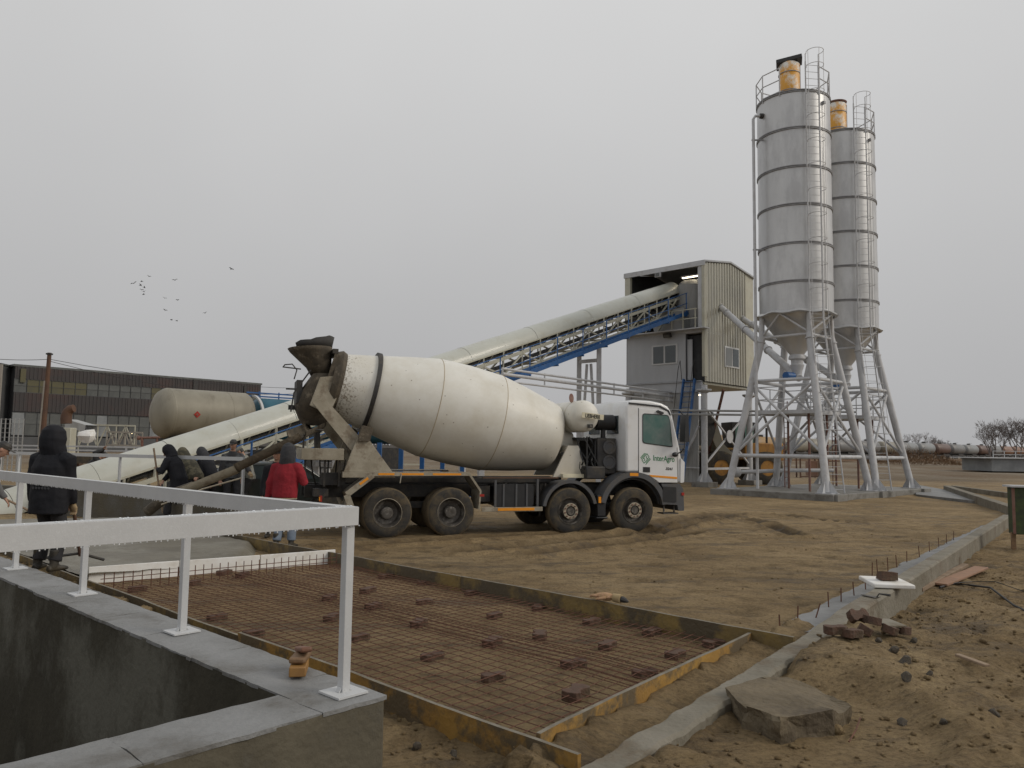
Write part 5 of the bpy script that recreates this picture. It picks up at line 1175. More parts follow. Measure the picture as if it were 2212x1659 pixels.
for c in cr4:
    l_ = MB().path([LP(c, .28), LP(c, 7.0)], .155, 16); l_.path([LP(c, 6.85), LP(c, 7.92)], .12, 12); l_.lathe([(-.02, .2), (.03, .2)], LP(c, 6.75), LP(c, 7) - LP(c, 6), 14)
    for dx, dy in ((1, 0), (-1, 0), (0, 1), (0, -1)):
        x, y = c[0] * HB, c[1] * HB; l_.add([(x + dx * .12, y + dy * .12, .27), (x + dx * .42, y + dy * .42, .27), (x + dx * .42, y + dy * .42, .33), (x + dx * .10 - c[0] * .05, y + dy * .10 - c[1] * .05, .80)], [(0, 1, 2, 3)])
    l_.box((c[0] * HB, c[1] * HB, .275), (.7, .7, .02)); l_.build('leg', m_leg, sil)
rg = MB()
for i in range(4):
    a, b = cr4[i], cr4[(i + 1) % 4]
    for z, r_ in ((1.72, .085), (5.0, .075)): rg.path([LP(a, z), LP(b, z)], r_, 10)
    MB().path([LP(a, 6.95), LP(b, 6.95)], .06, 10).build('upper_beam', m_leg, sil)
    rg.path([LP(a, 1.85), LP(b, 4.9)], .06, 8); rg.path([LP(b, 1.85), LP(a, 4.9)], .06, 8)
    tb_r = MB(); mid = (LP(a, 7.95) + LP(b, 7.95)) / 2; mid = V((mid.x * 1.47, mid.y * 1.47, 7.86)); tb_r.path([LP(a, 7.0), mid, LP(b, 7.0)], .05, 8); tb_r.build('hopper_brace', m_leg, sil)
rg.build('bracing', m_leg, sil)
pf_ = MB(); z = 3.62
pf_.box((0, 0, z), (2.6, 2.6, .10)); 
for s_ in (-1, 1): pf_.box((0, 1.3 * s_, z), (2.7, .08, .16)); pf_.box((1.3 * s_, 0, z), (.08, 2.7, .16))
pf_.build('platform', m_leg, sil); pr_ = MB()
for dz in (.55, 1.1):
    for i in range(4): a, b = cr4[i], cr4[(i + 1) % 4]; pr_.path([V((a[0] * 1.3, a[1] * 1.3, z + dz)), V((b[0] * 1.3, b[1] * 1.3, z + dz))], .024, 6)
for c in cr4 + [(0, -1), (1, 0), (0, 1), (-1, 0)]: pr_.path([V((c[0] * 1.3, c[1] * 1.3, z)), V((c[0] * 1.3, c[1] * 1.3, z + 1.1))], .024, 6)
pr_.build('platform_railing', m_leg, sil)
pl2 = MB()
for c in ((-.9, -.9), (.9, .9), (.9, -.9)): pl2.bar((c[0], c[1], .25), (c[0], c[1], z), .075)
for x in (.5, .85): pl2.bar((x, .9, .3), (x, .9, z + .6), .035)
for k in range(14): pl2.bar((.5, .9, .5 + .25 * k), (.85, .9, .5 + .25 * k), .022)
pl2.build('platform_ladder', m_rustleg, sil)
# top railing, filter, caged ladder
tr = MB(); N = 10; RT = RS + .02
lad_az = atan2(-SC1.y, -SC1.x) + R(27) - SA
def pol(r, a, z): return V((r * cos(a), r * sin(a), z))
pa = [lad_az + R(15) + 2 * pi * k / N * (.92) for k in range(N)]
for a in pa: tr.path([pol(RT, a, ZT - .15), pol(RT, a, ZT + 1.12)], .026, 6)
for dz in (.05, .58, 1.12):
    for a, b in zip(pa[:-1], pa[1:]): tr.path([pol(RT, a, ZT + dz), pol(RT, b, ZT + dz)], .024, 6)
tr.build('top_railing', m_leg, sil)
fx = MB().lathe([(ZT + .15, .46), (ZT + 1.85, .46), (ZT + 1.92, .40), (ZT + 1.92, 0)], (0, 0, 0), Z_, 36); fx.v = [p + V((-.1, .1, 0)) for p in fx.v]; fxo = fx.build('dust_filter', m_filty, sil, sharp=50)
fb_ = MB()
for z in (ZT + .55, ZT + 1.4): fb_.lathe([(0, .465), (0, .485), (.03, .485), (.03, .465)], (-.1, .1, z), Z_, 36)
fb_.bar((-.1 + .12, -.365, ZT + .2), (-.1 + .12, -.365, ZT + 1.8), .03, .015) ; fb_.build('filter_band', m_ringst, fxo)
ltop = ZT + 1.15
def ladder(par, pts, w_, zs_cage, az):
    t_ = pol(1, az + pi / 2, 0); r_ = MB(); ru = MB()
    for s_ in (-1, 1): r_.path([p + t_ * (w_ / 2 * s_) for p in pts], .030, 6)
    for a, b in zip(pts[:-1], pts[1:]):
        L = (b - a).length; n = int(L / .30)
        for k in range(n): q = a.lerp(b, (k + .5) / n); ru.path([q - t_ * w_ / 2, q + t_ * w_ / 2], .011, 5)
    lo = r_.build('ladder', m_leg, par); ru.build('rung', m_leg, lo)
    cg = MB(); out = pol(1, az, 0); zz = pts[0].z; rows = []
    def at(z):
        for a, b in zip(pts[:-1], pts[1:]):
            if b.z <= z <= a.z or a.z <= z <= b.z: return a.lerp(b, (z - a.z) / (b.z - a.z))
        return pts[0] + V((0, 0, z - pts[0].z))
    for z in zs_cage:
        q = at(z); rows.append([q + t_ * (.36 * cos(R(a))) + out * (.36 + .36 * sin(R(a)) if True else 0) - out * .10 for a in range(-40, 221, 26)]); 
        rows[-1] = [q + t_ * (w_ / 2)] + rows[-1] + [q - t_ * (w_ / 2)]
        cg.path(rows[-1], .013, 5)
    for j in (3, 6, 9):
        cg.path([r[j] for r in rows], .011, 5)
    cg.build('safety_cage', m_leg, lo); return lo
zs = [ZT + 1.5, ZT + .85] + [ZT - .3 - 1.08 * k for k in range(9)] + [7.5 - .78 * k for k in range(7)]
zs = [z for z in zs if z > 2.6]
ladder(sil, [pol(RS + .20, lad_az, ltop), pol(RS + .20, lad_az, 7.6), pol(RS + 1.0, lad_az + R(8), .25)], .60, zs, lad_az)
hr_ = MB()
for s_ in (-1, 1):
    t_ = pol(1, lad_az + pi / 2, 0); hr_.path([pol(RS + .2, lad_az, ZT + 1.1) + t_ * .3 * s_, pol(RS + .2, lad_az, ZT + 1.5) + t_ * .3 * s_], .02, 6)
hr_.build('ladder_stile', m_leg, sil)
jn = MB(); jn.box(pol(RS + .05, lad_az + R(25), ZT - .5), (.12, .12, .12)); jn.path([pol(RS + .03, lad_az + R(23), ZT - .5), pol(RS + .03, lad_az + R(23), 8.0)], .014, 5); jn.build('junction_box', m_ringst, sil)
s2o = copy_tree(sil); s2o.location = SC2; s2o.scale = (1, 1, .985); s2o['label'] = 'farther grey steel silo partly hidden behind the nearer one, its yellow filter without lid'
lidm = MB(); lidm.box((0, 0, 0), (1.12, .8, .2)); lidm.v = [Matrix.Rotation(R(-64), 3, 'Z') @ Matrix.Rotation(R(-7), 3, 'Y') @ p + V((-.1, .1, ZT + 2.02)) for p in lidm.v]; lidm.build('filter_lid', m_black, fxo, bevel=.03)
ld2 = MB().lathe([(0, .47), (.06, .5), (.1, .3), (.12, 0)], (-.1, .1, ZT + 1.92), Z_, 30); 
for c in kids(s2o):
    if c.name.startswith('dust_filter'): ld2.build('filter_lid', m_rustleg, c)
# vent pipe of the near silo
vp = thing('vent_pipe', 'tall thin grey fill pipe standing along the left side of the near silo', 'pipe', (10.75, 34, 0))
x0_, y0_ = 10.72, 34.0
MB().path([(x0_ + .35, y0_, 17.0), (x0_ + .1, y0_, 17.0), (x0_, y0_, 16.85), (x0_, y0_, .3)], .065, 10).build('pipe', m_leg, vp, world=True)
for z in (15.88, 10.85): MB().bar((x0_ - .08, y0_, z), (x0_ + .45, y0_, z), .06).build('bracket', m_ringst, vp, world=True)
MB().tube((x0_ + .3, y0_, 17.0), (x0_ + .48, y0_, 17.0), .12, 10).build('coupling', m_dark, vp, world=True)
# screw conveyors
def screw(a, b, label):
    t = thing('screw_conveyor', label, 'screw conveyor', tuple(V((a.x, a.y, 0))), group='screw conveyors from silos to tower')
    d = (b - a).normalized(); L = (b - a).length
    MB().tube(a - d * .2, b, .165, 18).build('casing', m_leg, t, world=True)
    for s_ in (0, L * .33, L * .63, L * .9): MB().lathe([(0, .21), (.06, .21)], a + d * s_, d, 18).build('flange', m_leg, t, world=True)
    MB().tube(b - d * .05, b + d * .12, .19, 14).build('end_cap', m_greyl, t, world=True)
TWc = lambda x, y, z: MW[bt.name] @ V((x, y, z))
screw(SC1 + V((0, 0, 5.25)), TWc(1.75, -.05, 9.80), 'lower left screw tube climbing from the near silo to the corrugated wall')
screw(SC2 + V((0, 0, 5.25)), TWc(4.2, -.1, 9.45), 'upper right screw tube climbing from the far silo to the corrugated wall')
# pad
pd = MB(); cdir = (SC2 - SC1).normalized(); cn_ = V((cdir.y, -cdir.x, 0)); mid = (SC1 + SC2) / 2
def PP(a, b, z): q = SC1 + cdir * a + cn_ * b; return V((q.x, q.y, z))
pts = [(-2.75, -2.75), (7.7, -2.75), (7.7, 2.75), (-2.75, 2.75)]
pd.prism(pts, lambda a, b, t: PP(a, b, t), -.1, .25); pdo = tag(pd.build('silo_pad', m_pad, bevel=.02), 'raised concrete pad under both silos', 'concrete pad')
for a, b in ((-2.2, 2.2), (2.2, 2.2), (2.75, 2.2), (7.15, 2.2), (-2.2, -2.2)):
    o = MB().prism([(a - .45, b - .4), (a + .45, b - .4), (a + .45, b + .68), (a - .45, b + .68)], lambda x, y, t: PP(x, y, t), -.1, .262).build('footing_block', m_pad, pdo, bevel=.015)
pp = MB(); pp.path([D(1590, 1020, 37), D(1700, 1016, 37.5), D(1800, 1016, 38)], .09, 8); pp.blob(D(1590, 1020, 37), (.26, .26, .26), 12); tag(pp.build('air_pipe', m_leg), 'long low white pipe with a round end cap behind the near silo legs', 'pipe')
# pipe rack
pk = thing('pipe_rack', 'bundle of thin horizontal pipes running from behind the drum to the tower', 'pipe rack', tuple(D(1300, 1050, 38) * 1))
pk_ = pk; a_, b_ = D(1085, 815, 31), D(1470, 866, 43.5); a_.z = 4.85; b_.z = 4.85
for i, (dz, r_) in enumerate(((0, .07), (.22, .05), (-.28, .04))): MB().path([a_ + UZ * dz, b_ + UZ * dz], r_, 8).build('pipe', m_leg, pk, world=True)
for k in range(6): q = a_.lerp(b_, k / 5.5); MB().bar(q - UZ * .32, q + UZ * .28, .06).build('hanger', m_leg, pk, world=True)
pk2 = thing('pipe_rack', 'twin level pipes crossing behind the silo legs from the tower', 'pipe rack', tuple(D(1600, 1050, 42)))
a_, b_ = D(1440, 886, 41), D(1850, 886, 40)
for dz in (0, -.2): MB().path([V((a_.x, a_.y, 4.0 + dz)), V((b_.x, b_.y, 4.0 + dz))], .055, 8).build('pipe', m_greyl, pk2, world=True)
# ------------------------------------------------------------------ background left: warehouse
h0 = D(33, 791, 146); h0.z = 0; h1 = D(563, 832, 184); h1.z = 0
wa = thing('warehouse', 'long derelict brown clad warehouse with two glazed bands on the horizon', 'warehouse', tuple(h0), atan2(h1.y - h0.y, h1.x - h0.x))
WL = (h1 - h0).length; HZ = 16.0
w0 = MB(); w0.box((WL / 2, 12, 1.4), (WL, 24, 2.8)); w0.box((WL / 2, 12.1, 9.5), (WL - .4, 23.6, HZ - 2.8)); w0.build('wall', m_whg, wa)
def wband(z0, z1, name='cladding'):
    n = 60
    for s_ in range(5):
        m_ = MB(); a = WL * s_ / 5 + .02; b = WL * (s_ + 1) / 5 - .02; k = 0; pts = []; x = a
        while x < b: pts += [(x, -.0), (x + .3, -.0), (x + .35, -.08), (x + .65, -.08)]; x += .7
        pts.append((b, 0)); vs = []
        for q, h_ in pts: q = min(q, b); vs += [V((q, h_ - .12, z0)), V((q, h_ - .12, z1))]
        m_.add(vs, [(2 * i, 2 * i + 2, 2 * i + 3, 2 * i + 1) for i in range(len(pts) - 1)]); m_.build(name, m_wh, wa, fix=False, sharp=10)
wband(13.7, HZ); wband(7.5, 11.1)
random.seed(21)
wp0 = {}
def win_part(x, z, wd, ht, kind):
    key = (round(ht, 2),)
    if key not in wp0:
        f = MB()
        for s_ in (-1, 1): f.box((s_ * wd / 2, -.02, 0), (.10, .12, ht)); 
        f.box((0, -.02, ht / 2), (wd, .12, .08)); f.box((0, -.02, -ht / 2), (wd, .12, .10)); f.box((0, -.02, 0), (wd, .10, .06))
        fo = f.build('window', m_whg, wa); po_ = MB().box((0, .03, 0), (wd - .1, .03, ht - .1)).build('pane', m_pane, fo); wp0[key] = (fo, po_)
        o, p = fo, po_
    else:
        fo, po_ = wp0[key]; o = fo.copy(); COL.objects.link(o); o.parent = wa; p = po_.copy(); COL.objects.link(p); p.parent = o
    o.location = (x, -.05, z); p.material_slots[0].link = 'OBJECT'; p.material_slots[0].material = kind
    o.material_slots[0].link = 'OBJECT'; o.material_slots[0].material = m_whg
nW = 24
for i in range(nW):
    x = WL * (i + .5) / nW; k_ = m_paney if i in (1, 2, 3, 4, 5) or random.random() < .06 else m_pane
    if i == 17: k_ = m_black
    win_part(x, 12.4, WL / nW, 2.5, k_)
    k_ = m_panew if i in (0, 7, 12) else (m_pane if random.random() < .8 else m_dark); win_part(x, 5.2, WL / nW, 4.3, k_)
db = MB(); db.box((35.0, -.25, 14.9), (1.0, .3, 2.4)); db.box((47, -.2, 14.5), (.7, .3, 2.0)); db.build('vent_shaft', m_dark, wa)
MB().box((1.3, -.3, 14.3), (.9, .3, 2.6)).build('light_panel', m_paney, wa)
MB().box((WL / 2, 12, HZ + .2), (WL + .6, 24.4, .4)).build('roof', m_pane, wa)
for px, c in ((290, m_lampw), (535, m_lampw)):
    q = MW[wa.name].inverted() @ D(px, 932, 160); 
    lo_ = MB().blob((q.x, -1.4, 3.9), (.28, .28, .18), 8).build('yard_lamp', c, wa); MB().bar((q.x, -1.4, 4.05), (q.x, -.2, 4.3), .06).build('lamp_arm', m_dark, lo_)
la = thing('warehouse_annex', 'tall dark grey gable block at the left end of the brown warehouse', 'building', (h0.x - 18, h0.y - 6, 0), R(10))
MB().box((6.5, 9, 8), (21, 16, 16.1)).build('wall', m_whg, la); MB().box((17.1, 1.0, 8), (.5, .5, 16.2)).build('downpipe', m_whpole, la); MB().box((6.5, .92, 4.4), (16, .2, 8.0)).build('dark_door', m_dark, la)
MB().box((6.5, 9, 16.2), (21.4, 16.4, .3)).build('roof', m_pane, la)
# pole and wires
pb = D(90, 965, 60); pb.z = 0; pl_ = thing('utility_pole', 'leaning rust brown utility pole left of the storage tank', 'pole', tuple(pb))
ptop = D(107, 762, 60); MB().path([pb, ptop], [.22, .15], 10).build('pole_shaft', m_rustpole, pl_, world=True)
MB().bar(pb + V((-.22, -.1, .1)), ptop + V((-.16, -.1, -2.2)), .12, .12).build('pale_strip', m_whpole, pl_, world=True); MB().box(ptop - UZ * .1, (.36, .36, .12)).build('cap', m_dark, pl_, world=True)
def wire_(a, b, sag, label, r=.02):
    m_ = MB(); m_.path([a.lerp(b, k / 12) - UZ * (sag * 4 * (k / 12) * (1 - k / 12)) for k in range(13)], r, 4); tag(m_.build('power_cable', m_cable), label, 'cable')
wtop = D(107, 776, 60); wire_(wtop, D(700, 838, 95), .7, 'upper overhead cable running right from the utility pole'); wire_(wtop - UZ * .15, D(690, 846, 95), 1.2, 'lower overhead cable running right from the utility pole')
wire_(wtop, D(-40, 773, 55), .1, 'overhead cable running left from the utility pole to the picture edge')
# storage tank (beige) and blue tank wagon
tA = D(352, 892, 42); tdir = V((cos(R(47)), sin(R(47)), 0)); 
st_ = thing('storage_tank', 'large beige horizontal tank with a domed end above the conveyor tube', 'tank', (tA.x, tA.y, 0))
tm = MB(); RTK = 1.37; tm.lathe([(-.52, 0), (-.50, .4), (-.40, .85), (-.22, 1.18), (0, 1.33), (.1, RTK), (2.2, RTK), (3.4, RTK), (4.6, RTK), (4.75, RTK - .1), (4.8, 0)], V((tA.x, tA.y, 3.52)), tdir, 56); tmo = tm.build('shell', m_tankb, st_, world=True, sharp=60)
for s_, r_ in ((.12, .01), (3.4, .01)): MB().lathe([(0, RTK + .0), (0, RTK + r_), (.07, RTK + r_), (.07, RTK)], V((tA.x, tA.y, 3.52)) + tdir * s_, tdir, 56, cap=False).build('weld_band', m_tankb, tmo, world=True)
dq = V((tA.x, tA.y, 3.52)) + tdir * 1.3 + V((.92, -.92, 0)).normalized() * (RTK + .02) + UZ * -.05
rz = Matrix.Rotation(R(47), 3, 'Z'); MB().box(dq, (.26, .02, .26), rz @ Matrix.Rotation(R(45), 3, 'Y')).build('hazard_diamond', m_red, tmo, world=True)
MB().box(dq + V((.01, -.012, .0)), (.10, .02, .10), rz @ Matrix.Rotation(R(45), 3, 'Y')).build('hazard_mark', m_rustleg, tmo, world=True)
tf = MB(); 
for s_ in (.6, 3.6): c = V((tA.x, tA.y, 1.1)) + tdir * s_; tf.box(c, (1.0, 2.0, 2.2), rz)
tf.build('saddle', m_dark, st_, world=True)
tp = MB(); a = D(300, 946, 41); b = D(345, 945, 41); tp.path([a, b], .06, 8); tp.path([D(307, 946, 41), D(307, 990, 41)], .07, 8); tp.path([D(340, 946, 41), D(336, 985, 41)], .05, 8); tp.blob(a, (.12, .12, .12), 8); tp.build('valve_pipe', m_rustleg, st_, world=True)
bA = V((tA.x, tA.y, 0)) + tdir * 5.6
bt_ = thing('blue_tank', 'dark teal blue tank with blue roof pipes right behind the beige tank', 'tank', tuple(bA))
bt2 = MB().lathe([(-.3, 0), (-.25, .9), (0, 1.3), (12, 1.3), (12.3, 0)], V((bA.x, bA.y, 3.35)), tdir, 40); bt2.build('shell', m_bluetank, bt_, world=True, sharp=60)
MB().lathe([(0, 1.31), (0, 1.42), (.14, 1.42), (.14, 1.31)], V((bA.x, bA.y, 3.4)) - tdir * .5, tdir, 40, cap=False).build('white_hoop', m_rail, bt_, world=True)
bp_ = MB()
for dz in (4.75, 4.95): bp_.bar(V((bA.x, bA.y, dz)) - tdir * .8, V((bA.x, bA.y, dz)) + tdir * 11, .08)
for k in range(9): q = V((bA.x, bA.y, 4.6)) + tdir * (k * 1.3); bp_.bar(q, q + UZ * .45, .06)
bp_.blob(V((bA.x, bA.y, 5.1)) + tdir * 6.5, (.5, .5, .2), 12); bp_.build('roof_pipe', m_blue, bt_, world=True)
MB().box(V((bA.x, bA.y, 1.0)) + tdir * 5, (10, 2.2, 1.6), rz).build('underframe', m_dark, bt_, world=True)
# yard clutter
vb = D(147, 925, 36); vb.z = 0; vpz = thing('vent_stack', 'pale box stack with a bent rusty elbow pipe behind the hooded worker', 'vent pipe', tuple(vb))
MB().box((vb.x, vb.y, 1.5), (.55, .5, 2.1)).build('stack_box', m_cream, vpz, world=True, bevel=.03)
MB().path([D(143, 915, 36), D(143, 900, 36), D(146, 890, 36), D(152, 884, 36), D(160, 882, 36)], [.24, .24, .22, .2, .18], 12).build('elbow', m_rustpole, vpz, world=True)
def lattice(a, b, hgt_, label, mt, r=.07):
    t = thing('steel_truss', label, 'truss', (a.x, a.y, 0)); m_ = MB(); n = 6
    m_.bar(a, b, r * 1.6); m_.bar(a - UZ * hgt_, b - UZ * hgt_, r * 1.6)
    for k in range(n + 1):
        p = a.lerp(b, k / n); m_.bar(p, p - UZ * hgt_, r)
        if k < n: q = a.lerp(b, (k + 1) / n); m_.bar(p if k % 2 else p - UZ * hgt_, q - UZ * hgt_ if k % 2 else q, r)
    for p in (a, b): m_.bar(p - UZ * hgt_, V((p.x, p.y, 0)), r)
    m_.build('lattice', mt, t, world=True)
lattice(D(172, 917, 58), D(292, 920, 58), 1.6, 'upper white steel truss stacked in the yard before the warehouse', m_cream)
lattice(D(232, 933, 54), D(308, 935, 54), .9, 'lower white steel truss stacked in front of the longer one', m_whpole)
rf_ = MB(); p = [D(140, 905, 52), D(185, 918, 52), D(183, 932, 52), D(140, 925, 52)]
rf_.add(p + [q + V((0, 1.5, 0)) for q in p], [(0, 1, 2, 3), (4, 7, 6, 5), (0, 4, 5, 1), (3, 2, 6, 7)]); tag(rf_.build('sheet_stack', m_greyl), 'tilted stack of grey roofing sheets behind the vent stack', 'sheet stack')
tb_ = MB().blob(D(190, 942, 50), (.6, .4, .4), 12, jit=.5); tag(tb_.build('white_tarp', m_foam), 'crumpled white tarp heap under the trusses', 'tarp')
random.seed(5)
for i, (px, py, c) in enumerate(((225, 955, m_stone), (170, 950, m_rustpole), (300, 957, m_dark), (262, 955, m_whpole))):
    q = D(px, py, 48 + i); q.z = 0; m_ = MB()
    for k in range(6): m_.box(q + V((random.uniform(-1.2, 1.2), random.uniform(-.5, .5), random.uniform(.1, .9))), (random.uniform(.4, 1.4), .5, random.uniform(.1, .5)), Matrix.Rotation(random.random(), 3, 'X'))
    tag(m_.build('scrap_heap', c), ['grey scrap heap right of the white tarp', 'rust brown scrap heap left of the tarp', 'dark scrap heap under the beige tank', 'pale timber heap under the trusses'][i], 'scrap heap')
fm_ = MB(); a = D(-30, 958, 45); b = D(48, 958, 45)
for k in range(9): p = a.lerp(b, k / 8); fm_.bar(V((p.x, p.y, 0)), V((p.x, p.y, 3.2)), .05)
for k in range(12): fm_.bar(V((a.x, a.y, .3 + k * .26)), V((b.x, b.y, .3 + k * .26)), .02)
tag(fm_.build('wire_fence', m_greyl), 'wire mesh fence panel at the far left edge', 'fence')

# ------------------------------------------------------------------ wheel loader behind the tower
LG = D(1562, 1050, 46); LG.z = 0
wl_ = thing('wheel_loader', 'dirty yellow wheel loader parked behind the tower columns', 'wheel loader', tuple(LG), R(8))
def LW(x, z, r=.95):
    for y in (-.95, .95): 
        o = MB().lathe([(-.3, .45), (-.32, .75), (-.22, r), (.22, r), (.32, .75), (.3, .45)], (x, y, z), Y_, 32, cap=False).build('wheel', m_tyre, wl_); MB().lathe([(-.26, 0), (-.26, .46), (.26, .46), (.26, 0)], (x, y, z), Y_, 20).build('rim', m_yellow, o)
LW(-.6, .95); LW(2.2, .95)
b_ = MB(); b_.box((2.2, 0, 1.9), (2.4, 1.6, 1.0)); b_.box((-.3, 0, 1.3), (1.6, 1.0, .8)); b_.build('body', m_yellow, wl_, bevel=.06)
c_ = MB(); c_.prism([(.35, 2.1), (.2, 3.6), (1.7, 3.6), (1.9, 2.1)], lambda a, b, t: V((a, t, b)), -.75, .75); c_.build('cab', m_dark, wl_, bevel=.04)
for a, b in ((.45, .95), (1.05, 1.55)): MB().prism([(a, 2.4), (a, 3.4), (b, 3.4), (b, 2.4)], lambda x, y, t: V((x, t, y)), -.78, -.76).build('window', mat('loader_glass', (.12, .24, .20), (.2, .3, .27), rough=.1), wl_)
a_ = MB(); a_.prism([(.6, 1.5), (-.6, 1.9), (-1.4, 3.6), (-.7, 3.8), (-.2, 2.3)], lambda a, b, t: V((a, t, b)), -.65, -.4); a_.prism([(.6, 1.5), (-.6, 1.9), (-1.4, 3.6), (-.7, 3.8), (-.2, 2.3)], lambda a, b, t: V((a, t, b)), .4, .65); a_.build('lift_arm', m_tankb, wl_, bevel=.03)
bk = MB(); bk.prism([(-2.4, 2.2), (-1.3, 2.2), (-1.0, 3.0), (-1.1, 4.1), (-1.5, 4.2), (-2.2, 3.2)], lambda a, b, t: V((a, t, b)), -1.3, 1.3); bk.build('bucket', m_dark, wl_)
ex = MB(); ex.path([(2.6, -.3, 2.4), (2.6, -.3, 3.3)], .07, 8); ex.build('exhaust', m_dark, wl_)
og = G(1745, 1026, .2); oc = thing('cable_cage', 'small orange framed cage standing beyond the silo pad', 'cage', (og.x, og.y, 0))
m_ = MB()
for x in (-.7, .7):
    for y in (-.4, .4): m_.bar((x, y, 0), (x, y, 1.5), .09)
for z in (.1, 1.45): m_.bar((-.7, -.4, z), (.7, -.4, z), .08)
m_.build('frame', m_rustpole, oc); MB().box((.3, 0, .7), (.7, .6, 1.1)).build('orange_box', m_whtank[5], oc)

# ------------------------------------------------------------------ tank wagons
random.seed(9)
TS = V((49, 153, 0)); TD = V((cos(R(43)), sin(R(43)), 0))
def wagon():
    t = thing('tank_wagon', 'x', 'tank wagon', (0, 0, 0), 0, 'tank wagons in the distant train')
    MB().lathe([(-5.2, 0), (-5.15, .8), (-4.9, 1.35), (-4.6, 1.5), (4.6, 1.5), (4.9, 1.35), (5.15, .8), (5.2, 0)], (0, 0, 3.25), X_, 28).build('tank', m_whtank[0], t, sharp=60)
    d_ = MB(); d_.lathe([(0, .45), (.35, .45), (.4, .3), (.4, 0)], (0, 0, 4.7), Z_, 14); d_.bar((-1.6, 0, 4.9), (1.6, 0, 4.9), .5, .06); d_.bar((-1.6, -.5, 5.2), (1.6, -.5, 5.2), .05); d_.build('dome', m_dark, t)
    f = MB(); f.box((0, 0, 1.45), (11.4, 2.2, .3)); f.box((0, 0, 1.7), (1, 2.4, .5)); f.build('underframe', m_dark, t)
    w_ = MB()
    for x in (-4.4, -2.8, 2.8, 4.4):
        for y in (-.8, .8): w_.lathe([(-.07, 0), (-.07, .48), (.07, .48), (.07, 0)], (x, y, .95), Y_, 14)
    w_.build('bogie_wheels', m_dark, t); return t
w0_ = wagon(); cols = [1, 0, 0, 1, 1, 2, 2, 1, 3, 3, 4, 2, 3, 4, 2, 5, 5, 1, 2]
cn = ['ochre', 'cream', 'grey', 'pale', 'rust red', 'orange']
for i, c in enumerate(cols):
    o = w0_ if i == 0 else copy_tree(w0_); q = TS + TD * (12.3 * (i - 2)); move(o, (q.x, q.y, .1), R(43))
    for k_ in kids(o):
        if k_.name.startswith('tank'): k_.material_slots[0].link = 'OBJECT'; k_.material_slots[0].material = m_whtank[c]
    o['label'] = ('yellowest ochre tank wagon seen between the silo legs' if i == 2 else cn[['x', 0, 1, 2, 3, 4, 5].index(c) - 1 if False else c] + ' coloured tank wagon in the distant train' )
    o['group'] = cn[c] + ' tank wagons in the distant train'
    if i == 2: del o['group']
rl3 = MB(); a = TS - TD * 60; b = TS + TD * 260; nn = V((-TD.y, TD.x, 0)); vs = []
for p in (a, b): vs += [p - nn * 3.2, p - nn * 1.9 + UZ * .45, p + nn * 1.9 + UZ * .45, p + nn * 3.2]
rl3.add(vs, [(0, 1, 5, 4), (1, 2, 6, 5), (2, 3, 7, 6)]); o = rl3.build('railway_embankment', m_bush); o['kind'] = 'structure'
# pale block building with railing at the far right, brush heap
wb0 = G(2143, 1018, 0); wbd = thing('pump_house', 'low pale block house with a white roof railing at the far right', 'building', tuple(wb0), R(0))
MB().box((9, 3, .75), (18, 6, 1.5)).build('wall', m_panew, wbd); MB().box((8.6, 3, 1.55), (19.6, 6.8, .1)).build('roof_edge', m_rail, wbd)
m_ = MB()
for k in range(14): m_.bar((.2 + k * 1.3, .0, 1.6), (.2 + k * 1.3, .0, 2.35), .06)
for z in (1.95, 2.35): m_.bar((.2, 0, z), (17.5, 0, z), .06)
m_.build('roof_railing', m_rail, wbd)
bu = MB(); c = G(2065, 1008, 0); random.seed(4)
for k in range(2600):
    a = random.random() * 6.28; r_ = random.random() ** .5; x = cos(a) * r_ * 9; y = sin(a) * r_ * 4; h_ = 3.0 * (1 - r_ * r_) * random.uniform(.5, 1.05); p = V((c.x + x, c.y + 14 + y, h_ * random.random() ** .4)); d_ = V((random.uniform(-1, 1), random.uniform(-1, 1), random.uniform(.2, 1.3))).normalized()
    s_ = d_.cross(V((0, 1, .2))).normalized() * .035; bu.add([p - s_, p + s_, p + d_ * random.uniform(.4, .9)], [(0, 1, 2)])
tag(bu.build('brush_heap', m_bush, fix=False), 'reddish brown dry brush heap in front of the distant train', 'bush')
# bare trees
def tree(px, py_top, Y, label, spread=.5, dens=1, seed=0, group=None):
    random.seed(seed); base = D(px, 985, Y); base.z = 0; H_ = D(px, py_top, Y).z
    t = thing('bare_tree', label, 'tree', tuple(base), 0, group); tk_ = MB(); br_ = MB()
    def grow(p, d, L, r, lev):
        q = p + d * L; m_ = tk_ if lev < 2 else br_
        if lev < 4: m_.path([p, p.lerp(q, .5) + V((random.uniform(-1, 1), random.uniform(-1, 1), 0)) * L * .05, q], [r, r * .85, r * .65], 5 if lev < 2 else 3)
        else:
            s_ = d.cross(V((random.uniform(-1, 1), random.uniform(-1, 1), random.uniform(-1, 1)))).normalized() * max(r, .018); m_.add([p - s_, p + s_, q], [(0, 1, 2)])
        if lev >= 6: return
        for k in range(3 if lev < 5 else 4):
            nd_ = (d + V((random.uniform(-1, 1), random.uniform(-1, 1), random.uniform(-.25, .7))) * spread).normalized()
            grow(p.lerp(q, random.uniform(.45, 1)), nd_, L * random.uniform(.6, .82), r * .6, lev + 1)
    for k in range(dens):
        grow(V((random.uniform(-1, 1) * H_ * .12 * (dens - 1), random.uniform(-1, 1), 0)), V((random.uniform(-.2, .2), 0, 1)).normalized(), H_ * .42, H_ * .016, 0)
    tk_.build('trunk', m_bark, t); br_.build('crown', m_bark, t, fix=False)
tree(2200, 908, 120, 'large bushy bare tree at the right edge of the horizon', .8, 6, 3)
random.seed(2)
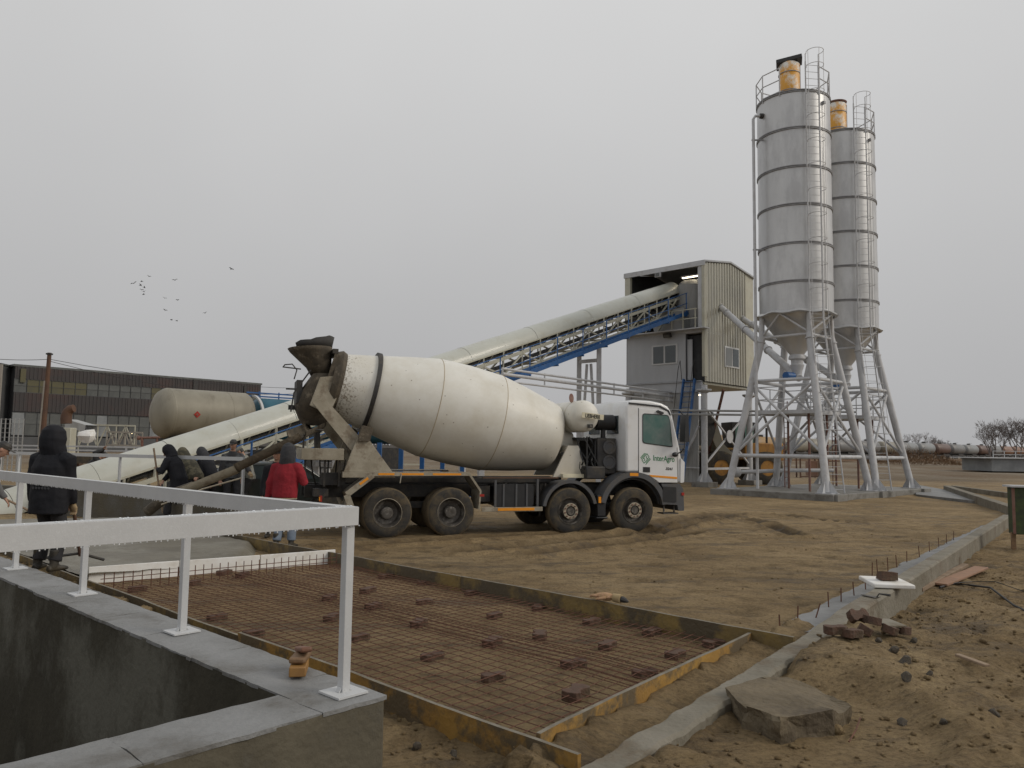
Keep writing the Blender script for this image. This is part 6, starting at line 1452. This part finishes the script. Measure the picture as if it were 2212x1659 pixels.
for i, (px, py, Y) in enumerate(((1952, 946, 300), (1975, 942, 300), (1995, 940, 290), (2012, 945, 300), (2030, 944, 295), (2048, 955, 300), (1935, 958, 310), (2060, 962, 300), (1420, 962, 320), (1900, 955, 310))):
    tree(px, py, Y, 'slim bare tree in the row beyond the distant train', .6, 1, 20 + i, 'bare trees beyond the distant train')
# distant hedge line on the horizon
hg_ = MB(); random.seed(31)
for k in range(5000):
    x = random.uniform(-420, 760); y = 520 + random.uniform(0, 60); h_ = 3 + 3 * noise.noise(V((x * .02, 0, 0))) + 1.5 * noise.noise(V((x * .11, 0, 0)))
    p = V((x, y, 0)); s_ = V((random.uniform(1.5, 3.5), 0, 0)); hg_.add([p - s_, p + s_, p + V((random.uniform(-1, 1), 0, h_ * random.uniform(.7, 1.3)))], [(0, 1, 2)])
tag(hg_.build('hedge_line', mat('hazy_hedge', (.16, .15, .145), (.2, .19, .18), rough=1), fix=False), 'hazy low line of brush along the horizon', 'hedge', kind='stuff')  # hedge colour lightened to stand for distance haze
# birds
bd = [(2.0 * .54 + 288, 612), (306, 608), (304, 616), (312, 621), (306, 626), (311, 630), (310, 636), (322, 597), (378, 605), (500, 581), (356, 671 - 27), (383, 648), (357, 670), (443, 676), (370, 691), (382, 693)]
b0_ = None
for i, (a, b) in enumerate(bd):
    p = D(a, b, 170 + (i * 7) % 40)
    if b0_ is None:
        m_ = MB().blob((0, 0, 0), (.30, .10, .09), 8); m_.add([(-.15, 0, .03), (.15, 0, .03), (.02, .30, .20), (-.05, .6, .10)], [(0, 1, 2, 3)]); m_.add([(-.15, 0, .03), (.15, 0, .03), (.02, -.30, .20), (-.05, -.6, .10)], [(0, 3, 2, 1)]); m_.add([(-.25, -.04, 0), (-.25, .04, 0), (-.45, .08, 0), (-.45, -.08, 0)], [(0, 1, 2, 3)])
        o = b0_ = m_.build('bird', m_dark, fix=False)
    else: o = copy_tree(b0_)
    o.location = p; o.rotation_euler = (random.uniform(-.5, .5), random.uniform(-.3, .3), random.random() * 6); sc = 1.25 if i in (8, 9, 0) else 1.0; o.scale = (sc, sc, sc)
    tag(o, 'tiny dark bird in the flock flying over the warehouse', 'bird', 'flock of birds in the sky')

# ------------------------------------------------------------------ people
def ell(m_, pts, n=12):
    """pts: list of (centre, rx, ry, side vector) -> closed elliptical tube"""
    secs = []
    for i, (c, rx, ry, sv) in enumerate(pts):
        d = (V(pts[min(i + 1, len(pts) - 1)][0]) - V(pts[max(i - 1, 0)][0])).normalized(); a = (V(sv) - d * V(sv).dot(d)).normalized(); b = d.cross(a); secs.append((c, a * rx, b * ry))
    m_.loft(secs, n)
def remesh(o, vox, wr=0., sm=2, sc=.12):
    r = o.modifiers.new('remesh', 'REMESH'); r.mode = 'VOXEL'; r.voxel_size = vox; r.use_smooth_shade = True
    s_ = o.modifiers.new('smooth', 'SMOOTH'); s_.iterations = sm; s_.factor = .6
    if wr:
        t = bpy.data.textures.get('folds') or bpy.data.textures.new('folds', 'CLOUDS'); t.noise_scale = sc
        d = o.modifiers.new('folds', 'DISPLACE'); d.texture = t; d.strength = wr; d.texture_coords = 'LOCAL'
def bend(a, b, l1, l2, hint):
    d = b - a; L = min(d.length, (l1 + l2) * .995); dn_ = d.normalized(); x = (l1 * l1 - l2 * l2 + L * L) / (2 * L); h = sqrt(max(0, l1 * l1 - x * x)); hv = hint - dn_ * hint.dot(dn_); hv.normalize(); return a + dn_ * x + hv * h
def person(label, foot, H_, yaw, lean=0., hands=None, hood=None, cap=None, coat=m_coat, legs=m_trouser, glove=None, headyaw=0., nod=0., bulk=1., stance=.13, step=0., collar=None, long=0., print_=False, hip_drop=0., skin=m_skin):
    """yaw: facing direction (0 = +Y, positive turns left). hands: world targets."""
    k = H_ / 1.78; t = thing('person', label, 'person', (foot.x, foot.y, foot.z), yaw); Mw = MW[t.name]; Mi = Mw.inverted()
    sx = V((1, 0, 0)); fwd = V((0, 1, 0)); hip = V((0, -lean * .25, (.93 - hip_drop) * k)); ax = V((0, sin(lean), cos(lean)))
    chest = hip + ax * .36 * k; neck = hip + ax * .56 * k; lf = V((0, sin(lean + nod), cos(lean + nod))); head = neck + lf * .19 * k
    sh = [neck - ax * .085 * k + sx * s_ * .175 * k * bulk for s_ in (-1, 1)]; hp = [hip + sx * s_ * .095 * k for s_ in (-1, 1)]
    ft = [V((-stance, step, .07)), V((stance, -step, .07))]
    kn = [bend(hp[i], ft[i], .44 * k, .45 * k, V((0, 1, 0))) for i in (0, 1)]
    hd = []
    for i, s_ in enumerate((-1, 1)):
        if hands and hands[i] is not None: q = Mi @ hands[i]
        else: q = sh[i] + V((s_ * .10, .06, -.58 * k))
        d = q - sh[i]
        if d.length > .60 * k: q = sh[i] + d.normalized() * .60 * k
        hd.append(q)
    el = [bend(sh[i], hd[i], .30 * k, .29 * k, V(((-.5, .5)[i], -.7, -.3))) for i in (0, 1)]
    hr_ = Matrix.Rotation(headyaw, 3, 'Z'); hf = hr_ @ V((0, cos(nod + lean), -sin(nod + lean))); hs_ = hr_ @ sx
    # body: one continuous surface
    m_ = MB()
    ell(m_, [(hip - ax * .10 * k, .13 * k, .10 * k, sx), (hip, .165 * k, .115 * k, sx), (hip + ax * .18 * k, .14 * k, .10 * k, sx), (chest, .17 * k, .115 * k, sx), (neck - ax * .06 * k, .15 * k, .09 * k, sx), (neck, .065 * k, .065 * k, sx), (neck + lf * .09 * k, .055 * k, .06 * k, sx)])
    hc_ = head + hf * .012 * k
    ell(m_, [(hc_ - lf * .115 * k, .035 * k, .045 * k, hs_), (hc_ - lf * .09 * k, .055 * k, .07 * k, hs_), (hc_ - lf * .03 * k, .072 * k, .09 * k, hs_), (hc_ + lf * .03 * k, .078 * k, .098 * k, hs_), (hc_ + lf * .09 * k, .068 * k, .085 * k, hs_), (hc_ + lf * .125 * k, .03 * k, .04 * k, hs_)], 14)
    m_.blob(hc_ + hf * .098 * k - lf * .015 * k, (.014, .022, .024), 8, Matrix.Rotation(headyaw, 3, 'Z'))                       # nose
    m_.blob(hc_ + hf * .090 * k - lf * .062 * k, (.026, .010, .009), 8, Matrix.Rotation(headyaw, 3, 'Z'))                      # mouth
    for s_ in (-1, 1): m_.blob(hc_ + hs_ * s_ * .078 * k, (.010, .022, .032), 8); m_.blob(hc_ + hf * .083 * k + hs_ * s_ * .031 * k + lf * .024 * k, (.016, .009, .008), 6)
    for i in (0, 1):
        s_ = (-1, 1)[i]; ell(m_, [(sh[i], .062 * k, .062 * k, fwd), (sh[i].lerp(el[i], .5), .05 * k, .05 * k, fwd), (el[i], .042 * k, .042 * k, fwd), (el[i].lerp(hd[i], .5), .038 * k, .036 * k, fwd), (hd[i], .026 * k, .028 * k, fwd)])
        ell(m_, [(hp[i], .09 * k, .095 * k, sx), (hp[i].lerp(kn[i], .5), .078 * k, .08 * k, sx), (kn[i], .058 * k, .06 * k, sx), (kn[i].lerp(ft[i], .4), .056 * k, .058 * k, sx), (ft[i] + UZ * .02, .04 * k, .045 * k, sx)])
        fd_ = (hd[i] - el[i]).normalized(); sd_ = fd_.cross(UZ).normalized(); up_ = sd_.cross(fd_)
        ell(m_, [(hd[i] - fd_ * .01, .026, .02, sd_), (hd[i] + fd_ * .04, .042, .018, sd_), (hd[i] + fd_ * .085, .038, .015, sd_)])
        for f_ in range(4):
            o_ = sd_ * (-.030 + .020 * f_); L_ = (.062, .072, .068, .052)[f_]; p0_ = hd[i] + fd_ * .075 + o_; p1_ = p0_ + fd_ * L_ * .5 - up_ * .008; p2_ = p1_ + fd_ * L_ * .3 - up_ * L_ * .4; m_.path([p0_, p1_, p2_], [.010, .0095, .008], 6)
        m_.path([hd[i] + fd_ * .02 + sd_ * .03 * -s_, hd[i] + fd_ * .05 + sd_ * .058 * -s_ - up_ * .01, hd[i] + fd_ * .085 + sd_ * .052 * -s_ - up_ * .022], [.013, .011, .009], 6)
    bo_ = m_.build('body', skin, t); remesh(bo_, .0075 if H_ > 1 else .01, 0, 1)
    # trousers
    m_ = MB(); ell(m_, [(hip + ax * .10 * k, .165 * k, .125 * k, sx), (hip, .185 * k, .135 * k, sx), (hip - UZ * .10 * k, .17 * k, .125 * k, sx)])
    for i in (0, 1): ell(m_, [(hp[i], .108 * k, .115 * k, sx), (hp[i].lerp(kn[i], .5), .098 * k, .10 * k, sx), (kn[i], .080 * k, .082 * k, sx), (kn[i].lerp(ft[i], .5), .076 * k, .08 * k, sx), (kn[i].lerp(ft[i], .88), .078 * k, .085 * k, sx)])
    remesh(m_.build('trousers', legs, t), .014, .03, 3)
    for i in (0, 1):
        m_ = MB(); f0 = ft[i]; fo_ = (fwd + sx * (-.25, .25)[i]).normalized(); ell(m_, [(f0 + UZ * .20, .058, .06, sx), (f0 + UZ * .05, .05, .06, sx), (f0 - UZ * .02, .048, .07, sx)]); ell(m_, [(f0 - fo_ * .085 - UZ * .035, .036, .036, UZ.cross(fo_)), (f0 + fo_ * .02 - UZ * .03, .046, .045, UZ.cross(fo_)), (f0 + fo_ * .13 - UZ * .04, .046, .032, UZ.cross(fo_)), (f0 + fo_ * .185 - UZ * .048, .028, .02, UZ.cross(fo_))]); remesh(m_.build('boot', m_boot, t), .011, .006, 2)
    # jacket with sleeves
    b_ = bulk; m_ = MB(); low = hip - UZ * (.06 + long) * k - ax * .0
    ell(m_, [(low, (.20 + long * .05) * k * b_, (.15 + long * .04) * k * b_, sx), (hip + ax * .02 * k, .205 * k * b_, .152 * k * b_, sx), (hip + ax * .20 * k, .205 * k * b_, .15 * k * b_, sx), (chest, .215 * k * b_, .155 * k * b_, sx), (neck - ax * .10 * k, .19 * k * b_, .135 * k * b_, sx), (neck - ax * .01 * k, .125 * k * b_, .11 * k * b_, sx), (neck + lf * .045 * k, .08 * k, .085 * k, sx)], 18)
    for i in (0, 1): ell(m_, [(sh[i] - sx * (-.05, .05)[i], .085 * k * b_, .09 * k * b_, fwd), (sh[i], .088 * k * b_, .09 * k * b_, fwd), (sh[i].lerp(el[i], .55), .074 * k * b_, .076 * k * b_, fwd), (el[i], .068 * k * b_, .07 * k * b_, fwd), (el[i].lerp(hd[i], .5), .060 * k * b_, .06 * k * b_, fwd), (hd[i] - (hd[i] - el[i]).normalized() * .015, .048 * k, .05 * k, fwd)])
    jo = m_.build('jacket', coat, t); remesh(jo, .013, .03, 4, .2)
    if print_:
        pm_ = MB()
        for r_ in range(4):
            for q in range(6):
                c = chest - ax * (.10 + .05 * r_) + sx * (-.13 + .045 * q + .02 * r_) - fwd * (.160 * k * b_); pm_.box(c, (.03, .004, .026), Matrix.Rotation(.5, 3, 'Y'))
        pm_.build('back_print', m_print, jo)
    if collar: m_ = MB(); ell(m_, [(neck - ax * .03 * k, .115 * k, .105 * k, sx), (neck + ax * .03 * k, .09 * k, .09 * k, sx)]); m_.path([low + V((.19 * k * b_ * cos(a * .523), .145 * k * b_ * sin(a * .523), -.01)) for a in range(13)], .02, 6); remesh(m_.build('trim', collar, jo), .01)
    if hood is not None:
        m_ = MB(); hb_ = head - hf * .035 * k
        hk = k * (1.12 if bulk > 1.15 else 1.0); ell(m_, [(neck - ax * .02 * k, .15 * hk, .13 * hk, hs_), (hb_ - lf * .11 * k, .135 * hk, .135 * hk, hs_), (hb_ - lf * .02 * k, .138 * hk, .142 * hk, hs_), (hb_ + lf * .08 * k, .120 * hk, .132 * hk, hs_), (hb_ + lf * .14 * k, .075 * hk, .09 * hk, hs_), (hb_ + lf * .165 * k, .02 * k, .03 * k, hs_)], 16)
        remesh(m_.build('hood', hood, t), .012, .02, 2, .09)
    elif cap is not None:
        m_ = MB(); ell(m_, [(hc_ + lf * .035 * k, .086 * k, .106 * k, hs_), (hc_ + lf * .09 * k, .084 * k, .10 * k, hs_), (hc_ + lf * .135 * k, .05 * k, .06 * k, hs_)]); m_.prism([(-.06, .08), (.06, .08), (.05, .17), (0, .185), (-.05, .17)], lambda a, b, t_: hc_ + hs_ * a + hf * b + lf * (.045 + t_), 0, .012)
        remesh(m_.build('cap', cap, t), .008, 0, 1)
        m_ = MB(); ell(m_, [(hc_ - lf * .05 * k - hf * .035, .068 * k, .065 * k, hs_), (hc_ + lf * .04 * k - hf * .02, .083 * k, .088 * k, hs_)]); remesh(m_.build('hair', m_dark, t), .009, 0, 1)
    if glove is not None:
        gi = [glove] if isinstance(glove, int) else [0, 1]
        for i in gi:
            m_ = MB(); fd_ = (hd[i] - el[i]).normalized(); sd_ = fd_.cross(UZ).normalized(); up_ = sd_.cross(fd_)
            ell(m_, [(hd[i] - fd_ * .07, .045, .045, sd_), (hd[i], .036, .03, sd_), (hd[i] + fd_ * .045, .052, .028, sd_), (hd[i] + fd_ * .085, .046, .024, sd_)])
            for f_ in range(4): o_ = sd_ * (-.034 + .022 * f_); p0_ = hd[i] + fd_ * .075 + o_; m_.path([p0_, p0_ + fd_ * .04 - up_ * .01, p0_ + fd_ * .055 - up_ * .045], [.014, .013, .011], 6)
            m_.path([hd[i] + fd_ * .02 + sd_ * .035 * (1 - 2 * i), hd[i] + fd_ * .06 + sd_ * .066 * (1 - 2 * i) - up_ * .01], [.016, .012], 6)
            remesh(m_.build('glove', m_glove, t), .007, 0, 1)
    return t, [Mw @ q for q in hd], Mw @ head
f = G(98, 1232, .26)
hr0 = D(158, 1092, f.y + .12)
big, bh, _ = person('man in long black hooded coat with faded back print, seen from behind holding a rake', f, 1.80, R(-12), lean=.06, hands=[None, hr0], hood=m_coat, glove=1, bulk=1.22, stance=.15, step=.03, long=.16, print_=True)
rk = thing('rake', 'rust brown rake in the wet concrete held by the man in the black coat', 'rake', tuple(V((bh[1].x, bh[1].y, .2))))
rt0 = bh[1] + (D(155, 1060, f.y + .1) - D(158, 1092, f.y + .1)); rb_ = D(173, 1200, f.y + .5)
MB().path([bh[1] + UZ * .25 + V((-.02, 0, 0)), bh[1], rb_], .022, 8).build('handle', m_rustpole, rk, world=True)
m_ = MB(); m_.path([rb_ + V((-.32, -.25, 0)), rb_ + UZ * .03, rb_ + V((.30, .05, -.06))], .02, 6); m_.build('head', m_dark, rk, world=True)
# worker behind at far left, only arm in view
f = G(-52, 1190, .2); pA, ph, _ = person('worker in a grey sweatshirt cut off by the left edge, reaching in with one arm', f, 1.78, R(-70), lean=.55, hands=[None, D(28, 1108, f.y)], cap=m_dark, coat=m_greyj, legs=m_jean)
f2 = ph[1]; sh_o = thing('shovel', 'wooden shovel handle held by the worker at the left edge', 'shovel', tuple(f2))
MB().path([f2 + V((-.7, .0, .38)), f2, f2 + V((.75, .2, -.42))], .018, 8).build('handle', m_plank, sh_o, world=True); q = f2 + V((.75, .2, -.42)); MB().bar(q, q + V((.28, .08, -.16)), .22, .012).build('blade', m_dark, sh_o, world=True)
# chute crew
def foot(u, v, z=.17): return G(u, v, z)
f = foot(375, 1122); pole_y = f.y - .1
h1_ = D(340, 1012, pole_y); h2_ = D(352, 1040, pole_y)
pB, bh, _ = person('worker in a black hooded coat bending by the chute end and gripping an upright pole', f, 1.74, R(75), lean=.42, hands=[h1_, h2_], hood=m_coat, nod=.35, coat=m_coat, bulk=1.12, long=.12, step=.1, headyaw=.5)
po_ = thing('wooden_pole', 'upright wooden tool pole in front of the black hooded worker', 'pole', tuple(bh[0]))
MB().path([D(332, 968, pole_y), D(338, 1012, pole_y), D(346, 1075, pole_y), D(352, 1108, pole_y)], .022, 8).build('handle', m_plank, po_, world=True); q = D(352, 1112, pole_y); MB().bar(q + V((-.12, 0, 0)), q + V((.12, .04, -.03)), .12, .02).build('blade', m_dark, po_, world=True)
f = foot(408, 1112); pC, _, _ = person('worker in dark camouflage with his hood up, leaning over the chute', f, 1.76, R(65), lean=.72, hands=[D(398, 1050, f.y - .3), D(425, 1052, f.y - .5)], hood=m_camo, coat=m_camo, nod=.1, bulk=1.1, stance=.16, headyaw=.2)
f = foot(446, 1108); pD, _, _ = person('worker with a dark hood and red collar bent behind the camouflage jacket', f, 1.74, R(60), lean=.62, hands=[D(440, 1040, f.y), D(455, 1045, f.y)], hood=m_greyh, coat=m_coat, collar=m_redj, nod=.2)
f = foot(497, 1112); pE, _, _ = person('worker in a grey and black jacket with a black cap standing behind the chute', f, 1.82, R(-150), lean=.06, hands=[D(545, 1030, f.y - .3), None], cap=m_dark, coat=mat('grey_black_jacket', (.075, .08, .085), (.03, .03, .034), rough=.8, scale=2.2, lo=.45, hi=.52), nod=.15, headyaw=-.6, glove=0)
f = foot(530, 1106); pF, _, _ = person('worker in pale camouflage half hidden behind the man in the black cap', f, 1.70, R(100), lean=.3, hands=[D(505, 1045, f.y - .2), D(520, 1040, f.y - .2)], cap=m_camol, coat=m_camol, nod=.3)
f = G(612, 1183, 0); pG, _, _ = person('man in red fleece jacket, blue jeans and grey knit hood, seen from behind', f, 1.88, R(-8), lean=.12, hands=[D(575, 1090, f.y), D(655, 1040, f.y + .25)], hood=m_greyh, coat=m_redj, legs=m_jean, collar=m_tan, bulk=1.12, stance=.12, headyaw=.5, step=-.06)
f = G(592, 1160, 0); pH, _, _ = person('dark clothed worker whose face shows just left of the red jacket', f, 1.80, R(-160), lean=.12, cap=m_dark, coat=m_coat, headyaw=-.3)
f = D(198, 1050, 27); f.z = 0; pI, _, _ = person('distant dark clothed person with a cap stooping beyond the far white railing', f, 1.75, R(-75), lean=.75, hands=[D(225, 968, 27), D(222, 972, 27)], cap=m_dark, coat=m_trouser, bulk=1.1)
# dark car behind the crew
cg_ = D(590, 1040, 21.5); cg_.z = 0; car = thing('parked_car', 'dark parked car half hidden behind the man in red', 'car', (cg_.x, cg_.y, 0), R(30))
bodyp = rpoly([(-2.1, .35), (-2.15, .85), (-1.6, .98), (-1.1, 1.42), (.5, 1.45), (1.2, 1.0), (2.1, .88), (2.15, .38)], .12)
MB().prism(bodyp, lambda a, b, t: V((a, t, b)), -.85, .85).build('body', mat('dark_car_paint', (.02, .025, .024), rough=.3, coat=.5), car, bevel=.05)
MB().prism([(-1.0, 1.0), (-.85, 1.34), (.4, 1.36), (.95, 1.0)], lambda a, b, t: V((a, t, b)), -.86, .86).build('window', m_glass, car)
for x in (-1.35, 1.35):
    for y in (-.8, .8): MB().lathe([(-.1, 0), (-.1, .32), (.1, .32), (.1, 0)], (x, y, .32), Y_, 24).build('wheel', m_tyre, car)
